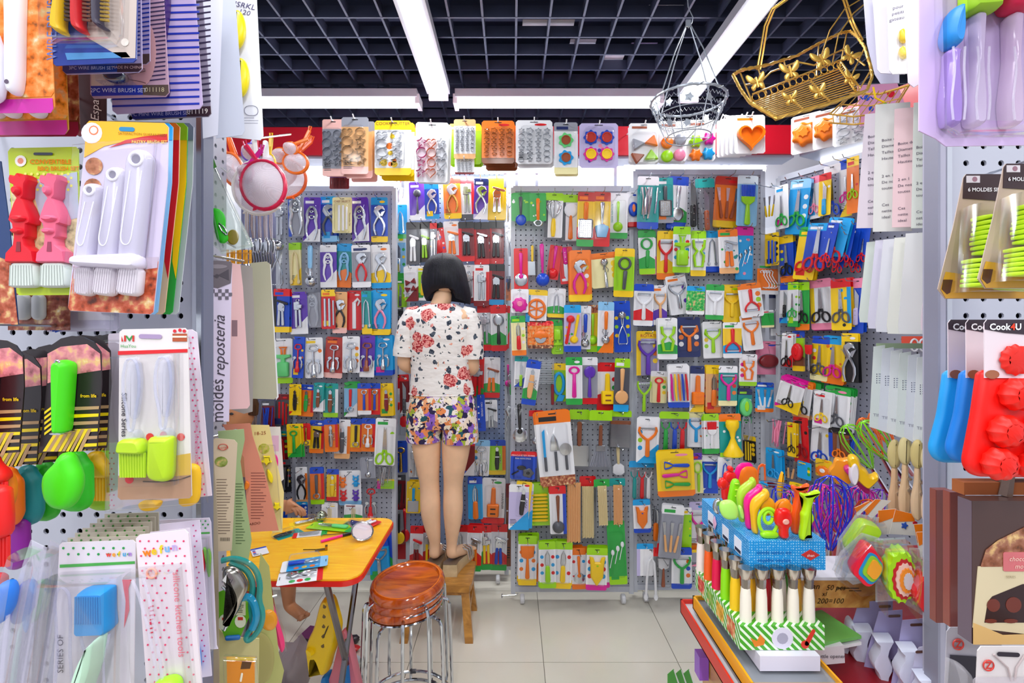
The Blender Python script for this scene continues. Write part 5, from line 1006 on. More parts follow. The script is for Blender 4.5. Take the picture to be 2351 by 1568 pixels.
# white card with lime brush and spatula, polka-dot card behind it
f = Fr('brush_card', 360, 960, .68, 'pink dotted card behind the lime brush pair with a yellow spatula corner', 'package')
f.card('card', [(248, 772), (250, 766), (440, 756), (452, 764), (486, 1138), (300, 1160), (252, 1172)], 'ecdfee'); f.ink(dots(432, 775, 444, 1140, 11, 12, 2.2, .075), 'e03c78', -.0006); f.ink(dots(252, 1040, 262, 1160, 10, 12, 2), 'e03c78', -.0006)
f.text('silicone kitchen tools', 449, 1010, 11, 'e890b4', PI/2, -.0014); f.puff('silicone_head', [[(415, 1070), (440, 1060), (462, 1064), (468, 1080), (466, 1140), (455, 1156), (420, 1160)], [(330, 1145), (380, 1145), (372, 1166), (345, 1170), (330, 1160)]], 'fcc414', .012); f.film([(252, 780), (444, 770), (484, 1150), (256, 1170)], -.016)
f = Fr('brush_card', 355, 950, .61, 'cream card of lime silicone brush and spatula with clear handles', 'package')
f.card('card', [(274, 762), (282, 756), (424, 753), (431, 760), (440, 1138), (434, 1144), (278, 1148), (271, 1142)], 'e4dcdc'); f.ink([[(272, 1092), (439, 1084), (440, 1138), (434, 1143), (278, 1147), (271, 1141)]], 'b48c70', -.0006); f.ink([[(380, 1050), (438, 1040), (439, 1090), (375, 1095)]], 'd8b050', -.0007)
f.ink([[(272, 806), (431, 801), (431, 809), (272, 815)]], 'd81820', -.0008); f.ink([[(280, 772), (284, 784), (280, 784)], [(286, 770), (290, 770), (290, 784), (286, 784)], [(305, 770), (309, 770), (309, 784), (305, 784)]], 'd02c24', -.0009); f.ink([[(290, 772), (298, 784), (306, 772), (304, 770), (298, 778), (292, 770)]], '2c9440', -.001)
f.text('HuaYou', 296, 798, 8, '3ca048', 0, -.0012); f.text('Silicone Series', 281, 952, 13, '3c3444', PI/2, -.0012, bold=.012); f.ink([rc(397, 766, 430, 784)], 'b05028', -.0009); f.ink([circ(402, 760, 4, 8), circ(414, 758, 4, 8), circ(424, 760, 4, 8)], 'd82030', -.001); f.ink([rc(397, 771, 430, 775)], 'f0e0d0', -.0011)
f.ink([circ(345, 1003, 9, 10), circ(376, 998, 8, 10), circ(416, 1003, 9, 10), circ(298, 1100, 10, 10)], 'd82830', -.0009); f.ink([cap(325, 772, 368, 773, 5)], 'a890b8', -.0012); f.tube('print', [[(330, 1105), (370, 1106), (410, 1102), (438, 1092)]], 1.2, '50484c', -.001)
for x, d in ((318, 0), (390, -4)):
 f.tube('clear_handle', [[(x-10, 822+d), (x-18, 860+d), (x-18, 900+d), (x-8, 945+d), (x-6, 985+d), (x+4, 985+d), (x+10, 945+d), (x+18, 900+d), (x+18, 860+d), (x+10, 822+d)]], 3.2, 'cfd2ee', -.012, 'sheer', True); f.puff('clear_grip', [[(x-12, 825+d), (x-18, 870+d), (x-14, 920+d), (x-7, 960+d), (x+7, 960+d), (x+14, 920+d), (x+18, 870+d), (x+12, 825+d)]], 'dcdcf0', .012, .4, kind='sheer')
 f.puff('clear_neck', [[(x-7, 984+d), (x+9, 984+d), (x+20, 1006+d), (x-20, 1006+d)]], 'dcdcf0', .012, .2, kind='sheer'); f.tube('clear_loop', [[(x-12, 824+d), (x+14, 820+d)]], 3, 'eeeefc', -.01, 'sheer')
f.puff('silicone_head', [[(296, 1002), (338, 1002), (348, 1018), (349, 1038), (287, 1036), (289, 1015)]], 'b8dc14', .018, .3); f.tube('silicone_bristles', [[(291+6.1*i, 1034), (293+5.9*i, 1090)] for i in range(10)], 3.4, 'b4d810', -.01, 'silicone', n=6); f.puff('silicone_back', [rc(290, 1034, 348, 1088)], 'a4c810', .006, .1)
f.puff('silicone_head', [[(358, 1002), (364, 998), (406, 996), (413, 1004), (410, 1088), (402, 1098), (380, 1100), (360, 1092), (355, 1078)]], 'b8dc14', .018, .3); f.film([(290, 815), (425, 810), (428, 1102), (284, 1104)], -.03)
# dotted packs at the bottom left
for q in range(6):
 d = 6-q; f = Fr('brush_card', 230+d*14, 1300, .62+.025*d, ['nearest', 'second', 'third', 'fourth', 'fifth', 'rearmost'][d-1]+' green dotted header behind the blue silicone brush', 'package')
 x0 = 138+d*17; x1 = 316+d*8; y = 1246-d*11; f.card('card', [(x0, y), (x1, y-4), (x1, y+90), (x0, y+95)], 'c8c0b0'); f.ink(dots(x0+10, y+5, x1-8, y+20, 22, 12, 2.6), '3c8c30', -.0006)
f = Fr('brush_card', 215, 1400, .60, 'green dotted pack of blue silicone brush at the bottom left', 'package')
f.card('card', [(136, 1252), (142, 1246), (304, 1240), (311, 1246), (306, 1640), (118, 1650)], 'e2dae4'); f.ink(dots(146, 1258, 300, 1284, 23, 14, 3), '2c9c4c', -.0006); f.ink([[(138, 1296), (310, 1288), (310, 1294), (138, 1303)]], '48a848', -.0006)
for ch, x, c in zip('wefun', (251, 263, 275, 287, 300), ('e84848', 'f0a030', 'e8c820', '48a8d8', 'b080d8')): f.text(ch, x, 1277-(x-251)*.03, 12, c, 0, -.0012, bold=.03)
f.text('SERIES OF', 147, 1500, 15, '48404c', -PI/2, -.0012); f.puff('silicone_head', [[(208, 1345), (212, 1340), (268, 1338), (272, 1344), (273, 1400), (277, 1436), (203, 1439), (204, 1400)]], '1090d8', .022, .12); f.tube('silicone_bristles', [[(213+5.2*i, 1346), (212+5.4*i, 1406)] for i in range(11)], 2.2, '0c84cc', -.0235, 'silicone', n=6)
f.tube('clear_handle', [[(150, 1560), (156, 1480), (152, 1400), (150, 1360), (162, 1330), (182, 1345), (186, 1400), (184, 1480), (190, 1560)], [(208, 1440), (212, 1465), (224, 1490), (225, 1600)], [(272, 1440), (268, 1465), (258, 1490), (262, 1600)]], 3, 'd4d0ec', -.014, 'sheer')
f.puff('mint_spatula', [[(262, 1432), (271, 1436), (262, 1500), (240, 1560), (225, 1640), (190, 1640), (210, 1560), (236, 1480)]], 'c8ecd4', .03, .3, -.012); f.ink([[(282, 1330), (303, 1330), (296, 1350), (298, 1400), (286, 1440), (290, 1380)]], 'e03040', -.001); f.film([(140, 1310), (306, 1302), (302, 1640), (122, 1645)], -.036)
f = Fr('brush_card', 470, 1340, .74, 'green dotted pack of red and green tools beside the near post', 'package'); f.card('card', [(366, 1194), (480, 1189), (484, 1200), (497, 1482), (500, 1490), (460, 1492)], 'dcd4e6'); f.ink([[(456, 1222), (482, 1221), (482, 1225), (456, 1226)]], '48a848', -.0006); f.ink(dots(460, 1196, 478, 1216, 12, 8, 2.2), '2c9c4c', -.0006); f.puff('tool_print', [[(462, 1262), (472, 1260), (474, 1310), (462, 1322)]], 'd82030', .004); f.puff('tool_print', [[(468, 1250), (480, 1262), (478, 1300)], [(480, 1252), (488, 1270), (484, 1330), (476, 1300)]], '6cac40', .004); f.film([(455, 1230), (484, 1230), (496, 1485), (462, 1488)], -.014)
for q, (dx, dy, Y, lab) in enumerate(((42, -34, .68, 'pink dotted pack third back, blue tool inside, by the near post'), (20, -16, .64, 'pink dotted pack directly behind the clear handled one'))):
 f = Fr('brush_card', 400+dx, 1400, Y, lab, 'package'); pts = [(324+dx, 1238+dy), (416+dx, 1228+dy), (444+dx, 1586+dy), (350+dx, 1600+dy)]; f.card('card', pts, ('e6dcf0', 'e4d8e8')[q]); f.ink(dots(402+dx, 1240+dy, 410+dx, 1560+dy, 10, 12, 2, .075), 'd04c88', -.0006)
 if q == 0: f.puff('silicone_head', [[(456, 1470), (464, 1490), (466, 1530), (458, 1545), (452, 1530)]], '1c84e0', .01)
f = Fr('brush_card', 390, 1400, .57, 'pink dotted pack with clear ticked handle and lime tip at the bottom', 'package')
f.card('card', [(312, 1236), (320, 1228), (424, 1216), (432, 1224), (468, 1640), (342, 1650)], 'ecdde6'); f.ink([d for d in dots(322, 1242, 428, 1600, 20, 17, 2.4, .075) if not (392 < d[0][0] < 430 and d[0][1] > 1310)], 'e03c6c', -.0006)
for ch, x, c in zip('wefun', (340, 356, 372, 386, 403), ('f08020', 'f0c020', 'e8d020', '78b0e0', 'c0a8e0')): f.text(ch, x, 1275-(x-340)*.2, 19, c, -.1, -.0014, bold=.03)
f.text('silicone kitchen tools', 405, 1410, 17, 'e8788c', PI/2-.07, -.0014); f.tube('clear_handle', [[(322, 1320), (336, 1350), (356, 1420), (372, 1500), (378, 1560)], [(345, 1310), (360, 1360), (372, 1430), (384, 1500), (392, 1560)]], 3.2, 'e0dcee', -.012, 'sheer'); f.ink([[(346, 1390+10*i), (354, 1388+10*i), (354, 1391+10*i), (346, 1393+10*i)] for i in range(0, 7)], 'd02848', -.0016)
f.tube('orange_print', [circ(350, 1315, 11, 12)], 2.4, 'f0a088', -.0014, closed=True); f.puff('silicone_head', [[(365, 1556), (380, 1545), (396, 1540), (412, 1540), (428, 1552), (432, 1640), (364, 1640)]], 'a4e41c', .022, .3); f.film([(318, 1300), (430, 1290), (462, 1640), (345, 1645)], -.028)
for q, (dx, hc, lab, Y) in enumerate(((72, '1cb41c', 'narrow pack of bright green handled tool leaning at bottom left', .70), (44, '0c40b0', 'tilted clear bag with dark blue tool at bottom left', .62), (0, '1c78e0', 'tilted clear bag with blue silicone spatula at the bottom left corner', .54))):
 f = Fr('spatula_bag', 60+dx, 1400, Y, lab, 'package'); f.card('clear_bag', [(70+dx, 1240), (106+dx, 1258), (40+dx, 1640), (-60+dx, 1640)], 'd8d4e8', kind='sheer'); f.puff('silicone_head', [[(28+dx, 1322), (46+dx, 1328), (52+dx, 1350), (44+dx, 1392), (20+dx, 1424), (4+dx, 1414), (2+dx, 1390), (14+dx, 1345)]], hc, .016, .3)
 f.tube('clear_handle', [[(20+dx, 1420), (4+dx, 1500), (-14+dx, 1640)], [(40+dx, 1400), (30+dx, 1480), (20+dx, 1640)]], 4, 'dcd8f0', -.01, 'sheer'); f.film([(72+dx, 1250), (104+dx, 1262), (42+dx, 1640), (-55+dx, 1640)], -.03)
f = Fr('silicone_spatula', 15, 1350, .68, 'red silicone piece hanging behind the tilted clear bags', 'spatula'); f.puff('silicone_head', [rc(-30, 1310, 28, 1420)], 'd01830', .012)
# ---- right near rack
f = Fr('silicone_tool_bag', 2250, 150, .50, 'large lilac bag of blue, lime and red silicone brushes, top right', 'package')
f.card('backing', [(2112, -90), (2460, -90), (2460, 332), (2172, 336), (2148, 318), (2110, 300)], 'd2b8e4'); f.puff('blue_brush', [[(2168, 32), (2180, 34), (2182, 90), (2176, 122), (2160, 126), (2150, 116), (2146, 96), (2156, 56)]], '1488d8', .02, .35)
f.puff('lime_brush', [[(2192, -80), (2262, -80), (2262, 38), (2255, 46), (2200, 50), (2192, 44)]], 'b0e41c', .022, .2); f.tube('silicone_bristles', [[(2196+6.4*i, -80), (2196+6.4*i, 26)] for i in range(11)], 3, 'a8dc18', -.024, 'silicone', n=6)
f.puff('red_spatula', [[(2270, -80), (2350, -80), (2346, 20), (2334, 44), (2300, 50), (2280, 46), (2268, 20)]], 'e01048', .022, .3)
for x, c in ((2164, 'b090e0'), (2218, 'e0ccee'), (2300, 'e4c8e8')): f.puff('clear_handle', [[(x-10, 46 if x > 2170 else 126), (x+18, 46 if x > 2170 else 126), (x+12, 150), (x+18, 250), (x+16, 300), (x-14, 302), (x-20, 250), (x-8, 150)]], c, .016, .3, kind='trans'); f.tube('clear_edge', [[(x-12, 130), (x-8, 180), (x-16, 250), (x-12, 292)], [(x+14, 130), (x+12, 180), (x+16, 250), (x+12, 292)]], 2.4, 'f2ecfc', -.018, 'sheer')
f.film([(2135, -80), (2450, -80), (2450, 322), (2165, 326), (2140, 305)], -.032)
def sidecard(pts, Y, c, label, rz=-.75, txts=(), name='white_card', cat='card', kind='print'):
 ax = sum(p[0] for p in pts)/len(pts); ay = sum(p[1] for p in pts)/len(pts); f = Fr(name, ax, ay, Y, label, cat, rz=rz); f.card('card', pts, c, t=.002, kind=kind)
 for t in txts: f.text(*t)
 return f
TX = lambda x, y: [(t, x-20, y+d, 6.5, '50485c', 0, -.0009, 0, 1, 'LEFT') for t, d in (('Boite de', 0), ('Diametre', 14), ('Tailles', 28), ('Hauteur', 42), ('2 en 1', 82), ('De nos', 96), ('toutes', 110), ('Ces', 148), ('nette', 162), ('ideal', 176))]
sidecard([(2072, -60), (2150, -60), (2150, 170), (2098, 200), (2085, 190)], .62, 'd8ccdc', 'pinkish white blank card beside the lilac bag, top right', -.5)
sidecard([(1978, -60), (2060, -60), (2065, 190), (2022, 192), (2008, 170), (1990, 100)], .92, 'c8c4da', 'lilac white blank card, leftmost at the top right', -.6)
sidecard([(2000, -60), (2072, -60), (2078, 170), (2022, 168), (2014, 160)], .87, 'd8d2e4', 'second white card from the left at the top right', -.6)
f = sidecard([(2035, -60), (2092, -60), (2098, 168), (2050, 170), (2042, 162)], .82, 'e8e4ee', 'white card with yellow domes in a clear blister, top right', -.5); f.text('pour', 2062, 20, 8, '6a6474'); f.text('petits', 2062, 33, 8, '6a6474'); f.text('gateaux', 2062, 46, 8, '6a6474'); f.puff('yellow_dome', [circ(2072, 88, 13, 12, 16), circ(2072, 126, 12, 12, 14)], 'f4d020', .014, .6, kind='plastic'); f.film([(2058, 70), (2092, 66), (2094, 165), (2058, 164)], -.022)
for i, (x0, x1, yb, yt, Y, c) in enumerate(((1986, 2050, 522, 262, 1.0, 'dcd0da'), (2010, 2090, 530, 240, .96, 'dcdcd8'), (2054, 2120, 520, 250, .92, 'e8c8cc'), (2098, 2160, 522, 236, .88, 'd8dcd4'))):
 sidecard([(x0, yt), (x1, yt-6), (x1+4, yb), (x0-20 if i == 0 else x0-6, yb+2)], Y, c, ['leftmost', 'second', 'third pinkish', 'fourth'][i]+' large white instruction card in the upper right row', -.55, TX((x0+x1)/2-6, 318+8*i), kind='paper')
for i, (x0, x1, yb, yt, Y, c) in enumerate(((1986, 2030, 742, 556, 1.02, 'd4dcd4'), (2006, 2060, 756, 552, .98, 'd8d4e4'), (2024, 2080, 764, 550, .95, 'dcdce4'), (2050, 2110, 768, 546, .92, 'e4e4dc'), (2076, 2150, 768, 536, .89, 'e0e0e0'), (2128, 2152, 760, 560, .86, 'e8d4dc'))):
 sidecard([(x0+4, yt), (x1, yt-4), (x1+2, yb), (x0-12, yb-2), (x0-14, yb-20)], Y, c, ['leftmost', 'second', 'third', 'fourth', 'fifth', 'rightmost pink'][i]+' blank white card in the middle right row', -.5, kind='paper')
for i in range(7):
 x0 = 2006+20*i; Y = 1.03-.02*i; f = sidecard([(x0, 796+5*i), (x0+26, 792+5*i), (x0+22, 990+(8*i)), (x0-10, 980+6*i)], Y, ('d8e0dc', 'd8dce4', 'e0e4e6')[i % 3], ['leftmost', 'second', 'third', 'fourth', 'fifth', 'sixth', 'rightmost'][i]+' slim white card with dotted marks below the blank cards', -.45, kind='paper'); f.ink([rc(x0+6+a*4, 858+5*i+5*k, x0+8+a*4, 860+5*i+5*k) for k in range(5) for a in range(1)], '28284c'); f.ink(lines(x0+11, 858+5*i, 5, 5, 8, 1.5, i), '8088a0'); f.text('TIN', x0+8, 956+6*i, 7, '9090a0')
sidecard(rc(2012, 788, 2152, 800), 1.02, 'b8d0a8', 'thin green strip above the slim dotted cards', -.45)
f = Fr('scissors_card', 2080, 780, planeE(2100, 786, .06)[0].y, 'red picture card of scissors glimpsed between the white card rows', 'package'); f.card('card', rc(2070, 772, 2140, 800), 'e04c30'); f.tube('scissors_print', [circ(2098, 792, 9, 12, 14), circ(2118, 792, 9, 12, 14)], 2, 'd0d0d8', -.003, closed=True)
for i, (x, y, Y) in enumerate(((2052, 1040, 1.02), (2076, 1032, .98), (2104, 1040, .94), (2128, 1050, .90))):
 f = Fr('plastic_spoon', x, y, Y, ['leftmost', 'second', 'third', 'rightmost'][i]+' beige spoon in the hanging bunch beside the right post', 'spoon', rz=-.5)
 f.puff('bowl', [circ(x, y, 17, 14, 34)], ('d0bc80', 'd8c890', 'ccb878', 'd8cc9c')[i], .02, .6); f.puff('handle', [[(x-7, y+26), (x+7, y+26), (x+8, y+70), (x+14, y+100), (x+12, y+142), (x, y+154), (x-14, y+140), (x-16, y+100), (x-8, y+66)]], ('d8b088', 'dcb890', 'd8b894', 'e8c8a8')[i], .016, .3); f.puff('steel_clip', [rc(x+2, y+58, x+14, y+66), rc(x+2, y+84, x+14, y+92)], 's', .02, .2, kind='metal')
# moulds on the right board
def ridge(f, x0, y0, x1, y1, n, c, y=-.004, t=.03):
 b = MB(); h = (y1-y0)/n
 for i in range(n): b.puff(f.o(rrect(x0+3*math.sin(i), x1, y0+h*i, y0+h*(i+.92), h*.3, 2)), t, h*.3*f.u, y)
 b.build('ridged_mould', mat(c, 'silicone'), f.e)
for q, (dx, dy, Y, lab) in enumerate(((-92, 24, .66, 'left card of lime ridged silicone moulds on the right board'), (0, 0, .60, 'right card of lime ridged silicone moulds cut by the right edge'))):
 f = Fr('mould_card', 2340+dx, 530+dy, Y, lab, 'package'); f.card('card', [(2304+dx, 384+dy), (2310+dx, 376+dy), (2470+dx, 376+dy), (2470+dx, 662+dy), (2262+dx, 662+dy), (2245+dx, 640+dy), (2280+dx, 500+dy)], 'c0a898'); f.card('header', [(2304+dx, 384+dy), (2310+dx, 376+dy), (2470+dx, 376+dy), (2470+dx, 444+dy), (2302+dx, 432+dy)], '382428', -.0008, .0007)
 f.ink([rc(2309+dx, 380+dy, 2340+dx, 396+dy)], 'd8d0d8', -.0012); f.ink([circ(2328+dx, 388+dy, 6, 12)], '9a7080', -.0013); f.text('6 MOLDES SILICONA', 2312+dx, 416+dy, 9, 'e8e4ec', 0, -.0014, align='LEFT', bold=.02)
 f.ink([[(2262+dx, 600+dy), (2470+dx, 630+dy), (2470+dx, 661+dy), (2262+dx, 661+dy), (2250+dx, 640+dy)]], 'd8a030', -.001); f.ink([[(2256+dx, 618+dy), (2278+dx, 618+dy), (2272+dx, 648+dy), (2264+dx, 652+dy), (2252+dx, 640+dy)]], '583020', -.0012)
 ridge(f, 2312+dx, 478+dy, 2420+dx, 566+dy, 8, 'c4ec10'); ridge(f, 2278+dx, 576+dy, 2350+dx, 640+dy, 6, 'ccf41c', -.012); f.puff('mould_end', [[(2350+dx, 576+dy), (2430+dx, 570+dy), (2430+dx, 650+dy), (2342+dx, 645+dy)]], 'd4f440', .03, .2, -.012); f.film([(2290+dx, 455+dy), (2460+dx, 450+dy), (2460+dx, 650+dy), (2262+dx, 650+dy)], -.055)
for q, (dx, Y, c, lab) in enumerate(((-80, .70, '20a0e8', 'blue silicone mould with white sleeve, leftmost on the right board'), (-40, .65, '1080e0', 'blue silicone mould with white sleeve beside the red one'), (0, .58, 'e81008', 'red shell shaped silicone mould tray with white sleeve'))):
 k = 0 if q == 2 else 4; f = Fr('mould_card', 2300+dx, 900, Y, lab, 'package')
 f.puff('mould_tray', [[(2250+dx, 850), (2480+dx, 850), (2480+dx, 1098-k*8), (2240+dx, 1094-k*8), (2222+dx, 1082-k*8), (2215+dx, 1060-k*8), (2236+dx, 950)]], c, .014, .08, .008)
 f.card('sleeve', [(2245+dx, 742), (2251+dx, 734), (2480+dx, 734), (2480+dx, 868), (2246+dx, 866)], 'e8d8e0', -.008); f.card('sleeve_header', [(2245+dx, 742), (2251+dx, 734), (2480+dx, 734), (2400+dx, 764), (2340+dx, 768), (2290+dx, 764), (2246+dx, 756)], '30202c', -.0088, .0007)
 f.text('Cook', 2254+dx, 757, 15, 'f0f0f4', 0, -.0095, align='LEFT', bold=.03); f.text('4', 2302+dx, 757, 15, 'e84830', 0, -.0095, align='LEFT', bold=.03); f.text('U', 2312+dx, 757, 15, 'f0f0f4', 0, -.0095, align='LEFT', bold=.03)
 if q == 2:
  f.puff('mould_print', [flower(2310, 825, 34, 12, .06, 48)], 'e02418', .006, .5, -.008); f.ink([circ(2262, 858, 16, 14, 10)], 'a06040', -.0088)
  for x, y in ((2310, 902), (2285, 985), (2270, 1058), (2385, 908), (2365, 990), (2352, 1062)): f.puff('shell_dome', [flower(x, y, 36, 10, .05, 40)], 'f01c10', .02, .5, -.004)
  pass
 else: f.ink([circ(2262+dx, 858, 14, 14, 10)], 'a06040', -.0088)
# chocolate mould boxes
def carton(name, ax, ay, Y, x0, y0, x1, y1, depth, c, label, side=None):
 f = Fr(name, ax, ay, Y, label, 'box'); (a, z1) = f.p(x0, y0); (b, z0) = f.p(x1, y1); f.a = (a, b, z0, z1)
 MB().box(a, b, 0, depth, z0, z1).build('carton', mat(c, 'print'), f.e, smooth=False)
 if side: MB().box(a-.0006, a, .0005, depth-.0005, z0+.0005, z1-.0005).build('side_face', mat(side, 'print'), f.e, smooth=False)
 return f
f = carton('mould_box', 2170, 1300, .84-.09, 2150, 1125, 2184, 1430, .012, '84443c', 'narrow brown box side, leftmost of the boxes on the right board', '8a4a44')
f = carton('mould_box', 2200, 1300, .84-.14, 2182, 1130, 2216, 1440, .012, '90504a', 'second brown box beside the chocolate mould box', '904c44')
f = carton('mould_box', 2300, 1300, .62, 2232, 1150, 2480, 1478, .02, '4c3430', 'large brown and cream chocolate mould box with cut-out window', '6a5c68')
f.card('panel', [(2244, 1300), (2480, 1290), (2480, 1470), (2232, 1440)], 'd8c8a4', -.001, .0008); f.ink([[(2266, 1380), (2276, 1368), (2345, 1340), (2480, 1330), (2480, 1428), (2258, 1428)]], '2c1010', -.0014, 'window'); f.ink([circ(2278, 1388, 15, 16), circ(2324, 1387, 18, 16), circ(2272, 1424, 14, 12, 5), circ(2318, 1424, 16, 12, 5)], '6a2818', -.0018, 'mould_print')
f.ink([[(2232, 1428), (2262, 1440), (2300, 1456), (2480, 1450), (2480, 1478), (2232, 1478)]], 'd8b070', -.0016); f.card('chocolate_picture', [(2262, 1262), (2290, 1240), (2350, 1210), (2480, 1200), (2480, 1300), (2250, 1300)], mat('8a5030', 'photo'), -.0014, .0008)
f.ink([rrect(2300, 2470, 1266, 1310, 4)], 'd06c70', -.002, 'label'); f.text('chocolate', 2312, 1286, 11, 'f0d0c0', 0, -.0026, align='LEFT', shear=.2); f.text('moulds', 2325, 1303, 11, 'f0d0c0', 0, -.0026, align='LEFT', shear=.2); f.text('SERIES', 2305, 1325, 6, 'a89878', 0, -.0026, align='LEFT')
MB().tube([(-.06, .02, .0), (-.055, .02, .03), (.0, .02, .034), (.005, .02, 0)], .008, 6).build('carry_handle', mat('6a5448', 'plastic'), f.e, (f.a[0]+.12, 0, f.a[3]))
MB().box(.01, .2, .022, .04, 0, .016).build('wood_strip', mat('a05c34', 'paper'), f.e, (f.a[0], 0, f.a[3]), smooth=False)
# red Z packs at the very bottom
for q, (x0, y0, x1, Y, lab) in enumerate(((2174, 1440, 2300, .68, 'dark blister pack with small red round logo under the brown boxes'), (2245, 1484, 2470, .58, 'pale blister card with red round logo at the bottom right corner'))):
 f = Fr('blister_pack', x0+40, 1540, Y, lab, 'package'); f.card('card', [(x0, y0+10), (x0+8, y0), (x1, y0), (x1, 1660), (x0-8, 1660)], ('b8b4c0', 'd8d0d0')[q]); f.tube('logo_ring', [circ(x0+(24, 22)[q], y0+(38, 42)[q], 12, 16)], 1.6, 'c83830', -.0014, closed=True); f.text('Z', x0+(24, 22)[q], y0+(45, 49)[q], 16, 'c83830', 0, -.0016, bold=.03)
 if q == 0: f.card('tool_well', [(2180, 1502), (2240, 1506), (2250, 1640), (2170, 1640)], '2c2838', -.002); f.puff('clear_dome', [[(2166, 1500), (2190, 1510), (2206, 1560), (2206, 1640), (2160, 1640)]], 'e0dce4', .03, .3, kind='sheer')
 else: f.ink([cap(2292, 1500, 2334, 1502, 5)], '28202c', -.0014); f.tube('drawing', [[(2278, 1500), (2310, 1530), (2318, 1560)], [(2350, 1500), (2330, 1530), (2326, 1560)]], 2, 'b8a8a8', -.002); f.puff('clear_well', [[(2228, 1550), (2440, 1548), (2440, 1650), (2228, 1650)]], 'ccc4cc', .03, .1, kind='sheer')
# ---------------------------------------------------------------- goods between the near left post and the left rack
f = Fr('white_card', 505, 150, .80, 'plain white card back hanging beside the near left post', 'card', rz=.5); f.card('card', [(452, -80), (515, -80), (500, 310), (466, 318)], 'd8d8e8', kind='paper'); f.ink([circ(472, 66, 1.5, 5), circ(478, 110, 1.5, 5)], '707088')
f = Fr('white_card', 530, 150, .88, 'grey white card back, second beside the near left post', 'card', rz=.5); f.card('card', [(490, -80), (535, -80), (562, 300), (556, 310), (496, 318)], 'c0c4d4', kind='paper')
f = Fr('dome_card', 560, 150, .95, 'tall white card of two yellow domes with handwriting', 'package', rz=.35); f.card('card', [(500, -80), (586, -80), (605, 312), (598, 322), (500, 312)], 'dcdce6'); f.puff('yellow_dome', [circ(546, 75, 21, 18, 44), circ(555, 184, 20, 18, 44)], 'f0dc10', .02, .7, kind='plastic')
f.text('HSRKL', 556, 18, 13, '585078', 0, shear=.3); f.text('120', 560, 34, 12, '585078', 0, shear=.3); f.tube('print_box', [[(561, 243), (592, 243), (593, 266), (562, 265)]], .6, '8888a0', -.001, closed=True, n=4); f.ink(lines(561, 270, 3, 6, 34, 1), 'a8a8b8')
f = Fr('peeler_bag', 520, 460, 1.0, 'clear bag with folded green header and green fruit peeler', 'package', rz=.4)
f.card('header', [(452, 332), (466, 340), (478, 330), (498, 384), (474, 396), (456, 386)], '6cb858', -.002); f.card('clear_bag', [(468, 392), (498, 386), (582, 566), (508, 584), (500, 572), (488, 562)], 'd8ecdc', kind='sheer'); f.puff('peeler_handle', [[(485, 478), (508, 482), (520, 500), (518, 530), (528, 550), (515, 562), (500, 556), (492, 520)]], '30cc20', .012, .3); f.tube('peeler_blade', [[(505, 515), (520, 528), (526, 545), (512, 535), (505, 520)]], 1.6, 's', -.014); f.puff('print', [circ(535, 545, 14, 12, 18)], '8a7a20', .003); f.tube('rack_hook', [[(508, 386), (524, 398), (530, 390)]], 1.6, 'w', -.004)
f.film([(470, 396), (498, 390), (578, 564), (508, 580)], -.02)
# strainers
def strainer(px, py, rx, rz_, Y, c, mesh, label, hdl, tilt=0, deep=.04, legs=True, n=''):
 e = empty('strainer', P(px, py, Y), label, 'strainer', rot=(0, tilt, 0)); u = Y/F; ol = circ(0, 0, rx*u, 28, rz_*u)
 MB().tube(p3(ol), .0045 if rx > 20 else .003, 8, True, flat=1.6).build('rim', mat(c, 'plastic'), e)
 MB().lathe([(rx*u*k, -deep*math.cos(k*PI/2)) for k in (0.02, .3, .5, .7, .85, .97)], 28, (0, 0, 0), 'y', sy=rz_/rx).build('mesh_bowl', mesh, e)
 hx, hz = hdl; hx *= u; hz *= -u; m = MB().tube([(ol[7][0], 0, ol[7][1]), (hx*.5, .004, ol[7][1]+(hz-ol[7][1])*.5), (hx, .006, hz)], [.004, .006, .007], 6, flat=.6); m.tube(p3([(hx-.003, hz), (hx-.004, hz+.014), (hx+.004, hz+.014), (hx+.003, hz)], .006), .002, 5, True); m.build('handle', mat(c, 'plastic'), e)
 if legs:
  for a in (-2.2, -.9): MB().puff([(rx*u*math.cos(a)-.004, rz_*u*math.sin(a)), (rx*u*math.cos(a)*1.12-.004, rz_*u*math.sin(a)*1.14), (rx*u*math.cos(a)*1.12+.004, rz_*u*math.sin(a)*1.14), (rx*u*math.cos(a)+.004, rz_*u*math.sin(a))], .006, .001).build('rest_lug', mat(c, 'plastic'), e)
def meshmat():
 m, N, L = nmat('strainer_mesh'); b = bsdf(N, L, hexc('e8dce6'), .5); w = N.new('ShaderNodeTexChecker'); w.inputs['Scale'].default_value = 900; L.new(coords(N, L), w.inputs['Vector']); r = N.new('ShaderNodeMapRange'); L.new(w.outputs['Fac'], r.inputs[0]); r.inputs[3].default_value = .45; r.inputs[4].default_value = .8; L.new(r.outputs[0], b.inputs['Alpha']); return m
MM = meshmat()
strainer(655, 410, 48, 44, 1.62, 'f0601c', MM, 'large orange rimmed strainer, lowest of the orange bunch', (30, -100), .3)
strainer(640, 392, 40, 36, 1.66, 'e85414', MM, 'second large orange strainer nested behind the lowest one', (50, -90), .3)
strainer(679, 374, 28, 24, 1.56, 'f4741c', MM, 'middle orange strainer in the bunch on the right', (14, -80), .2)
strainer(643, 358, 18, 18, 1.58, 'f4741c', MM, 'small orange strainer left in the orange bunch', (40, -60), .4)
strainer(667, 342, 16, 15, 1.54, 'f4741c', MM, 'small orange strainer on top of the orange bunch', (18, -42), .6)
strainer(596, 430, 60, 62, 1.28, 'e8e4e0', MM, 'large white rimmed strainer behind the pink rimmed one', (-4, -110), -.1)
strainer(605, 425, 50, 56, 1.2, 'e0184c', MM, 'big round strainer with red pink rim in front', (-20, -100), -.25, .05)
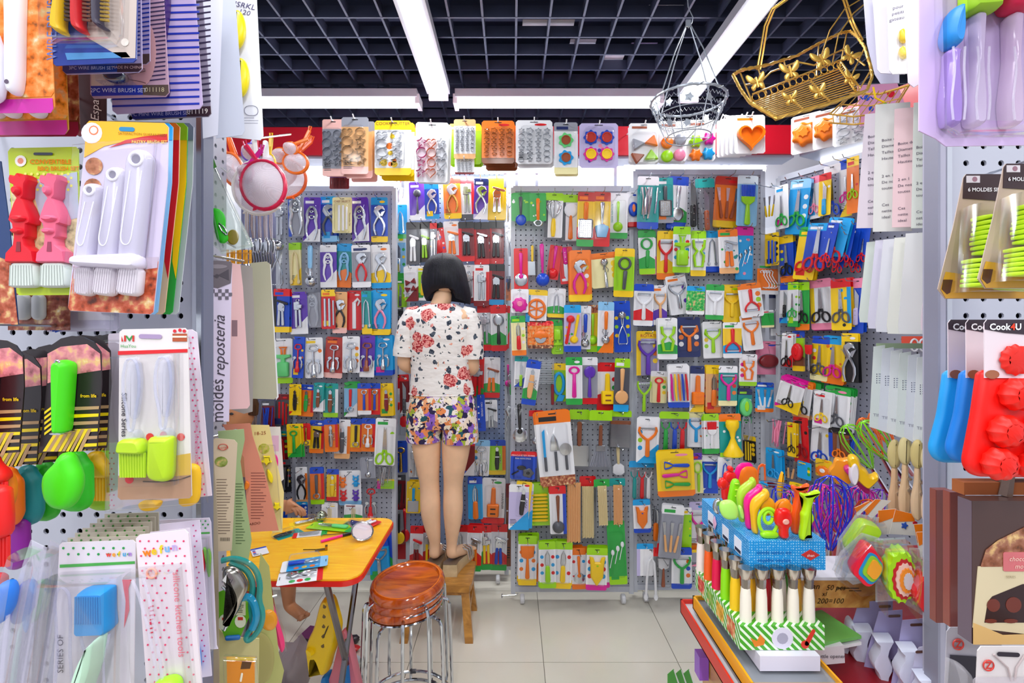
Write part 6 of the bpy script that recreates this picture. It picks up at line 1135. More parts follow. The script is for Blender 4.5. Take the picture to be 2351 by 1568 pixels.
strainer(566, 398, 14, 22, 1.24, 'd01c90', MM, 'small magenta strainer left of the big pink rimmed one', (20, -60), .2)
strainer(535, 390, 24, 40, 1.3, 'f07430', MM, 'long oval strainer with orange rim left of the big one', (0, -70), -.4, legs=False)
strainer(576, 350, 20, 20, 1.4, '6858d0', MM, 'small purple rimmed strainer at the top of the bunch', (10, -40), 0, legs=False)
strainer(620, 375, 12, 20, 1.42, 'f0c420', MM, 'small yellow strainer behind the white handle', (0, -60), 0, legs=False)
for i, (x0, y0, x1, y1, c, d) in enumerate(((497, 318, 488, 400, 'f07820', 'orange'), (503, 318, 498, 360, '2848d0', 'blue'), (512, 318, 504, 385, 'f4c820', 'yellow'), (528, 318, 545, 370, 'f06414', 'dark orange'), (590, 322, 588, 372, 'e02048', 'crimson'), (612, 330, 614, 380, 'f0ecf0', 'white'))):
 f = Fr('small_strainer', (x0+x1)/2, (y0+y1)/2, 1.36+.01*i, d+' plastic handle of a hanging strainer under the white cards', 'strainer'); f.puff('handle', [cap(x0, y0, x1, y1, 6, 8)], c, .012, .3, kind='plastic'); f.tube('end_loop', [circ(x1, y1+14, 8, 12, 12)], 2.5, c, -.006, closed=True)
f = Fr('table_fork_bunch', 590, 540, 1.7, 'bunch of hanging steel forks and spoons behind the white strainer', 'cutlery')
rr = random.Random(3)
for i in range(14):
 x = 566+i*4.6; f.tube('cutlery_handle', [[(x, 440), (x+rr.uniform(-2, 2), 520), (x+2, 548)]], 1.9, 's', -.004-.006*(i % 3)); f.puff('cutlery_bowl', [circ(x+3, 566+rr.uniform(-5, 8), 5.5, 10, 17)], 's', .006, .5, -.004*(i % 4), kind='metal')
f = Fr('bamboo_mat', 540, 588, 1.55, 'rolled yellow bamboo mat under the clear bag', 'mat')
for i in range(11): f.tube('rod', [[(503+i*7.2, 574), (503+i*7.2, 606)]], 2.7, 'e8a838', -.004*(i % 2), 'paper')
f.tube('cord', [[(500, 582), (580, 582)], [(500, 598), (580, 598)]], 1, 'b87820', -.011)
f = Fr('steel_clip_bunch', 600, 604, 1.6, 'dark bunch of steel coils beside the bamboo mat', 'cutlery'); f.tube('coil', [[(578+i*6, 580), (581+i*6, 600), (577+i*6, 615)] for i in range(9)], 2, '8a8e98', -.004, 'metal')
# long hanging sheets
f = Fr('mould_card', 500, 780, .92, 'tall lilac baking mould card with grey bow picture and checks', 'package', rz=.55); f.card('card', [(466, 602), (470, 597), (530, 600), (533, 606), (526, 968), (486, 968)], 'dccfe6'); f.card('picture', [(466, 602), (470, 597), (530, 600), (533, 606), (530, 650), (500, 662), (468, 655)], '6a6068', -.0008, .0006)
f.ink([[(470, 620), (495, 634), (470, 645)], [(500, 632), (525, 618), (526, 644)], circ(498, 634, 5, 8)], '48404a', -.0012); f.ink([circ(500, 612, 22, 12, 5)], '8a8088', -.0012); f.ink([rc(469+i*8, 664+j*8, 477+i*8, 672+j*8) for i in range(8) for j in range(3) if (i+j) % 2 == 0 and not (j == 2 and i < 4)], '6a6270', -.0008)
f.text('reposteria', 516, 795, 24, '4a4450', -PI/2, shear=.35, sx=1.05); f.text('moldes', 513, 920, 27, '48424c', -PI/2, sx=.95, shear=.1); f.text('moldes', 492, 915, 24, '8a8490', -PI/2, sx=.9, mirror=True); f.ink([rc(476, 602, 478, 966)], 'c0b4cc', -.0005)  # the mirrored moldes is a side panel reflection, drawn as lettering on the card
for i, (pts, Y, c, lab, rz) in enumerate((([(575, 604), (612, 600), (620, 606), (636, 910), (630, 917), (572, 915)], 1.22, 'b4b098', 'large olive cream sheet hanging furthest right beside the grey sheets', .5), ([(548, 608), (574, 610), (580, 616), (584, 740), (580, 945), (560, 950), (530, 940)], 1.12, 'a49c98', 'grey brown sheet behind the long pink sheet', .6), ([(524, 602), (552, 608), (558, 660), (574, 930), (568, 938), (526, 940)], 1.02, 'e8bcbc', 'long pink sheet hanging right of the lilac mould card', .6))):
 f = sidecard(pts, Y, c, lab, rz, name='hanging_sheet', kind='paper')
 if i == 2: f.ink([rc(532, 735, 545, 772)], '8a6870')
 if i == 0: f.card('white_backing', [(606, 606), (622, 606), (640, 912), (634, 920)], 'e8e8ec', .006, kind='paper')
# lower cards with printed text
low = [([(486, 1012), (494, 1006), (538, 1010), (545, 1018), (532, 1264), (496, 1266)], .94, 'd8c4a8', 'tan card with printed paragraphs and barcode beside the post', 'q'), ([(500, 990), (560, 985), (562, 1010), (552, 1060), (578, 1240), (570, 1290), (530, 1280)], 1.02, 'a8bc88', 'pale green card with printed lines behind the tan card', 'g'),
       ([(510, 975), (575, 972), (580, 1000), (612, 1100), (640, 1218), (570, 1222), (560, 1050)], 1.1, 'dc8c74', 'salmon red card with printed lines hanging over the yellow table', 'r'), ([(560, 975), (618, 976), (630, 1040), (652, 1130), (648, 1222), (625, 1222), (596, 1080)], 1.2, 'ecd890', 'yellow card with small yellow shapes over the table edge', 'y'), ([(605, 980), (644, 980), (652, 1100), (640, 1110)], 1.3, 'e4dcd4', 'white header card with magenta cutter behind the yellow card', 'm')]
for i, (pts, Y, c, lab, k) in enumerate(low[::-1]):
 f = sidecard(pts, Y, c, lab, .45, name='instruction_card', kind='paper')
 if k == 'q': f.tube('logo', [circ(512, 1026, 11, 14, 7)], .8, 'c85040', -.0012, closed=True); f.text('Acrye', 512, 1030, 7, 'c85040', 0, -.0014); f.ink([circ(508, 1060, 15, 12, 12)], mat('7c8c30', 'photo'), -.0006); f.ink(lines(497, 1100, 20, 6.5, 34, 1.6, 4), '806c5c'); f.ink([rc(506+2.3*j, 1234, 507+2.3*j, 1242) for j in range(10)], '302820')
 if k == 'r': f.ink(lines(576, 1085, 17, 6.5, 36, 1.6, 5), '8a4840'); f.text('CARDO', 582, 1205, 6, '602820'); f.puff('orange_cutter', [[(563, 1100), (575, 1108), (570, 1122), (560, 1124)]], 'f08020', .008)
 if k == 'g': f.ink(lines(541, 1110, 22, 6.5, 22, 1.6, 7), '587048')
 if k == 'y': f.puff('yellow_cutter', [star(612, 1055, 15, 5), [(612, 1070), (628, 1090), (626, 1110), (614, 1100)], star(636, 1160, 12, 5)], 'f8e010', .012, .3, kind='plastic'); f.ink([circ(606, 1030, 13, 10, 12)], mat('a8a820', 'photo'), -.0006); f.text('18-25', 597, 998, 8, 'a05030'); f.film([(600, 1020), (632, 1020), (648, 1210), (624, 1210)], -.016)
 if k == 'm': f.puff('magenta_cutter', [circ(632, 1060, 7, 12, 18)], 'f0108c', .012, .4, kind='plastic'); f.ink([rc(624, 1000, 640, 1036)], 'e0b0c8')
# teal tool bundle and green card at lower left
f = Fr('green_card', 535, 1420, .98, 'green frog-faced card behind the teal tools', 'card', rz=.4); f.card('card', [(501, 1360), (520, 1352), (560, 1358), (578, 1385), (575, 1410), (552, 1462), (516, 1464), (503, 1430)], '5cac14'); f.ink([circ(514, 1428, 12, 14, 18), circ(552, 1426, 13, 14, 15)], 'dce4cc', -.001); f.ink([rc(546, 1416, 558, 1423), rc(510, 1417, 520, 1423)], 'c02c20', -.0014); f.ink([rc(540, 1380, 564, 1412)], 'ccd0b0', -.0012); f.ink(lines(543, 1384, 6, 4, 18, 1.4), '485030', -.0016); f.puff('blue_base', [cap(522, 1462, 548, 1460, 5)], '1c6cb8', .008)
f = Fr('teal_tool', 560, 1350, .93, 'transparent teal plastic ring tool hung in a bunch at lower left', 'tool', rz=.3)
f.tube('ring', [[(512, 1282), (540, 1275), (572, 1285), (592, 1305), (600, 1340), (596, 1372), (606, 1400), (602, 1430), (588, 1452), (572, 1465), (566, 1455), (584, 1430), (578, 1380), (584, 1330), (568, 1300), (530, 1285)]], 6.5, '0c9894', -.01, 'trans'); f.tube('inner_ring', [[(560, 1360), (578, 1356), (590, 1376), (594, 1405), (584, 1430)]], 8, '1494c0', -.02, 'trans'); f.tube('amber_ring', [[(532, 1290), (565, 1305), (578, 1330), (574, 1352)]], 5, 'c8b018', -.005, 'trans')
f = Fr('steel_slicer', 540, 1350, .90, 'curved steel slicer with a small white price label', 'tool', rz=.3); f.puff('steel_frame', [[(514, 1300), (530, 1293), (552, 1300), (570, 1325), (573, 1345), (560, 1370), (552, 1395), (528, 1425), (521, 1434), (520, 1420), (535, 1390), (540, 1370), (532, 1345), (516, 1335)]], 'a8a49c', .02, .5, kind='metal'); f.ink([[(528, 1304), (550, 1318), (540, 1336), (517, 1320)]], 'e8e8e8', -.0208, kind='paper', name='price_label'); f.text('21', 534, 1324, 8, '404048', .4, -.022); f.tube('blade_edge', [[(516, 1335), (532, 1350), (540, 1372), (534, 1400), (521, 1434)]], 3, 'c8ccd0', -.018, 'metal')
f = Fr('amber_tool', 620, 1420, 1.06, 'small amber plastic oval hanging behind the teal ring', 'tool', rz=.4); f.puff('oval', [circ(618, 1420, 20, 14, 24)], 'f0a018', .012, .4, kind='trans')
f = sidecard([(598, 1270), (618, 1300), (640, 1500), (652, 1540), (640, 1600), (560, 1640), (585, 1400)], 1.12, 'b8b874', 'olive cream sheet hanging down to the bottom edge', .45, name='hanging_sheet', kind='paper'); f.puff('round_print', [circ(596, 1510, 34, 18, 60)], 'a8a060', .004, .2)
f = Fr('pink_case', 635, 1430, 1.2, 'pink plastic case in a clear blister behind the olive sheet', 'package', rz=.35); f.puff('case', [[(618, 1365), (626, 1375), (650, 1450), (657, 1480), (648, 1494), (640, 1480), (622, 1420)]], 'f4387c', .016, .3, kind='plastic'); f.film([(614, 1360), (628, 1372), (656, 1450), (660, 1485), (648, 1500), (636, 1482)], -.02)
f = sidecard([(500, 1440), (520, 1462), (595, 1466), (592, 1640), (505, 1640)], 1.0, 'dcd498', 'cream card below the green frog-faced card', .3, name='hanging_sheet', kind='paper')
f = Fr('orange_label_bag', 552, 1540, .90, 'small orange paper label in a clear bag at the bottom', 'package', rz=.3); f.card('label', [(520, 1508), (586, 1511), (584, 1600), (522, 1600)], 'f09414'); f.ink([[(556, 1518), (578, 1520), (574, 1535), (552, 1536)]], '60380c'); f.puff('print', [cap(556, 1546, 553, 1562, 2.5)], 'f0e8d0', .001); f.ink([rc(520, 1508, 586, 1516)], 'f4c81c', -.0006); f.film([(516, 1500), (592, 1504), (600, 1620), (520, 1620)], -.02)
f = sidecard([(458, 980), (486, 985), (500, 1200), (504, 1640), (486, 1640), (484, 1200)], .90, 'b8a890', 'narrow tan card edge running down beside the near post', .3, name='hanging_sheet', kind='paper')
# goods filling the dark niche left of the left rack
rows(None, planeY(2.75), 'niche left of the left rack', [('upper part', [(560,600,600,680,'-/z/-/','blob','s'),(600,920,630,990,'d/R/-/','blob','b'),(610,960,645,1040,'n/d/-/','blob','r'),(632,905,664,980,'R/d/-/','sticks','r'),(575,915,606,1000,'-/z/-/','blob','s'),(640,1055,668,1130,'d/k/-/','blob','s'),(630,990,662,1060,'t/R/-/','tongs','r')])], 0)
MB().box(-1.62, -1.4, -.01, .02, 0, 2.3).build('niche', mat('50506a', 'paint'), None, (0, 2.98, 0), smooth=False); struct(bpy.data.objects['niche'])
# side board of the near left rack with long arms that carry the goods hanging in the aisle
sb = empty('side_rack', (-.69, 1.04, 0), 'perforated side board behind the hanging sheets with long steel arms', 'display rack', rz=PI/2); pegmesh(.32, 2.0, .0285, .005).build('pegboard', mat('b4b6c4', 'paint'), sb, (0, 0, .25), smooth=False); MB().box(-.16, .16, .01, .014, .25, 2.25).build('back_panel', mat('50505c', 'paper'), sb, smooth=False); MB().box(-.16, -.14, 0, .03, 0, .25).box(.14, .16, 0, .03, 0, .25).build('foot', mat('b4b6c4', 'paint'), sb, smooth=False)
for pts in (((1.15, 2.02), (590, 318, 1.28), (667, 308, 1.6)), ((1.12, 1.9), (585, 428, 1.7)), ((1.1, 1.72), (540, 568, 1.56)), ((1.1, 1.25), (606, 978, 1.32)), ((1.1, .86), (635, 1368, 1.2)), ((1.05, 1.66), (560, 600, 1.24)), ((1.0, 1.22), (560, 976, 1.1)), ((1.0, .9), (618, 1408, 1.06))):
 q = [Vector((-.69, pts[0][0], pts[0][1]))]+[P(*p) for p in pts[1:]]; o = [v-sb.location for v in q]; MB().tube([Vector((v.y, -v.x, v.z)) for v in o], .003, 6).build('arm', mat('s'), sb)
# ---------------------------------------------------------------- furniture
def woodmat(name, a, b, scale=(3, 30, 3), rough=.3, coat=.4, dist=2):
 m, N, L = nmat(name); co = coords(N, L, scale); n = N.new('ShaderNodeTexNoise'); n.inputs['Scale'].default_value = 2.5; n.inputs['Detail'].default_value = 6; n.inputs['Distortion'].default_value = dist; L.new(co, n.inputs['Vector'])
 c = ramp(N, L, n.outputs[0], [(.3, hexc(a)), (.5, tuple((x+y)/2 for x, y in zip(hexc(a), hexc(b)))), (.68, hexc(b))]); bs = bsdf(N, L, None, rough, Coat_Weight=coat, Coat_Roughness=.08); L.new(c, bs.inputs['Base Color']); return m
def onz(px, py, z): Y = (CZ-z)*F/(py-CY); return P(px, py, Y)
# folding yellow table
TZ = .722
t = empty('folding_table', (-.78, 1.77, 0), 'yellow folding table with red rounded edge, small tools scattered on it', 'table')
yw = woodmat('yellow_wood_laminate', 'f8ac10', 'ffc824', (2, 14, 2), .3, .3)
tp = [(x-.0, y) for x, y in rrect(-.31, .305, -.24, .25, .055, 5)]
MB().add([(x, y, 0) for x, y in tp]+[(x, y, .006) for x, y in tp], [tuple(range(len(tp)))[::-1], tuple(range(len(tp), 2*len(tp)))]+[(i, (i+1) % len(tp), len(tp)+(i+1) % len(tp), len(tp)+i) for i in range(len(tp))]).build('tabletop', yw, t, (0, 0, TZ-.006))
MB().add([(x*1.012, y*1.014, 0) for x, y in tp]+[(x*1.012, y*1.014, .016) for x, y in tp], [tuple(range(len(tp)))[::-1], tuple(range(len(tp), 2*len(tp)))]+[(i, (i+1) % len(tp), len(tp)+(i+1) % len(tp), len(tp)+i) for i in range(len(tp))]).build('table_edge', mat('d81c10', 'plastic'), t, (0, 0, TZ-.0225))
for s in (-1, 1):
 for q in (-1, 1): MB().tube([(s*.19, q*.2, TZ-.02), (s*.18, -q*.16, .01)], .011, 8).build('leg', mat('787478', 'metal'), t)
MB().tube([(-.24, .17, .05), (.24, .17, .05)], .008, 8).build('crossbar', mat('787478', 'metal'), t); MB().tube([(-.24, -.18, .1), (.24, -.18, .1)], .008, 8).build('crossbar', mat('787478', 'metal'), t)
def flat(px, py, w, h, yaw, spec, tl, cols, label, z=TZ+.002, **k):
 c = onz(px, py, z); e = pack(c, w, h, spec, tl, cols, label, seed=int(px), **k); e.rotation_euler = (-PI/2, 0, yaw); return e
flat(690, 1322, .085, .13, 1.9, 'w/w/r/rg', 'pliers', 's', 'white and red card of steel tool nearest the table front edge', TZ+.004, art='oO', nobl=True)
flat(700, 1293, .075, .14, -1.25, 'B/c/w/oy', 'peeler', 'b', 'sky blue card of dark blue peeler on the yellow table', TZ+.012, art='o')
flat(655, 1228, .055, .12, -.75, 't/t/w/ww', 'pocketknife', 'k', 'teal card of black pocket tool on the yellow table', art='')
flat(703, 1199, .06, .12, -1.0, 'g/y/y/yy', 'press', 's', 'yellow and green card of steel tool at the back of the table', art='')
flat(762, 1210, .06, .19, 1.35, 'l/l/g/gl', 'peeler', 'x', 'lime card with green tool across the back of the table', TZ+.006, art='')
flat(712, 1226, .045, .12, -1.3, 'g/w/r/', 'sticks', 's', 'narrow white and green card behind the magenta pen', art='')
flat(815, 1205, .05, .10, 1.2, 'R/w/r/bb', 'fish', 'nw', 'red and white card with blue shape at the right of the table', art='X'); flat(846, 1203, .06, .085, -.5, 'r/r/w/ww', 'fish', 'wv', 'red card of white and purple clip, rightmost on the table', TZ+.008, art='s')
flat(596, 1266, .05, .07, .6, 'b/w/-/rb', '', 'b', 'small white and blue card by the table left side', bl=0)
c = onz(832, 1238, TZ); e = empty('tea_strainer', c+Vector((0, 0, .03)), 'small wire mesh tea strainer lying on the yellow table', 'strainer', rot=(.5, .35, 0)); MB().lathe([(.038*math.sin(k*PI/12), -.03*math.cos(k*PI/12)) for k in range(1, 7)], 20).build('mesh_bowl', MM, e); MB().tube([(.038*math.cos(a), .038*math.sin(a), 0) for a in [2*PI*i/20 for i in range(20)]], .003, 6, True).build('rim', mat('s'), e); MB().tube([(-.036, 0, 0), (-.06, .01, .002)], .003, 6).build('handle', mat('s'), e)
c = onz(738, 1196, TZ); e = empty('tea_ball', c+Vector((0, 0, .02)), 'round mesh tea ball on the green card at the back of the table', 'strainer'); MB().lathe([(.021*math.sin(k*PI/8), -.021*math.cos(k*PI/8)) for k in range(0, 9)], 16).build('mesh_ball', mat('a0a890', 'metal'), e); MB().tube([(.022*math.cos(a), .022*math.sin(a), 0) for a in [2*PI*i/16 for i in range(16)]], .002, 5, True).build('rim', mat('s'), e)
a, b = onz(737, 1243, TZ+.006), onz(806, 1224, TZ+.006); o = MB().tube([(0, 0, 0), (b-a)*.7], .005, 8, mi=0).tube([(b-a)*.7, b-a], .0055, 8, mi=1).build('pen', [mat('f0188c', 'plastic'), mat('k', 'plastic')], None, a); tag(o, 'magenta and black pen lying across the yellow table', 'pen')
a = onz(738, 1262, TZ+.002); o = MB().box(-.02, .02, -.008, .008, 0, .0012).tube([(-.02, 0, .003), (-.06, .012, .003)], .0018, 5).box(.012, .02, -.008, .008, 0, .012).build('metal_bracket', mat('b08838', 'metal'), None, a); o.rotation_euler = (0, 0, .3); tag(o, 'small brass coloured bent metal piece on the table', 'fitting')
a = onz(760, 1230, TZ+.002); o = MB().tube([(-.03, 0, .003), (.045, .012, .003)], .002, 5).tube([(-.03, 0, .003), (-.032, -.012, .003)], .002, 5).build('metal_bracket', mat('b0a890', 'metal'), None, a); tag(o, 'thin bent steel wire hook lying behind the magenta pen', 'fitting')
# stack of three round stools
SX, SY = P(932, 0, 1.87).x, 1.87
redwood = woodmat('glossy_red_wood', '8c2c06', 'd4640c', (14, 2.5, 3), .16, .8, 1.2)
for k in range(3):
 zt = .452+.034*k; e = empty('round_stool', (SX+.004*k, SY, 0), ('bottom', 'middle', 'top')[k]+' glossy red-brown round wooden stool of the stack on chrome legs', 'stool', rz=.35+.55*k)
 r = .138; prof = [(0, -.012), (r*.8, -.012), (r*.93, -.006), (r, .004), (r*1.01, .014), (r*.99, .024), (r*.95, .031), (r*.9, .032), (r*.87, .027), (r*.84, .02), (r*.5, .013), (0, .011)]
 s = MB().lathe(prof, 40).build('seat', redwood, e, (0, 0, zt)); s.rotation_euler = (-.06, -.07 if k == 2 else -.06, 0)
 MB().tube([(r*.885*math.cos(a), r*.885*math.sin(a), .0305) for a in [2*PI*i/40 for i in range(40)]], .0022, 5, True).build('rim_line', mat('e87c1c', 'plastic'), e, (0, 0, zt)).rotation_euler = (-.06, -.065, 0)
 MB().lathe([(r*.9, -.016), (r*.99, -.008), (r*.97, -.004)], 40).build('steel_band', mat('s', 'chrome'), e, (0, 0, zt-.001)).rotation_euler = (-.06, -.06, 0)
 for q in range(4):
  a = PI/4+q*PI/2; ca, sa = math.cos(a), math.sin(a); l = MB().tube([(d*ca, d*sa, z) for d, z in ((.07, zt-.016), (.135, zt-.016), (.15, zt-.022), (.158, zt-.04), (.164, .3), (.17, .05+.034*k), (.165, .03+.034*k))], .0062, 8); l.build('leg', mat('s', 'chrome'), e)
 MB().tube([(.163*math.cos(a), .163*math.sin(a), .022+.034*k) for a in [2*PI*i/36 for i in range(36)]], .006, 8, True).build('base_ring', mat('s', 'chrome'), e)
 for a in (.2, 1.8, 3.3, 4.9): MB().tube([(.163*math.cos(a+d), .163*math.sin(a+d), .022+.034*k) for d in (-.07, 0, .07)], .009, 6).build('rubber_sleeve', mat('3c3c44', 'plastic'), e)
# small wooden stool under the woman
sw = woodmat('oiled_light_wood', '9a6424', 'cc9040', (4, 16, 4), .35, .2)
e = empty('wooden_stool', (P(1012, 0, 2.5).x, 2.5, 0), 'small rustic wooden stool the woman stands on', 'stool'); top = [(-.20, -.115), (.155, -.135), (.165, -.1), (.168, .12), (-.19, .13)]
MB().add([(x, y, 0) for x, y in top]+[(x, y, .032) for x, y in top], [(4, 3, 2, 1, 0), (5, 6, 7, 8, 9)]+[(i, (i+1) % 5, 5+(i+1) % 5, 5+i) for i in range(5)]).build('seat', sw, e, (0, 0, .232), smooth=False); MB().box(-.19, .15, -.1, -.09, -.03, 0).build('apron', sw, e, (0, 0, .232), smooth=False)
for sx_, sy_ in ((-1, -1), (1, -1), (-1, 1), (1, 1)):
 a = Vector((sx_*.13, sy_*.085, .235)); b = Vector((sx_*.155, sy_*.135, .0)); m = MB()
 m.loft([[(c.x+i*.019, c.y+j*.016, c.z) for i, j in ((-1, -1), (1, -1), (1, 1), (-1, 1))] for c in (a, b)]).build('leg', sw, e, smooth=False)
for s in (-1, 1): MB().box(s*.143-.012, s*.143+.012, -.11, .11, .11, .14).build('stretcher', sw, e, smooth=False)
# folded plastic step stool and floor clutter, left
f = Fr('folding_stool', 760, 1480, 1.82, 'folded yellow and pink plastic step stool leaning beside the round stools', 'stool', rz=-.3)
f.puff('seat_panel', [[(752, 1368), (762, 1358), (774, 1364), (791, 1425), (789, 1446), (783, 1462), (780, 1480), (772, 1500), (765, 1530), (756, 1537), (748, 1522), (738, 1492), (736, 1540), (727, 1538), (719, 1476), (724, 1452), (738, 1425)]], 'f0c80c', .05, .18, kind='plastic'); f.puff('leg_panel', [[(786, 1442), (798, 1448), (832, 1600), (740, 1600), (765, 1535)]], 'd87888', .03, .06, .02, kind='plastic')
f.puff('grip', [[(727, 1462), (742, 1470), (745, 1485), (730, 1482)]], 'f4d014', .065, .3, kind='plastic'); f.ink([cap(764, 1372+i*22, 766-i, 1376+i*22, 1.2, 4) for i in range(5)], '6a5010', -.0512); f.puff('blue_leg', [[(796, 1500), (804, 1498), (812, 1600), (802, 1600)], [(744, 1545), (758, 1542), (764, 1600), (746, 1600)]], '1474b8', .045, .2, .02, kind='plastic'); f.puff('slot', [[(772, 1420), (777, 1416), (765, 1445), (761, 1448)]], '4a3c10', .003, .2, -.05)
def lump(name, px, py, Y, w, h, c, label, cat, seed, kind='print', d=.06):
 Y = (CZ-h*.46)*F/(py-CY)
 rr = random.Random(seed); n = 14; ol = [(w/2*math.cos(2*PI*i/n)*rr.uniform(.75, 1.1), h/2*math.sin(2*PI*i/n)*rr.uniform(.75, 1.1)) for i in range(n)]; rs = []
 for k, s in ((0, .7), (.3, 1), (.6, .9), (.9, .5), (1, .15)): rs.append([(x*s*rr.uniform(.9, 1.1), -d*k, z*s*rr.uniform(.9, 1.1)) for x, z in ol])
 o = MB().loft(rs).build(name, mat(c, kind), None, P(px, py, Y)); return tag(o, label, cat)
lump('plastic_bag', 690, 1510, 1.95, .17, .24, 'a09498', 'crumpled grey clear plastic bag on the floor under the table', 'bag', 1, 'trans', .12); lump('plastic_bag', 640, 1560, 1.9, .12, .12, '6a5c64', 'dark crumpled wrapper beside the grey bag at the bottom', 'bag', 2)
f = Fr('purple_pack', 712, 1455, 2.3, 'purple and black picture pack lying under the table', 'package'); f.card('card', [(684, 1462), (712, 1436), (740, 1440), (722, 1478), (690, 1476)], '7a2470'); f.ink([[(688, 1464), (716, 1468), (712, 1478), (690, 1474)]], '201820')
for i, (px, py, w, h, c, lab) in enumerate(((812, 1462, .07, .04, '2c2028', 'dark brown brush scrap on the floor by the stools'), (815, 1484, .06, .03, 'd82020', 'red scrap of packaging on the floor by the stools'), (812, 1510, .08, .06, 'c8d4dc', 'pale crumpled wrapper on the floor by the stools'), (820, 1550, .07, .07, '70747c', 'grey crumpled wrapper lowest on the floor by the stools'))): lump('wrapper', px, py, 2.1-.05*i, w, h, c, lab, 'wrapper', 10+i, d=.04)
o = MB().tube([(-.03, 0, .005), (.05, .01, .005), (.06, .01, .014)], .002, 6).tube([(-.03, -.02, .004), (-.03, .02, .004)], .003, 6).build('hook', mat('s'), None, onz(1165, 1370, .0)); tag(o, 'loose steel peg hook lying on the floor tiles', 'hook')
for i, px in enumerate((1545, 1562, 1580)):
 f = Fr('seed_packet', px, 1560, 1.62+.03*i, ('leftmost', 'middle', 'rightmost')[i]+' green and white packet peeking up at the bottom edge', 'package', rz=.5); f.card('card', [(px-12, 1548), (px+2, 1536), (px+16, 1575), (px+14, 1620), (px-12, 1620)], '48a838'); f.ink([[(px+1, 1537), (px+4, 1540), (px+17, 1575), (px+14, 1578)]], 'f0f4f0')
# ---------------------------------------------------------------- counter with display boxes
tag(MB().box(.42, 1.3, .80, 1.1, -.02, 0).box(.64, 1.3, 1.1, 1.5, -.02, 0).build('counter', mat('8c1420', 'paint'), None, (0, 0, .84), smooth=False), 'dark red counter shelf carrying the display boxes', 'counter')
o = MB().box(-.03, .03, 0, .12, -.84, 0).box(-.012, .012, -.004, 0, -.22, -.16, 0).build('support_post', woodmat('counter_wood', 'b07838', 'd8a050', (4, 4, 12)), None, (.46, 1.0, .82), smooth=False); tag(o, 'wooden support post under the red and yellow trays', 'post'); tag(MB().box(-.01, .01, 0, .03, 0, .05).build('purple_box', mat('8c50c0', 'print'), None, (.418, 1.08, .73), smooth=False), 'small purple box beside the wooden support post', 'box')
def tray(name, x0, x1, y0, y1, z0, h, c, label, inner=None):
 e = empty(name, ((x0+x1)/2, (y0+y1)/2, z0), label, 'tray'); w, d = x1-x0, y1-y0; t = .004
 for a in ((-w/2, w/2, -d/2, -d/2+t), (-w/2, w/2, d/2-t, d/2), (-w/2, -w/2+t, -d/2, d/2), (w/2-t, w/2, -d/2, d/2)): MB().box(*a, 0, h).build('wall', mat(c, 'print'), e, smooth=False)
 MB().box(-w/2, w/2, -d/2, d/2, 0, .003).build('base', mat(c, 'print'), e, smooth=False)
 if inner: MB().box(-w/2+t, w/2-t, -d/2+t, d/2-t, h*.55, h*.7).build('insert', mat(inner, 'paint'), e, smooth=False)
 return e
tray('red_tray', .388, .55, .80, 1.145, .842, .03, 'd42414', 'shallow red cardboard tray, lowest under the display boxes', 'c8c8cc')
tray('yellow_tray', .402, .556, .83, 1.105, .874, .028, 'f4a810', 'shallow yellow cardboard tray with grey insert under the striped box', '8c9098')
tag(MB().box(0, .105, 0, .09, 0, .026).build('white_box', mat('e4e0f0', 'print'), None, (.432, .865, .9), smooth=False), 'flat white box with curled flap in the yellow tray', 'box')
def stripebox():
 m, N, L = nmat('green_white_stripe_card'); co = coords(N, L); s = N.new('ShaderNodeSeparateXYZ'); L.new(co, s.inputs[0]); a = N.new('ShaderNodeMath'); a.operation = 'ADD'; L.new(s.outputs[0], a.inputs[0]); b = N.new('ShaderNodeMath'); b.operation = 'SUBTRACT'; L.new(s.outputs[1], b.inputs[1]); L.new(s.outputs[2], b.inputs[0]); L.new(b.outputs[0], a.inputs[1])
 f = N.new('ShaderNodeMath'); f.operation = 'MULTIPLY'; L.new(a.outputs[0], f.inputs[0]); f.inputs[1].default_value = 72; g = N.new('ShaderNodeMath'); g.operation = 'FRACT'; L.new(f.outputs[0], g.inputs[0])
 c = ramp(N, L, g.outputs[0], [(0, hexc('48a828')), (.58, hexc('e8f4e0'))], 'CONSTANT'); bs = bsdf(N, L, None, .35); L.new(c, bs.inputs['Base Color']); return m
def dotbox():
 m, N, L = nmat('blue_dotted_card'); v = N.new('ShaderNodeTexVoronoi'); v.inputs['Scale'].default_value = 210; v.inputs['Randomness'].default_value = .25; L.new(coords(N, L), v.inputs['Vector']); c = ramp(N, L, v.outputs['Distance'], [(0, hexc('9cd4f4')), (.26, hexc('1494dc'))], 'CONSTANT'); bs = bsdf(N, L, None, .35); L.new(c, bs.inputs['Base Color']); return m
gb = empty('striped_display_box', (.404, .88, .927), 'green and white striped display box holding scoop handles', 'box'); SM = stripebox()
MB().box(0, .15, 0, .213, 0, .043).build('box_body', SM, gb, smooth=False)
class Face:
 def __init__(s, e): s.e = e
MB().prism([(x, z) for x, z in circ(.075, .021, .019, 20)], -.0008, 0).build('round_label', mat('dcd8e8', 'paper'), gb); MB().prism(circ(.075, .021, .010, 12), -.001, -.0008).build('print', mat('a8a4b8', 'paper'), gb)
MB().prism([(.018, .022), (.03, .016), (.036, .028), (.044, .018), (.042, .01), (.026, .006), (.022, .014)], -.0012, 0).build('print', mat('e08020', 'print'), gb); MB().prism(cap(.118, .012, .13, .034, .004, .003), -.0012, 0).prism(circ(.115, .01, .007, 12), -.0012, 0).build('print', mat('d83020', 'print'), gb)
for j in range(4): MB().box(-.0008, 0, .02+.048*j, .052+.048*j, .006, .034).build('food_print', mat(('c86030', 'd8a020', '68a030', 'c83830')[j], 'photo'), gb, smooth=False)
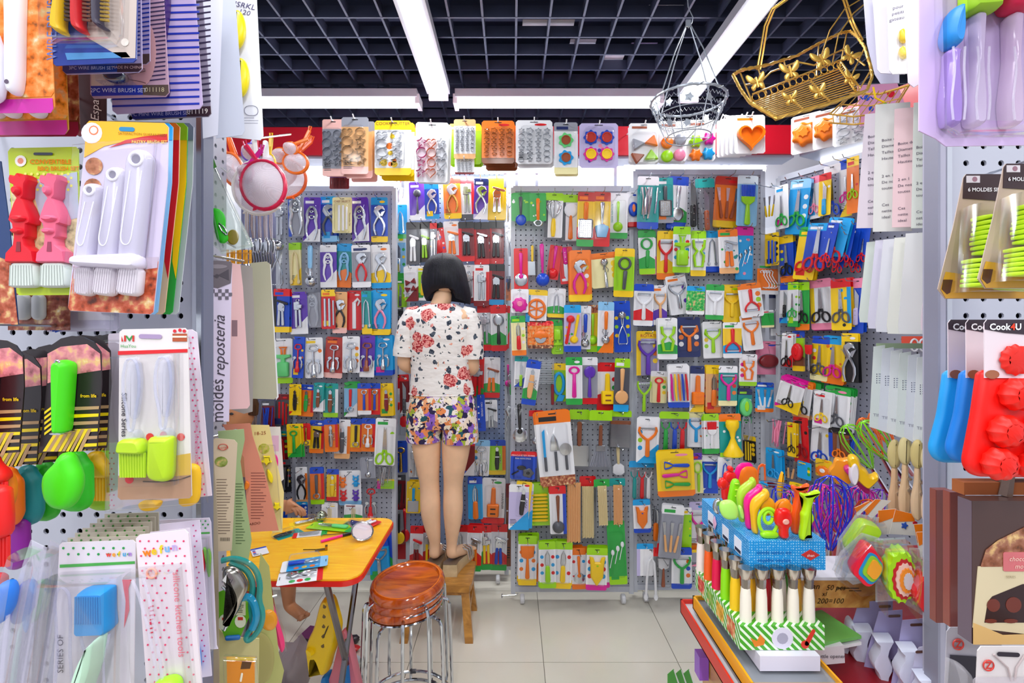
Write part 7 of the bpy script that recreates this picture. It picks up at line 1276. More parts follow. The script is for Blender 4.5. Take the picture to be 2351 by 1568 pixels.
bb = empty('blue_display_box', (.4346, .91, 1.054), 'blue dotted cardboard display box full of colourful animal peelers', 'box'); DM = dotbox()
MB().box(0, .14, 0, .226, 0, .0535).build('box_body', DM, bb, smooth=False)
for j, y in enumerate((.03, .085, .16)): MB().box(-.0008, 0, y, y+.03, .012, .04).build('white_label', mat('e4e8f4', 'paper'), bb, smooth=False); MB().box(-.0012, -.0008, y+.002, y+.026, .014, .02).build('print', mat('283048', 'paper'), bb, smooth=False)
MB().prism([(.095, .028), (.112, .038), (.129, .028), (.112, .018)], -.0012, 0).build('red_diamond', mat('c82c28', 'print'), bb); txt(bb, 'kitchen supplies', .045, .020, .0095, mat('1450a0', 'paper'), -.0012, PI); txt(bb, 'ice cream spoon', .045, .034, .0095, mat('1450a0', 'paper'), -.0012, PI); txt(bb, 'zhan', .112, .025, .0075, mat('f0e0e0', 'paper'), -.0016)
e2 = MB().puff([(.0, 0), (.01, .016), (.0, .03), (-.01, .016)], .002, .003).build('flower_print', mat('f0b8d8', 'print'), bb, (-.001, .15, .012)); e2.rotation_euler = (0, 0, -PI/2)
# scoops standing between the boxes
sc_me = [MB().tube([(0, 0, 0), (0, 0, .05), (0, 0, .066)], [.0105, .0095, .008], 10).mesh('handle'), MB().tube([(0, 0, .066), (0, 0, .08), (0, 0, .10)], [.0075, .0085, .006], 8).mesh('shaft'), MB().lathe([(.006, .078), (.011, .09), (.0125, .102), (.009, .102)], 12).mesh('bowl')]
cl = {(0, 0): ('f4ecdc', 'white'), (0, 1): ('f8c818', 'yellow'), (0, 2): ('90e010', 'lime'), (0, 3): ('e8104c', 'crimson'), (0, 4): ('f4601c', 'orange'), (0, 5): ('f4e8e0', 'white')}
nm = {}
for i in range(5):
 for j in range(6):
  c, n = cl.get((i, j), ('f4ecdc', 'white') if j == 0 else (('e8a818', 'amber'), ('48a818', 'green'), ('e8a818', 'amber'), ('c81c30', 'red'), ('f4e8e0', 'white'))[(i+j) % 5])
  k = nm.get(n, 0); nm[n] = k+1
  pos = 'in the front row, %s from the left' % ('first second third fourth fifth'.split()[i]) if j == 0 else ('in the left side row, %s behind the front' % 'x first second third fourth fifth'.split()[j] if i == 0 else None)
  e = empty('ice_cream_scoop', (.422+.0285*i-.002*j, .897+.037*j, .963), ('%s handled scoop %s' % (n, pos)) if pos else '%s handled scoop, %s column from left, %s row back, in the striped box' % (n, ORD[i], ORD[j]), 'scoop', 'scoops between the display boxes')
  link('handle', sc_me[0], mat(c, 'plastic'), e, objmat=True); link('shaft', sc_me[1], mat('b8b0a8', 'metal'), e, objmat=True); link('bowl', sc_me[2], mat('b8b0a8', 'metal'), e, objmat=True)
# animal peelers in the blue box
def ani(px, py, Y, label, parts, cat='peeler', name='animal_peeler', rz=0):
 f = Fr(name, px, py, Y, label, cat, rz=rz)
 for nmn, kind, shp_, c, th in parts:
  if kind == 'p': f.puff(nmn, shp_, c, th, .35, kind='plastic')
  else: f.tube(nmn, shp_, th, c, -.006, 'plastic' if c != 's' else 'metal')
 return f
dol = lambda dx, dy, k=1: [(1692+dx, 1195+dy), (1690+dx, 1160+dy), (1687+dx, 1135+dy), (1692+dx, 1118+dy), (1706+dx, 1106+dy), (1716+dx, 1100+dy), (1718+dx, 1094+dy), (1726+dx, 1092+dy), (1732+dx, 1104+dy), (1728+dx, 1116+dy), (1716+dx, 1124+dy), (1706+dx, 1140+dy), (1702+dx, 1160+dy), (1707+dx, 1195+dy)]
ani(1705, 1080, 1.10, 'magenta paddle blade at the back of the blue box', [('paddle', 'p', [[(1682, 1092), (1692, 1062), (1728, 1060), (1726, 1098), (1690, 1110)]], 'f01894', .006)], 'tool', 'paddle')
ani(1715, 1100, 1.08, 'orange trapezoid blade in front of the magenta paddle', [('paddle', 'p', [[(1692, 1108), (1702, 1070), (1736, 1070), (1740, 1110), (1730, 1125), (1700, 1122)]], 'f87818', .006)], 'tool', 'paddle')
ani(1745, 1090, 1.10, 'orange wire framed cutter beside the orange blade', [('frame', 't', [[(1736, 1120), (1738, 1068), (1752, 1062), (1754, 1115)], [(1738, 1070), (1754, 1066)]], 'f06014', 2)], 'tool', 'cutter')
ani(1668, 1110, 1.07, 'red bear shaped piece at the left back of the blue box', [('body', 'p', [circ(1672, 1092, 15, 14, 14), circ(1657, 1108, 13, 12, 14), [(1652, 1110), (1678, 1104), (1684, 1150), (1655, 1152)], circ(1673, 1074, 6, 10, 7)], 'e81c1c', .014)])
ani(1680, 1130, 1.03, 'clear lime slotted slicer beside the red bear', [('body', 'p', [[(1666, 1152), (1676, 1098), (1690, 1096), (1696, 1106), (1700, 1158), (1690, 1180)]], '90e018', .012), ('slots', 'p', [rc(1680, 1104, 1690, 1108), rc(1680, 1118, 1691, 1122), rc(1680, 1132, 1692, 1136)], 'd0f050', .014)])
ani(1645, 1155, 1.02, 'coil edged steel cutter half hidden behind the lime spoon', [('coil', 'p', [circ(1646, 1160, 12, 14, 18)], 's', .01)], 'cutter', 'steel_cutter')
ani(1670, 1165, .975, 'pale lime leaf shaped spoon at the left front of the blue box', [('bowl', 'p', [[(1650, 1150), (1660, 1145), (1678, 1145), (1690, 1160), (1692, 1180), (1686, 1190), (1664, 1190), (1652, 1178), (1648, 1162)]], 'b4f06c', .012), ('stem', 'p', [[(1690, 1160), (1700, 1156), (1706, 1186), (1698, 1190)]], 'b4f06c', .01)], 'spoon', 'leaf_spoon')
ani(1710, 1145, .99, 'lime dolphin shaped peeler, leftmost of the dolphins', [('body', 'p', [dol(0, 0)], 'b0e038', .014), ('blade', 't', [[(1712, 1130), (1708, 1170)]], 's', 1.4)])
ani(1727, 1160, .97, 'magenta dolphin shaped peeler between lime and yellow ones', [('body', 'p', [dol(16, 16)], 'f0188c', .014), ('blade', 't', [[(1730, 1145), (1725, 1185)]], 's', 1.4)])
ani(1742, 1170, .95, 'yellow dolphin shaped peeler, rightmost of the dolphins', [('body', 'p', [dol(30, 26)], 'f8b818', .014), ('circle', 'p', [circ(1758, 1160, 18, 14, 22)], 'f8a818', .01), ('blade', 't', [[(1744, 1155), (1740, 1195)]], 's', 1.4)])
ani(1760, 1195, .93, 'clear lime snail shaped ring in the blue box front', [('ring', 't', [[(1760+22*math.cos(a), 1194+30*math.sin(a)) for a in [i*.5 for i in range(14)]], [(1760+10*math.cos(a), 1185+14*math.sin(a)) for a in [i*.6 for i in range(11)]]], 'a8ec20', 4), ('base', 'p', [rc(1742, 1215, 1782, 1232)], 'a0e81c', .012)], 'cutter', 'snail_cutter')
ani(1795, 1180, .95, 'orange round piece behind the red owl shape', [('ring', 't', [[(1794+20*math.cos(a), 1172+26*math.sin(a)) for a in [i*.5 for i in range(14)]]], 'f89020', 4), ('body', 'p', [[(1780, 1150), (1800, 1140), (1812, 1150), (1808, 1200), (1784, 1200)]], 'f88c1c', .01)], 'cutter', 'round_cutter')
ani(1793, 1200, .925, 'red owl shaped opener at the blue box front', [('body', 'p', [[(1776, 1166), (1790, 1162), (1806, 1164), (1814, 1184), (1811, 1202), (1802, 1206), (1805, 1231), (1783, 1231), (1784, 1206), (1774, 1200), (1772, 1182)]], 'e81810', .016), ('eye_ring', 't', [circ(1793, 1190, 12, 12, 11)+[(1805, 1190)]], 'd01008', 2.6), ('eye', 'p', [circ(1793, 1190, 9, 12, 8)], 'f0b0a0', .018)], 'opener', 'owl_opener')
ani(1785, 1110, 1.03, 'steel and blue wire peeler behind the orange deer', [('frame', 't', [[(1742, 1102), (1770, 1104), (1800, 1108)], [(1748, 1110), (1800, 1112)], [(1778, 1118), (1822, 1124), (1820, 1155), (1812, 1155), (1814, 1130), (1780, 1126)]], 's', 1.5), ('grip', 't', [[(1742, 1104), (1758, 1112)]], '1894d0', 3)])
ani(1788, 1110, 1.05, 'amber horn shaped handle at the back of the blue box', [('horn', 'p', [[(1784, 1140), (1780, 1118), (1790, 1082), (1794, 1080), (1797, 1096), (1790, 1140)]], 'f8b010', .01)], 'tool', 'horn_tool')
ani(1828, 1160, .95, 'orange deer shaped peeler with forked ears', [('body', 'p', [[(1814, 1108), (1828, 1118), (1850, 1104), (1852, 1114), (1838, 1128), (1834, 1160), (1832, 1166), (1836, 1176), (1830, 1222), (1812, 1222), (1810, 1176), (1816, 1160), (1822, 1130), (1810, 1118)]], 'f05818', .014)])
ani(1850, 1175, .92, 'lime giraffe shaped peeler with forked ears, rightmost in the box', [('body', 'p', [[(1830, 1126), (1846, 1132), (1870, 1120), (1875, 1124), (1870, 1134), (1858, 1142), (1854, 1170), (1860, 1178), (1860, 1190), (1854, 1196), (1855, 1235), (1845, 1222), (1838, 1235), (1828, 1232), (1834, 1190), (1832, 1176), (1838, 1168), (1842, 1144), (1832, 1136)]], 'b0e010', .016), ('coil', 't', [[(1858+(i % 2)*3, 1142+i*3) for i in range(10)]], 's', 1.1)])
# marked carton
cb = empty('marked_carton', (.583, 1.0, .934), 'wood patterned carton with black handwriting and a white lid', 'box'); MB().box(0, .152, 0, .09, 0, .056).build('carton', woodmat('printed_wood_card', 'b06820', 'e0a858', (8, 8, 8), .4, 0), cb, smooth=False); MB().box(-.002, .154, -.002, .092, .056, .062).build('lid', mat('e8e4ec', 'paper'), cb, smooth=False)
for s, x, z, h in (('guan', .02, .038, .017), ('50 pcs', .068, .036, .015), ('xl', .045, .024, .013), ('25  200=100', .045, .009, .015)): txt(cb, s, x, z, h, mat('18120c', 'paper'), -.001, 0, .3)
MB().box(.07, .115, -.0012, -.001, .039, .0405).box(.095, .12, -.0012, -.001, .034, .0352).build('strike_line', mat('18120c', 'paper'), cb)
for i, (px, w, lab) in enumerate(((1900, 60, 'green striped booklet sleeve under the marked carton'), (1892, 70, 'second flat printed sleeve under the marked carton'))):
 o = MB().box(0, .1, 0, .09, 0, .006).build('booklet', mat(('70b858', 'e4e4e4')[i], 'print'), None, (.575, .93, .9-.012*i), smooth=False); o.rotation_euler = (.0, 0, .25); tag(o, lab, 'booklet')
f = Fr('label_box', 1905, 1505, .93, 'dark box with a white bottle opener label near the lilac sheets', 'box'); f.card('label', [(1872, 1488), (1938, 1482), (1940, 1522), (1874, 1528)], 'd8d4d8', t=.05); f.text('bottle opener', 1906, 1510, 9, '383040', 0, -.001)
# coloured whisks
def cwhisk(px, py, L_, Y, lean, c, label, up=True, r=.03, hc='d8d8e0', fwd=0):
 e = empty('whisk', P(px, py, Y), label, 'whisk', rot=(fwd, lean, 0)); w = MB()
 for k in range(4):
  a = PI*k/4+.3; ca, sa = math.cos(a), math.sin(a); w.tube([(x*ca*r, x*sa*r, z*L_) for x, z in ((.12, 0), (.5, .2), (.95, .5), (1, .72), (.75, .92), (.25, 1), (-.25, 1), (-.75, .92), (-1, .72), (-.95, .5), (-.5, .2), (-.12, 0))], .0015, 5)
 w.build('wires', mat(c, 'plastic'), e); MB().tube([(0, 0, -.09), (0, 0, .004)], [.0065, .005], 8).build('handle', mat(hc, 'metal'), e); return e
WCN = {'1c34d8': 'blue', 'd828b0': 'magenta', 'f8681c': 'orange', '7c2cd0': 'violet'}
wl = []
for i in range(15):
 c = ('1c34d8', 'd828b0', 'f8681c', '7c2cd0', 'd828b0')[i % 5]; px = 1822+13.2*i+(i*37 % 9); py = 1228+(i*53 % 40)-18; Y = 1.16+.05*((i*7) % 4)
 cwhisk(px, py, .10+.012*(i % 3), Y, ((i*29) % 7-3)*.09, c, '%s wire whisk, %s from the left in the bunch behind the blue box' % (WCN[c], 'first second third fourth fifth sixth seventh eighth ninth tenth eleventh twelfth thirteenth fourteenth fifteenth'.split()[i]))
cwhisk(1906, 1262, .165, 1.12, .02, '1c34d8', 'tall front blue wire whisk standing beside the blue box', r=.04)
cwhisk(2002, 1075, .13, 1.3, -.55, '88e014', 'bright green whisk leaning left above the yellow cutter set', r=.03)
cwhisk(2048, 1062, .12, 1.2, -.62, '88e014', 'second green whisk near the beige spoons', r=.028); cwhisk(2026, 1050, .12, 1.35, -.5, 'f87418', 'orange whisk crossing behind the two green whisks', r=.022); cwhisk(2055, 1030, .12, 1.4, -.6, 'f87418', 'second orange whisk furthest right behind the green ones', r=.02)
f = Fr('flower_cutter_set', 1960, 1090, 1.12, 'yellow, magenta and orange nested flower cutter set', 'cutter', rz=-.5); f.puff('orange_cutter', [flower(1936, 1084, 30, 6, .1, 36)], 'f89c14', .03, .1, .03, kind='plastic'); f.puff('magenta_cutter', [[(1930, 1070), (1950, 1062), (2000, 1120), (1985, 1130)]], 'c81478', .03, .2, kind='plastic'); f.puff('yellow_cutter', [[(1940, 1042), (1955, 1036), (1968, 1044), (1972, 1062), (1986, 1070), (1992, 1086), (2008, 1076), (2014, 1088), (1998, 1104), (1988, 1112), (1975, 1105), (1950, 1080)]], 'f8c40c', .04, .2, -.01, kind='plastic'); f.puff('white_face', [circ(1956, 1076, 12, 14, 26)], 'f0e8f0', .045, .3, -.012, kind='plastic')
# cutter bags lower right
for i, (pts, Y, lab) in enumerate((([(1962, 1166), (1996, 1150), (2002, 1154), (1970, 1186)], 1.02, 'orange printed card at the left of the fanned header cards'), ([(1984, 1172), (2010, 1146), (2046, 1150), (2000, 1192)], 1.0, 'orange printed card second in the fanned header cards'), ([(2016, 1172), (2058, 1168), (2046, 1226), (2018, 1228)], .97, 'upright orange and white header card in the fan'), ([(2056, 1170), (2096, 1180), (2110, 1230), (2042, 1226)], .95, 'wide orange and white header card with small butterfly print'), ([(2098, 1204), (2134, 1202), (2134, 1290), (2114, 1288)], .90, 'orange header card beside the right post'), ([(2104, 1222), (2136, 1220), (2136, 1280), (2116, 1284)], .87, 'nearest orange header card beside the right post'))):
 cx = sum(p[0] for p in pts)/4; cy = sum(p[1] for p in pts)/4; f = Fr('header_card', cx, cy, Y, lab, 'card', rz=-.3); f.card('card', pts, 'e0dcd4'); f.ink([[pts[0], pts[1], tuple((a*2+b)/3 for a, b in zip(pts[1], pts[2])), tuple((a+b)/2 for a, b in zip(pts[0], pts[3]))]], 'f07c14', -.0006)
 if i == 3: f.puff('print', [flower(2076, 1206, 7, 5, .3, 20)], '3058b8', .001); f.puff('print', [circ(2100, 1200, 6, 10, 4)], 'c82030', .001)
def cutbag(name, outs, col, layers, bag, Y, label):
 cx = sum(p[0] for p in bag)/len(bag); cy = sum(p[1] for p in bag)/len(bag); f = Fr(name, cx, cy, Y, label, 'cutter set', rz=-.35); f.puff('outer_cutter', [outs], col, .035, .08, .0, kind='plastic')
 ox = sum(p[0] for p in outs)/len(outs); oy = sum(p[1] for p in outs)/len(outs)
 for k, c in enumerate(layers): s = .8-.16*k; f.puff('nested_cutter', [[((x-ox)*s+ox+4+2*k, (y-oy)*s+oy+3) for x, y in outs]], c, .036+.003*k, .06, 0, kind='plastic')
 f.card('clear_bag', bag, 'd8e0e8', .004, kind='sheer'); f.film(bag, -.05); return f
def wavy(cx, cy, r, ry, k=14, d=.05): return [(cx+r*(1+d*math.cos(k*a))*math.cos(a), cy+ry*(1+d*math.cos(k*a))*math.sin(a)) for a in [2*PI*i/70 for i in range(70)]]
cutbag('lime_block_set', [(1930, 1240), (1962, 1192), (1975, 1186), (2012, 1200), (2010, 1218), (1972, 1238), (1950, 1268), (1940, 1262)], 'b8e828', [], [(1918, 1300), (1925, 1240), (1968, 1180), (2020, 1190), (2010, 1300), (1950, 1320)], .98, 'pale lime moulded piece in a clear bag, upper left of the bagged cutters')
cutbag('wave_cutter_set', [(1940, 1296), (1970, 1240), (1980, 1236), (1998, 1245), (2004, 1258), (2018, 1272), (2012, 1300), (1990, 1328), (1972, 1328), (1958, 1312)], 'e81434', ['1c8cc8', '90c828', 'f0a028'], [(1912, 1310), (1930, 1270), (1980, 1225), (2030, 1240), (2030, 1330), (1960, 1345)], .94, 'red, blue and green nested wave cutters in a clear bag')
cutbag('round_cutter_set', wavy(2054, 1306, 34, 58), 'a8e010', ['c41c24', 'f0c8b8', 'f08c1c', 'c8c4c8'], [(2010, 1240), (2080, 1236), (2096, 1300), (2090, 1380), (2012, 1385)], .91, 'lime, red and orange nested round crinkle cutters in a clear bag')
cutbag('red_cutter_set', [(2078, 1330), (2098, 1312), (2108, 1300), (2126, 1320), (2128, 1410), (2110, 1395), (2084, 1360)], 'e01424', [], [(2090, 1260), (2134, 1262), (2134, 1425), (2080, 1390)], .88, 'red plastic cutters in a clear bag beside the right post')
# lilac cake-stand sheets with white ruffled edges
for i, (x0, y0, x1, Y) in enumerate(((1966, 1382, 2050, 1.0), (2012, 1404, 2072, .95), (2066, 1424, 2122, .90), (2104, 1486, 2134, .86))):
 f = Fr('cake_stand_card', x0+30, 1480, Y, ['leftmost and rearmost', 'second', 'third', 'rightmost'][i]+' lilac card with white ruffled plastic pieces, bottom right', 'package', rz=-.35); sl = (45, 22, 6, 2)[i]; f.card('card', [(x0+6, y0), (x1, y0-4), (x1-4, 1640), (x0-sl-20, 1640), (x0-sl-18, 1590) if i else (x0-50, 1536), (x0-sl, 1540 if i == 0 else 1500)], ('a8a0c8', 'a8a0cc', 'b0a8d4', 'c8c4dc')[i])
 r = [(x0-14+8*math.sin(k*1.1), y0+45+k*12) for k in range(14)]; rr2 = [(x0+22+5*math.sin(k*1.3+1), y0+45+k*12) for k in range(13, -1, -1)]
 f.puff('ruffled_edge', [r+rr2], 'dce0f4', .03, .15, -.002, kind='plastic'); f.ink([cap(x1-30, y0+10, x1-8, y0+9, 3)], '604038', -.0014)
 if i == 0: f.ink([rc(1948+3*k, 1518, 1949.4+3*k, 1536) for k in range(6)], '404050')
 if i == 1: f.text('H.', 2040, 1526, 16, '302838', 0, -.0016, shear=.2)
f = Fr('ruffled_piece', 1940, 1450, 1.03, 'white ruffled plastic piece left of the lilac cards', 'tool', rz=-.3); f.puff('ruffle', [[(1938, 1412), (1952, 1410), (1958, 1440), (1940, 1470), (1934, 1500), (1920, 1500), (1918, 1480), (1934, 1450)]], 'd8e0f0', .03, .2, kind='plastic')
# ---------------------------------------------------------------- hanging baskets
def btf(f, px, py, s, ang, m, y=-.004):
 ca, sa = math.cos(ang), math.sin(ang); tr = lambda pts: [(px+(x*ca-z*sa)*s, py+(x*sa+z*ca)*s) for x, z in pts]
 up = [(1, -2), (6, -9), (12, -14), (15, -12), (14, -4), (8, 2), (1, 2)]; lo = [(1, 2), (8, 3), (11, 8), (8, 14), (4, 11), (1, 5)]
 f.puff('butterfly', [tr(up), tr([(-x, z) for x, z in up]), tr(lo), tr([(-x, z) for x, z in lo]), tr(cap(0, -6, 0, 8, 1.4))], m, .005, .2, y, kind='metal')
def wtube(e, name, pts, r, m, closed=False, n=6):
 o = e.location; return MB().tube([P(*p)-o for p in pts], r, n, closed).build(name, m, e)
def softmetal(n, c, me, ro):
 m, N, L = nmat(n); bsdf(N, L, hexc(c), ro, me); return m
GO = softmetal('gold_wire', 'dcae50', .62, .3); g = empty('gold_basket', P(1840, 170, 1.6), 'large gold wire basket with butterflies hanging at the top right', 'basket'); go = g.location
rim = [(1683, 172, 1.50), (1702, 161, 1.55), (1760, 150, 1.62), (1830, 128, 1.7), (1880, 100, 1.78), (1930, 76, 1.83), (1952, 72, 1.84), (1968, 84, 1.78), (1985, 108, 1.7), (1998, 150, 1.6), (2002, 178, 1.55), (1990, 208, 1.48), (1900, 240, 1.42), (1782, 272, 1.36), (1722, 236, 1.42), (1700, 205, 1.46)]
def dense(pts, k=8):
 out = []
 for i in range(len(pts)-1):
  for j in range(k): t = j/k; out.append(tuple(a+(b-a)*t for a, b in zip(pts[i], pts[i+1])))
 return out+[pts[-1]]
rd = dense(rim+[rim[0]], 9); tw = MB(); pts = [P(*p)-go for p in rd]; tw.tube(pts, .0045, 6);
for ph in (0, PI): tw.tube([p+Vector((0, .0045*math.cos(i*1.2+ph), .0045*math.sin(i*1.2+ph))) for i, p in enumerate(pts)], .0024, 4)
tw.build('twisted_rim', GO, g)
A_, B_, C_, D_ = (1728, 236, 1.45), (1782, 268, 1.38), (1968, 214, 1.50), (1928, 158, 1.64); mix = lambda a, b, t: tuple(x+(y-x)*t for x, y in zip(a, b)); bt = MB()
for k in range(13): bt.tube([P(*mix(A_, B_, k/12))-go, P(*mix(D_, C_, k/12))-go], .0019, 5)
for k in (0, .33, .66, 1): bt.tube([P(*mix(A_, D_, k))-go, P(*mix(B_, C_, k))-go], .0028, 5)
bt.build('base_grid', GO, g)
sw_ = MB()
for a, b in ((A_, D_), (D_, C_)):
 for z in (0, -20): sw_.tube([P(a[0], a[1]+z, a[2])-go, P(b[0], b[1]+z, b[2])-go], .0024, 5)
 for k in range(14):
  c = mix(a, b, (k+.5)/14); cc = P(c[0], c[1]-10, c[2])-go; sw_.tube([cc+Vector((.011*math.cos(t), 0, .011*math.sin(t))) for t in [i*.7 for i in range(9)]], .0016, 4, True);
for p, q in (((1700, 168, 1.56), A_), ((1740, 156, 1.6), (1760, 215, 1.5)), ((1800, 140, 1.66), (1815, 200, 1.54)), ((1880, 100, 1.78), (1875, 175, 1.6)), ((1945, 72, 1.84), D_), ((1985, 110, 1.7), (1950, 185, 1.57)), ((2000, 160, 1.58), C_)): sw_.tube([P(*p)-go, P(*q)-go], .0024, 5)
sw_.tube([P(x, y, Y)-go for x, y, Y in dense([(1712, 195, 1.5), (1745, 190, 1.53), (1770, 165, 1.56), (1790, 158, 1.58), (1830, 142, 1.62), (1870, 150, 1.62), (1900, 130, 1.66), (1938, 112, 1.72), (1960, 130, 1.68), (1985, 150, 1.62)], 3)], .0028, 5); sw_.build('side_scrollwork', GO, g)
for px, py, s, a, Y in ((1735, 190, 1.5, -.25, 1.50), (1812, 165, 1.6, -.2, 1.56), (1884, 138, 1.6, -.35, 1.62), (1950, 130, 1.4, .5, 1.66), (1950, 182, 1.2, .3, 1.55), (1812, 228, 1.2, -.2, 1.41), (1876, 212, 1.3, -.2, 1.45)):
 fb = Fr('tmp', px, py, Y, 'gold butterfly on gold basket tmp', 'basket'); btf(fb, px, py, s, a, GO)
 for o in list(fb.e.children): o.parent = g; o.location = fb.e.location-go
 bpy.data.objects.remove(fb.e)
for dx in (0, 7): wtube(g, 'handle', dense([(1738+dx, 160, 1.6), (1745+dx, 120, 1.6), (1755+dx, 60, 1.61), (1772+dx, 20, 1.62), (1800+dx, 0, 1.64), (1850+dx, -40, 1.7), (1900+dx, -30, 1.74), (1936+dx, 0, 1.76), (1952+dx, 50, 1.78), (1974+dx, 92, 1.76)], 3), .003, GO)
wtube(g, 'handle', dense([(1885, 130, 1.7), (1905, 70, 1.72), (1940, 20, 1.74), (1990, -10, 1.76)], 4), .0022, GO); wtube(g, 'handle', dense([(1910, 150, 1.7), (1925, 80, 1.72), (1960, 30, 1.74), (1990, 5, 1.76)], 4), .0022, GO)
g2 = empty('gold_basket', P(1990, 240, 1.75), 'smaller gold wire basket partly hidden behind the white cards', 'basket'); o2 = g2.location
for pts, r in (([(1955, 215, 1.8), (2020, 216, 1.75), (2087, 196, 1.7)], .0045), ([(1905, 262, 1.75), (1960, 268, 1.7), (2050, 256, 1.66)], .003), ([(1905, 282, 1.75), (1960, 286, 1.7), (2040, 276, 1.66)], .003), ([(2087, 196, 1.7), (2050, 256, 1.66)], .003), ([(1955, 215, 1.8), (1905, 262, 1.75)], .003), ([(1930, 240, 1.78), (2000, 243, 1.72), (2070, 225, 1.68)], .0022)): wtube(g2, 'frame_wire', pts, r, GO)
for k in range(9): wtube(g2, 'wire', [(1958+15*k, 215-1.5*k, 1.79-.01*k), (1912+16*k, 264, 1.74-.01*k), (1914+15*k, 284-.4*k, 1.74-.01*k)], .0017, GO)
wtube(g2, 'yellow_tie', [(2005, 200, 1.7), (2010, 225, 1.7), (2030, 235, 1.7)], .003, mat('y', 'plastic')); wtube(g2, 'blue_bead_wire', [(1975+6*k, 222+6*(k % 2), 1.72) for k in range(6)], .002, mat('b', 'plastic'))
f = Fr('pink_mould_pack', 2030, 235, 1.95, 'pink pack with blue and green prints behind the smaller gold basket', 'package'); f.card('card', [(1968, 196), (2060, 190), (2085, 260), (1975, 290)], 'e8a0c8'); f.ink([circ(1990, 225, 7, 10), circ(2000, 250, 6, 10)], '2050c8', -.0008); f.ink([circ(2030, 245, 10, 12)], '90c830', -.0008); f.ink([circ(2045, 215, 9, 12)], 'e02038', -.0008)
f = Fr('red_banner', 2085, 220, 2.2, 'red shiny banner corner above the white instruction cards', 'banner'); f.card('banner', [(2040, 205), (2110, 190), (2110, 235), (2040, 238)], 'd01c28')
SI = softmetal('silver_wire', 'b8c0cc', .45, .3); s1 = empty('silver_basket', P(1580, 232, 1.9), 'round silver wire basket hanging from the ceiling grid', 'basket'); r0, r1 = .138, .083; zb = -.14; m = MB()
ring = lambda r, z, n=36, w=0, k=1: [(r*(1+w*math.cos(k*2*PI*i/n))*math.cos(2*PI*i/n), r*(1+w*math.cos(k*2*PI*i/n))*math.sin(2*PI*i/n), z) for i in range(n)]
rp = ring(r0, 0, 90); m.tube(rp, .005, 6, True); m.tube([(x+.005*math.cos(i*1.4)*x/r0, y+.005*math.cos(i*1.4)*y/r0, .005*math.sin(i*1.4)) for i, (x, y, z) in enumerate(rp)], .0025, 4, True); m.build('twisted_rim', SI, s1)
m = MB();
for k in range(8): a = 2*PI*k/8+.2; m.tube([(r0*math.cos(a), r0*math.sin(a), 0), (.125*math.cos(a), .125*math.sin(a), -.04), (r1*math.cos(a), r1*math.sin(a), zb)], .0018, 5)
m.tube(ring(r1, zb), .0022, 5, True); m.tube([(r1, 0, zb), (-r1, 0, zb)], .0016, 4); m.tube([(0, r1, zb), (0, -r1, zb)], .0016, 4); m.tube(ring(.115, -.06), .002, 5, True); m.build('basket_wire', SI, s1)
m = MB()
for z, r in ((-.02, .133), (-.045, .122), (-.075, .108)): m.tube([(r*math.cos(a), r*math.sin(a), z+.006*(1 if i % 2 else -1)) for i, a in enumerate([2*PI*i/96 for i in range(96)])], .0012, 4, True)
m.build('zigzag_wire', SI, s1); m = MB()
for k in range(10): a = 2*PI*k/10; c = (.118*math.cos(a), .118*math.sin(a)); m.add([(c[0]+x*-math.sin(a), c[1]+x*math.cos(a), -.035+z) for x, z in flower(0, 0, .014, 5, .3, 15)], [tuple(range(15))])
m.build('vine_leaves', SI, s1)
for k in range(4): a = 2*PI*k/4+.5; MB().tube([(r0*math.cos(a), r0*math.sin(a), 0), (.07*math.cos(a), .07*math.sin(a), .17), (.012*math.cos(a), .012*math.sin(a), .285)], .0024, 6).build('suspension_wire', SI, s1)
MB().tube([(0, 0, .28), (.014, 0, .30), (.018, 0, .32), (.0, 0, .36), (-.01, .02, ZC-s1.location.z+.01)], .002, 6).build('hook', SI, s1); MB().box(-.009, .009, -.004, .004, .285, .31).build('clip', SI, s1)
# ---------------------------------------------------------------- people
def skinned(name, J, E, m, parent, root=0, sub=2):
 me = bpy.data.meshes.new(name); me.from_pydata([j[0] for j in J], E, []); o = bpy.data.objects.new(name, me); COL.objects.link(o)
 md = o.modifiers.new('s', 'SKIN'); md.use_smooth_shade = True
 for v, j in zip(me.skin_vertices[0].data, J): v.radius = j[1] if isinstance(j[1], tuple) else (j[1], j[1])
 me.skin_vertices[0].data[root].use_root = True
 o.modifiers.new('b', 'SUBSURF').levels = sub
 dg = bpy.context.evaluated_depsgraph_get(); r = bpy.data.meshes.new_from_object(o.evaluated_get(dg)); bpy.data.objects.remove(o)
 r.polygons.foreach_set('use_smooth', [True]*len(r.polygons)); r.name = name
 return link(name, r, m, parent)
def skinmat(name, c):
 m, N, L = nmat(name); n = N.new('ShaderNodeTexNoise'); n.inputs['Scale'].default_value = 9; n.inputs['Detail'].default_value = 3; L.new(coords(N, L), n.inputs['Vector']); c0 = hexc(c)
 o = ramp(N, L, n.outputs[0], [(.35, tuple(v*.86 for v in c0)), (.65, c0)]); b = bsdf(N, L, None, .45, Subsurface_Weight=.15); b.inputs['Subsurface Radius'].default_value = (.02, .008, .004); L.new(o, b.inputs['Base Color']); return m
SK = skinmat('light_skin', 'f0c29c')
YW = 2.5
def wp(px, py, dy=0, Y=YW): p = P(px, py, Y); return Vector((p.x, Y+dy, p.z))
wo = wp(1015, 1320); wo.z = .264
w = empty('woman', wo, 'woman with black bob, floral blouse and patterned shorts standing on the wooden stool', 'person')
J = []; E = []
def J_(p, r, par=None):
 J.append((p-wo, r));
 if par is not None: E.append((par, len(J)-1))
 return len(J)-1
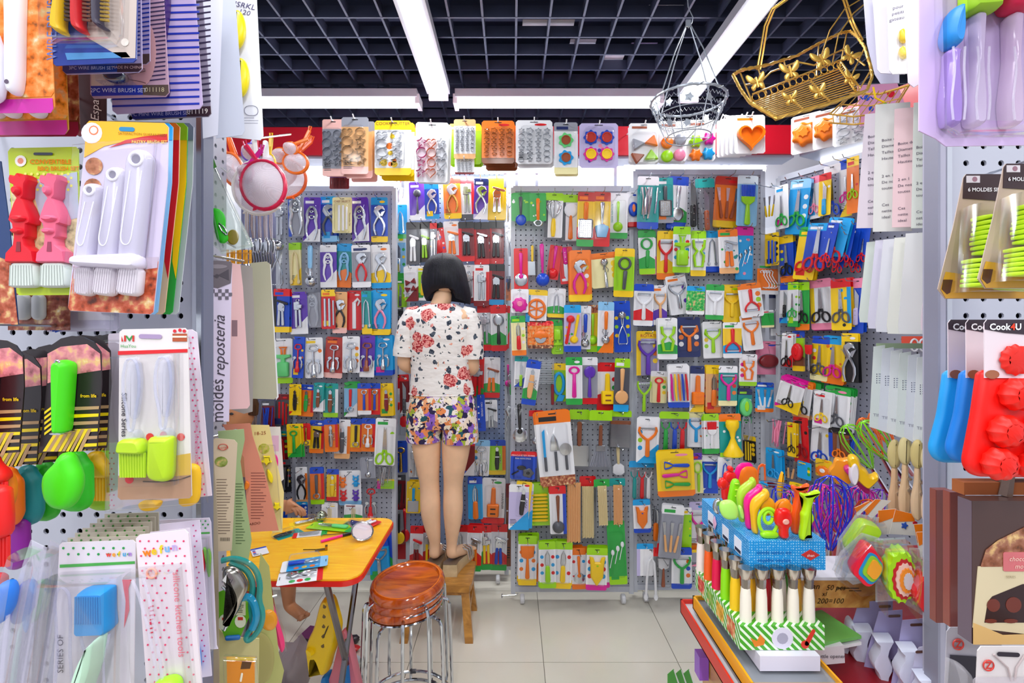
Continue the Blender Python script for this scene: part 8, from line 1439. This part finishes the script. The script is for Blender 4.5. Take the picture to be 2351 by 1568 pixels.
def hand(wr, d, side, par):
 """palm, four fingers and a thumb, curling round what is held"""
 d = d.normalized(); s = Vector((side, 0, 0)); dn = Vector((0, 0, -1)); pm = J_(wr+d*.045, (.02, .03), par); k = J_(wr+d*.075, (.016, .032), pm)
 for i, l in enumerate((.026, .03, .028, .022)):
  o = s*(.027-.018*i); a = J_(wr+d*.09+o, .0085, k); b = J_(wr+d*(.09+l)+o*.95+dn*.008, .008, a); c = J_(wr+d*(.09+l*1.35)+o*.9+dn*.03, .0072, b)
 t = J_(wr+d*.04+s*.032, .011, pm); t2 = J_(wr+d*.066+s*.046+dn*.01, .0095, t); J_(wr+d*.09+s*.038+dn*.022, .008, t2)
pel = J_(wp(1014, 938, 0), (.13, .095)); J[0] = (J[0][0], (.125, .09))
s1_ = J_(wp(1013, 880), (.10, .075), pel); s2_ = J_(wp(1012, 820), (.105, .075), s1_); s3_ = J_(wp(1012, 760), (.12, .08), s2_); s4_ = J_(wp(1012, 724), (.10, .065), s3_); n1 = J_(wp(1014, 704), (.052, .05), s4_); n2 = J_(wp(1016, 684, .005), .049, n1); n3 = J_(wp(1018, 662, .02), .05, n2)
for sgn, sh, el, fo in ((-1, (950, 730), (924, 838), (968, 852)), (1, (1072, 730), (1086, 846), (1048, 858))):
 a = J_(wp(*sh), .052, s4_); b = J_(wp((sh[0]+el[0])/2-2*0, (sh[1]+el[1])/2), .044, a); c = J_(wp(*el, .01), .038, b); d = J_(wp((el[0]*.6+fo[0]*.4), fo[1]-2, .1), .034, c); wr = J_(wp(*fo, .2), .024, d); hand(wp(*fo, .2), Vector((-sgn*.25, 1, .1)), -sgn, wr)
for sgn, ch in ((-1, [(977, 950, 0, .088), (978, 1000, .0, .084), (981, 1050, -.004, .073), (985, 1092, -.002, .056), (987, 1118, 0, .052), (989, 1150, -.014, .056), (990, 1178, -.018, .054), (995, 1215, -.008, .041), (999, 1242, 0, .030), (998, 1257, .0, .028), (997, 1271, -.012, .030)]),
    (1, [(1050, 950, 0, .088), (1049, 1000, .0, .084), (1045, 1050, -.004, .073), (1041, 1092, -.002, .055), (1040, 1118, 0, .051), (1041, 1150, -.014, .055), (1041, 1178, -.018, .053), (1039, 1215, -.008, .040), (1037, 1242, 0, .030), (1037, 1257, .0, .028), (1036, 1271, -.012, .030)])):
 p = pel
 for x, y, dy, r in ch: p = J_(wp(x, y, dy), r, p)
 # foot runs forward, the right one turned outward
 fx = .02 if sgn < 0 else .075; h = wp(ch[-1][0], 1293); h.z = .264; a = J_(Vector((h.x+fx*.4, YW+.06, h.z+.082)), (.03, .026), p); b = J_(Vector((h.x+fx, YW+.14, h.z+.056)), (.036, .018), a)
 for i in range(5): o = Vector((1, -.25 if sgn > 0 else 0, 0))*(.026-.013*i); J_(Vector((h.x+fx*1.2, YW+.185-.006*abs(i-(1 if sgn > 0 else 3)), h.z+.044))+o, .0085, b)
body = skinned('body', J, E, SK, w)
# head with face, ears and hair
hd = MB(); hc = wp(1020, 634, .035)-wo; rs = []
for k, (z, rx, ry, oy) in enumerate(((-.105, .022, .03, .04), (-.1, .04, .05, .025), (-.075, .056, .075, .01), (-.04, .068, .09, 0), (0, .073, .098, 0), (.04, .073, .096, -.003), (.075, .062, .08, -.005), (.1, .038, .048, -.006), (.11, .012, .015, -.006))): rs.append([hc+Vector((rx*math.cos(t), oy+ry*math.sin(t), z)) for t in [2*PI*i/20 for i in range(20)]])
hd.loft(rs).build('head', SK, w)
MB().puff([(-.012, -.02), (0, .02), (.012, -.02), (0, -.028)], .03, .004).build('nose', SK, w, hc+Vector((0, .095, -.01))).rotation_euler = (0, 0, PI)
for s in (-1, 1):
 MB().puff(circ(0, 0, .011, 12, .006), .006, .003).build('eye', mat('k', 'plastic'), w, hc+Vector((s*.03, .092, .012))).rotation_euler = (0, 0, PI); MB().puff(circ(0, 0, .012, 12, .028), .016, .005).build('ear', SK, w, hc+Vector((s*.07, 0, 0))).rotation_euler = (0, 0, s*PI/2)
MB().puff(circ(0, 0, .022, 12, .007), .006, .003).build('mouth', mat('c05058', 'plastic'), w, hc+Vector((0, .085, -.05))).rotation_euler = (0, 0, PI)
def hairmat(name, a, b):
 m, N, L = nmat(name); co = coords(N, L, (150, 150, 3.5)); n = N.new('ShaderNodeTexNoise'); n.inputs['Scale'].default_value = 2.2; n.inputs['Detail'].default_value = 4; L.new(co, n.inputs['Vector']); c = ramp(N, L, n.outputs[0], [(.35, hexc(a)), (.7, hexc(b))]); bs = bsdf(N, L, None, .42, 0, .25); L.new(c, bs.inputs['Base Color'])
 bu = N.new('ShaderNodeBump'); bu.inputs['Strength'].default_value = .5; bu.inputs['Distance'].default_value = .004; L.new(n.outputs[0], bu.inputs['Height']); L.new(bu.outputs[0], bs.inputs['Normal']); return m
HM = hairmat('black_hair', '07070c', '1c1b28')
rs = []; NH = 44
prof = [(579, 1018, 4, .01), (581, 1018, 16, .03), (587, 1018, 29, .062), (598, 1018, 41, .085), (614, 1018, 48, .1), (634, 1019, 52, .108), (654, 1021, 54.5, .108), (670, 1024, 55, .1), (682, 1026, 54, .09), (690, 1027, 51, .08)]
for k, (py, cx, hw, dp) in enumerate(prof):
 c = wp(cx, py, .03)-wo; u = hw/456; ringp = []
 for i in range(NH):
  t = 2*PI*i/NH; x = u*math.cos(t); y = dp*math.sin(t); y = y*(.7 if y > 0 else 1.0); z = 0
  if k >= 7:
   z = -(k-6)*.006*max(0, math.cos(t))**1.5+(k-6)*.02*max(0, -math.sin(t))**2*(1 if math.cos(t) < .3 else .3)
  wv = 1+(.012*math.sin(i*5+k*.2) if k > 1 else 0); ringp.append(c+Vector((x*wv, y*wv, z)))
 rs.append(ringp)
inner = [[p+(Vector((rs[-1][0].x*0, 0, 0)))+(Vector(((wp(1026, 690)-wo).x, .03, p.z))-p)*.12+Vector((0, 0, .012)) for p in rs[-1]]]
MB().loft(rs+inner).build('hair', HM, w)
MB().tube([wp(1016, 580, -.0)-wo, wp(1017, 584, -.05)-wo, wp(1018, 592, -.066)-wo], .0012, 4).build('hair_parting', mat('786c74', 'paper'), w)
# clothes
def rose():
 m, N, L = nmat('rose_print_cotton'); co = coords(N, L); ns = N.new('ShaderNodeTexNoise'); ns.inputs['Scale'].default_value = 34; ns.inputs['Detail'].default_value = 3; L.new(co, ns.inputs['Vector']); ad = N.new('ShaderNodeMixRGB'); ad.blend_type = 'ADD'; ad.inputs[0].default_value = .035; L.new(co, ad.inputs[1]); L.new(ns.outputs['Color'], ad.inputs[2])
 def vor(sc, lo, hi, rnd, loc):
  mp = N.new('ShaderNodeMapping'); L.new(ad.outputs[0], mp.inputs[0]); mp.inputs['Location'].default_value = loc; v = N.new('ShaderNodeTexVoronoi'); v.inputs['Scale'].default_value = sc; L.new(mp.outputs[0], v.inputs['Vector'])
  a = N.new('ShaderNodeMath'); a.operation = 'LESS_THAN'; L.new(v.outputs['Distance'], a.inputs[0]); a.inputs[1].default_value = hi; s = N.new('ShaderNodeSeparateColor'); L.new(v.outputs['Color'], s.inputs[0]); b = N.new('ShaderNodeMath'); b.operation = 'GREATER_THAN'; L.new(s.outputs[0], b.inputs[0]); b.inputs[1].default_value = rnd
  c = N.new('ShaderNodeMath'); c.operation = 'MULTIPLY'; L.new(a.outputs[0], c.inputs[0]); L.new(b.outputs[0], c.inputs[1]); return c.outputs[0], v
 base = N.new('ShaderNodeRGB'); base.outputs[0].default_value = (*hexc('ece6e2'), 1); cur = base.outputs[0]
 for sc, hi, rnd, loc, ca, cb in ((26, .33, .38, (3, 1, 2), '2c3444', '58606c'), (42, .22, .5, (1, 4, 2), '3c444c', '6c7478'), (12, .42, .40, (0, 0, 0), 'a81c2c', 'f0a098'), (38, .22, .62, (5, 2, 7), 'd86858', 'f0b098')):
  f, v = vor(sc, 0, hi, rnd, loc); n2 = N.new('ShaderNodeTexNoise'); n2.inputs['Scale'].default_value = 120; L.new(co, n2.inputs['Vector']); c = ramp(N, L, n2.outputs[0], [(.42, hexc(ca)), (.55, hexc(cb))]); mx = N.new('ShaderNodeMixRGB'); L.new(f, mx.inputs[0]); L.new(cur, mx.inputs[1]); L.new(c, mx.inputs[2]); cur = mx.outputs[0]
 b = bsdf(N, L, None, .8, 0, .2); L.new(cur, b.inputs['Base Color']); w1 = N.new('ShaderNodeTexNoise'); w1.inputs['Scale'].default_value = 14; L.new(coords(N, L, (1, 1, 1.8)), w1.inputs['Vector']); bu = N.new('ShaderNodeBump'); bu.inputs['Strength'].default_value = .5; bu.inputs['Distance'].default_value = .02; L.new(w1.outputs[0], bu.inputs['Height']); L.new(bu.outputs[0], b.inputs['Normal']); return m
def patch():
 m, N, L = nmat('multicolour_print_cotton'); co = coords(N, L); ns = N.new('ShaderNodeTexNoise'); ns.inputs['Scale'].default_value = 40; L.new(co, ns.inputs['Vector']); ad = N.new('ShaderNodeMixRGB'); ad.blend_type = 'ADD'; ad.inputs[0].default_value = .04; L.new(co, ad.inputs[1]); L.new(ns.outputs['Color'], ad.inputs[2])
 v = N.new('ShaderNodeTexVoronoi'); v.inputs['Scale'].default_value = 38; L.new(ad.outputs[0], v.inputs['Vector']); s = N.new('ShaderNodeSeparateColor'); L.new(v.outputs['Color'], s.inputs[0])
 cs_ = ['f4e4cc', 'e88c54', 'f0a878', '7850b8', 'ece0e8', '30284c', 'a8b840', 'f4ead8', '9468c8', 'e89460', '2c5c68', 'f0dcc8']
 c = ramp(N, L, s.outputs[0], [(i/12, hexc(x)) for i, x in enumerate(cs_)], 'CONSTANT'); n2 = N.new('ShaderNodeTexNoise'); n2.inputs['Scale'].default_value = 70; L.new(co, n2.inputs['Vector']); k = ramp(N, L, n2.outputs[0], [(.60, (0, 0, 0)), (.64, (1, 1, 1))]); mx = N.new('ShaderNodeMixRGB'); L.new(k, mx.inputs[0]); L.new(c, mx.inputs[1]); mx.inputs[2].default_value = (*hexc('2c2440'), 1)
 b = bsdf(N, L, None, .75, 0, .2); L.new(mx.outputs[0], b.inputs['Base Color']); return m
RO, PT = rose(), patch()
def ell(cx, py, hw, dp, n=32, tiltz=0, fold=0, k=0, sc=456):
 c = wp(cx, py)-wo; return [c+Vector((hw/sc*math.cos(t)*(1+fold*math.sin(5*t+k)), dp*math.sin(t)*(1+fold*math.sin(7*t+k)), tiltz*math.cos(t))) for t in [2*PI*i/n for i in range(n)]]
tr_ = [(903, 1014, 73, .1), (898, 1014, 74, .103), (885, 1013, 72, .1), (860, 1012, 68, .096), (835, 1011, 67, .095), (805, 1010, 70, .1), (780, 1010, 74, .104), (755, 1010, 78, .105), (735, 1010, 79, .1), (722, 1010, 74, .092), (712, 1011, 62, .08), (704, 1012, 46, .066), (698, 1013, 36, .058)]
bl_ = MB().loft([ell(cx, py, hw, dp, 36, 0, .012 if py > 740 else 0, py*.05) for py, cx, hw, dp in tr_], caps=False)
bl_.build('blouse', RO, w)
def sleeve(pts):
 rs = []
 for (px, py, r, dy) in pts: c = wp(px, py, dy)-wo; rs.append(c)
 out = []
 for i, c in enumerate(rs):
  d = (rs[min(i+1, len(rs)-1)]-rs[max(i-1, 0)]).normalized(); a = d.cross(Vector((0, 1, 0))).normalized(); r = pts[i][2]; out.append([c+a*r*math.cos(t)+Vector((0, 1, 0))*r*math.sin(t)*1.05 for t in [2*PI*j/20 for j in range(20)]])
 return out
for s, q in ((-1, [(966, 716, .034, 0), (952, 722, .052, 0), (940, 745, .058, 0), (933, 780, .057, 0), (929, 806, .058, 0), (928, 818, .056, 0)]), (1, [(1060, 716, .034, 0), (1072, 722, .052, 0), (1080, 745, .056, 0), (1085, 780, .053, 0), (1087, 812, .052, 0), (1087, 824, .05, 0)])): MB().loft(sleeve(q), caps=False).build('sleeve', RO, w)
MB().tube(ell(1014, 903, 74, .101, 36)+[ell(1014, 903, 74, .101, 36)[0]], .004, 6).build('hem', RO, w)
sh = MB().loft([ell(1014, 896, 71, .1), ell(1014, 905, 72, .102), ell(1015, 925, 76, .112), ell(1015, 945, 79, .12), ell(1015, 965, 80.5, .116), ell(1015, 978, 80.5, .1)], caps=False)
def legring(cx, py, hw, dp, flip=1): return [(wp(cx, py)-wo)+Vector((hw/456*math.cos(t), dp*math.sin(t), 0)) for t in [2*PI*i/24 for i in range(24)]]
sh.loft([legring(974, 940, 40, .1), legring(974, 975, 41, .104), legring(974, 1002, 41, .1), legring(974, 1010, 40.5, .098)], caps=False); sh.loft([legring(1055, 940, 40, .1), legring(1056, 975, 41, .104), legring(1057, 1004, 42, .1), legring(1057, 1013, 41.5, .098)], caps=False)
sh.build('shorts', PT, w); MB().tube([wp(941, 918, -.12)-wo, wp(985, 922, -.118)-wo, wp(1014, 915, -.114)-wo, wp(1045, 922, -.118)-wo, wp(1088, 916, -.12)-wo][1:4], .0022, 5).build('yoke_seam', PT, w)
# wedge sandals
for s, px, fx in ((-1, 997, .02), (1, 1036, .075)):
 h = wp(px, 1296)-wo; zt = .062; n = 9; top = []; bot = []; hw = [.034, .037, .036, .034, .035, .038, .041, .038, .022]
 rings = []
 for k in range(n):
  t = k/(n-1); y = -.05+.25*t; cx = h.x+fx*max(0, t-.15)*1.2; zz = zt-.03*t**1.2; zb_ = .0+(.012 if k == n-1 else 0); q = hw[k]; rings.append([(cx-q, y, zb_), (cx+q, y, zb_), (cx+q*1.05, y, zz*.5), (cx+q, y, zz), (cx, y, zz-.003), (cx-q, y, zz), (cx-q*1.05, y, zz*.5)])
 MB().loft([[Vector(p) for p in r] for r in rings]).build('wedge_sole', mat('b09a7c', 'metal') if False else woodmat('champagne_leather', 'c0a880', 'dcc8a0', (3, 3, 3), .3, .3), w)
 MB().loft([[Vector((p[0]*1+(p[0]-(r[4][0]))*-.08, p[1], r[4][2]+dz)) for p in (r[3], r[5])][:2]+[Vector((r[5][0], r[5][1], r[4][2]+dz+.003)), Vector((r[3][0], r[3][1], r[4][2]+dz+.003))] for r in rings[:7] for dz in (.001,)]).build('insole', mat('7a6654', 'plastic'), w)
 cx = h.x+fx*.55
 for j, y in enumerate((.065, .085, .105)): MB().tube([(cx-.04+fx*.1*j, y, zt-.03), (cx-.03+fx*.1*j, y, zt+.018), (cx+.002+fx*.1*j, y, zt+.034), (cx+.034+fx*.1*j, y, zt+.018), (cx+.043+fx*.1*j, y, zt-.03)], .0055, 6, flat=.6).build('strap', mat('d8d8d8', 'metal'), w)
# seated person at the table, mostly hidden
YP = 2.45; po = Vector((-1.33, YP, 0)); pp = empty('seated_person', po, 'seated person mostly hidden behind hanging sheets, hand at the yellow table', 'person'); J = []; E = []; wo_s = wo; wo = po
V = Vector; pel = J_(V((-1.36, 2.5, .42)), (.15, .12)); a = J_(V((-1.36, 2.49, .6)), (.13, .1), pel); b = J_(V((-1.35, 2.45, .8)), (.15, .1), a); c = J_(V((-1.34, 2.42, .9)), (.1, .07), b); d = J_(V((-1.33, 2.40, .97)), .05, c); J_(V((-1.32, 2.38, 1.02)), .05, d)
for s, sh_, el, wr_ in ((1, V((-1.19, 2.4, .87)), V((-1.10, 2.3, .72)), P(640, 1158, 2.14)), (-1, V((-1.5, 2.42, .87)), V((-1.5, 2.25, .68)), V((-1.3, 2.1, .76)))):
 q = J_(sh_, .05, c); q = J_((sh_+el)/2, .042, q); q = J_(el, .036, q); q = J_((el+wr_)/2, .032, q); q = J_(wr_, .022, q); hand(wr_, V((.55, -.2, -.02)), 0 if False else s*.0+.6, q)
for s, kn, an, toe in ((1, V((-1.12, 2.46, .46)), P(664, 1392, 2.48), P(702, 1418, 2.42)), (-1, V((-1.3, 2.15, .45)), V((-1.33, 2.2, .1)), V((-1.28, 2.05, .04)))):
 q = J_(V((-1.36+s*.08, 2.48, .40)), .09, pel); q = J_((V((-1.36+s*.08, 2.48, .40))+kn)/2, .075, q); q = J_(kn, .058, q); q = J_(kn*.6+an*.4, .055, q); q = J_(kn*.25+an*.75, .038, q); q = J_(an, .03, q); q2 = J_(an*.4+toe*.6, (.034, .026), q)
 dd = (toe-an); dd.z = 0; dd.normalize(); sd = V((-dd.y, dd.x, 0))
 for i in range(5): J_(toe+sd*(.028-.014*i), .009, q2)
skinned('body', J, E, skinmat('tan_skin', 'b87c54'), pp)
hc2 = V((-1.315, 2.37, 1.09))-po; rs = []
for (z, rx, ry) in ((-.11, .03, .04), (-.08, .055, .07), (-.03, .072, .092), (.03, .075, .096), (.07, .06, .078), (.105, .02, .03)): rs.append([hc2+V((rx*math.cos(t), ry*math.sin(t), z)) for t in [2*PI*i/18 for i in range(18)]])
MB().loft(rs).build('head', skinmat('tan_face', 'b87c54'), pp); rs = []
for (z, rx, ry) in ((-.02, .08, .1), (.03, .083, .104), (.075, .068, .086), (.115, .03, .04)): rs.append([hc2+V((rx*math.cos(t), .02+ry*math.sin(t), z+.03*max(0, -math.sin(t)))) for t in [2*PI*i/18 for i in range(18)]])
MB().loft(rs).build('hair', hairmat('brown_hair', '24140c', '5c3820'), pp)
MB().puff([(-.01, -.015), (0, .018), (.01, -.015)], .025, .003).build('nose', MC.get('x') or bpy.data.materials['tan_face'], pp, hc2+V((.0, -.09, -.01)))
for s in (-1, 1): MB().puff(circ(0, 0, .01, 10, .006), .005, .002).build('eye', mat('k', 'plastic'), pp, hc2+V((s*.028, -.09, .01)))
MB().puff(circ(0, 0, .02, 10, .006), .005, .002).build('mouth', mat('b05850', 'plastic'), pp, hc2+V((0, -.084, -.045)))
rs = []
for z, rx, ry in ((.4, .17, .14), (.6, .16, .13), (.8, .18, .125), (.9, .13, .09), (.94, .07, .065)): rs.append([V((-1.355, 2.47, z))-po+V((rx*math.cos(t), ry*math.sin(t), 0)) for t in [2*PI*i/22 for i in range(22)]])
MB().loft(rs, caps=False).build('shirt', mat('5c5058', 'paper'), pp)
sm = MB()
for s, kn in ((1, V((-1.12, 2.46, .46))), (-1, V((-1.3, 2.15, .45)))):
 a = V((-1.36+s*.08, 2.48, .40)); ax = (kn-a).normalized(); u1 = ax.cross(V((0, 0, 1))).normalized(); u2 = u1.cross(ax); ps = [a, (a+kn)/2, kn, kn+V((.0, 0, -.06))]
 sm.loft([[p-po+u1*r*math.cos(t)+u2*r*math.sin(t) for t in [2*PI*i/16 for i in range(16)]] for p, r in zip(ps, (.11, .095, .078, .085))], caps=False)
sm.build('shorts', mat('50443c', 'paper'), pp)
wo = wo_s
o = empty('low_stool', (-1.37, 2.5, 0), 'low plastic stool under the seated person', 'stool'); MB().lathe([(0, .28), (.15, .28), (.16, .265), (.15, .25), (0, .25)], 24).build('seat', mat('b02c24', 'plastic'), o)
for k in range(4): a = PI/4+k*PI/2; MB().tube([(.12*math.cos(a), .12*math.sin(a), .26), (.16*math.cos(a), .16*math.sin(a), 0)], .015, 6).build('leg', mat('b02c24', 'plastic'), o)
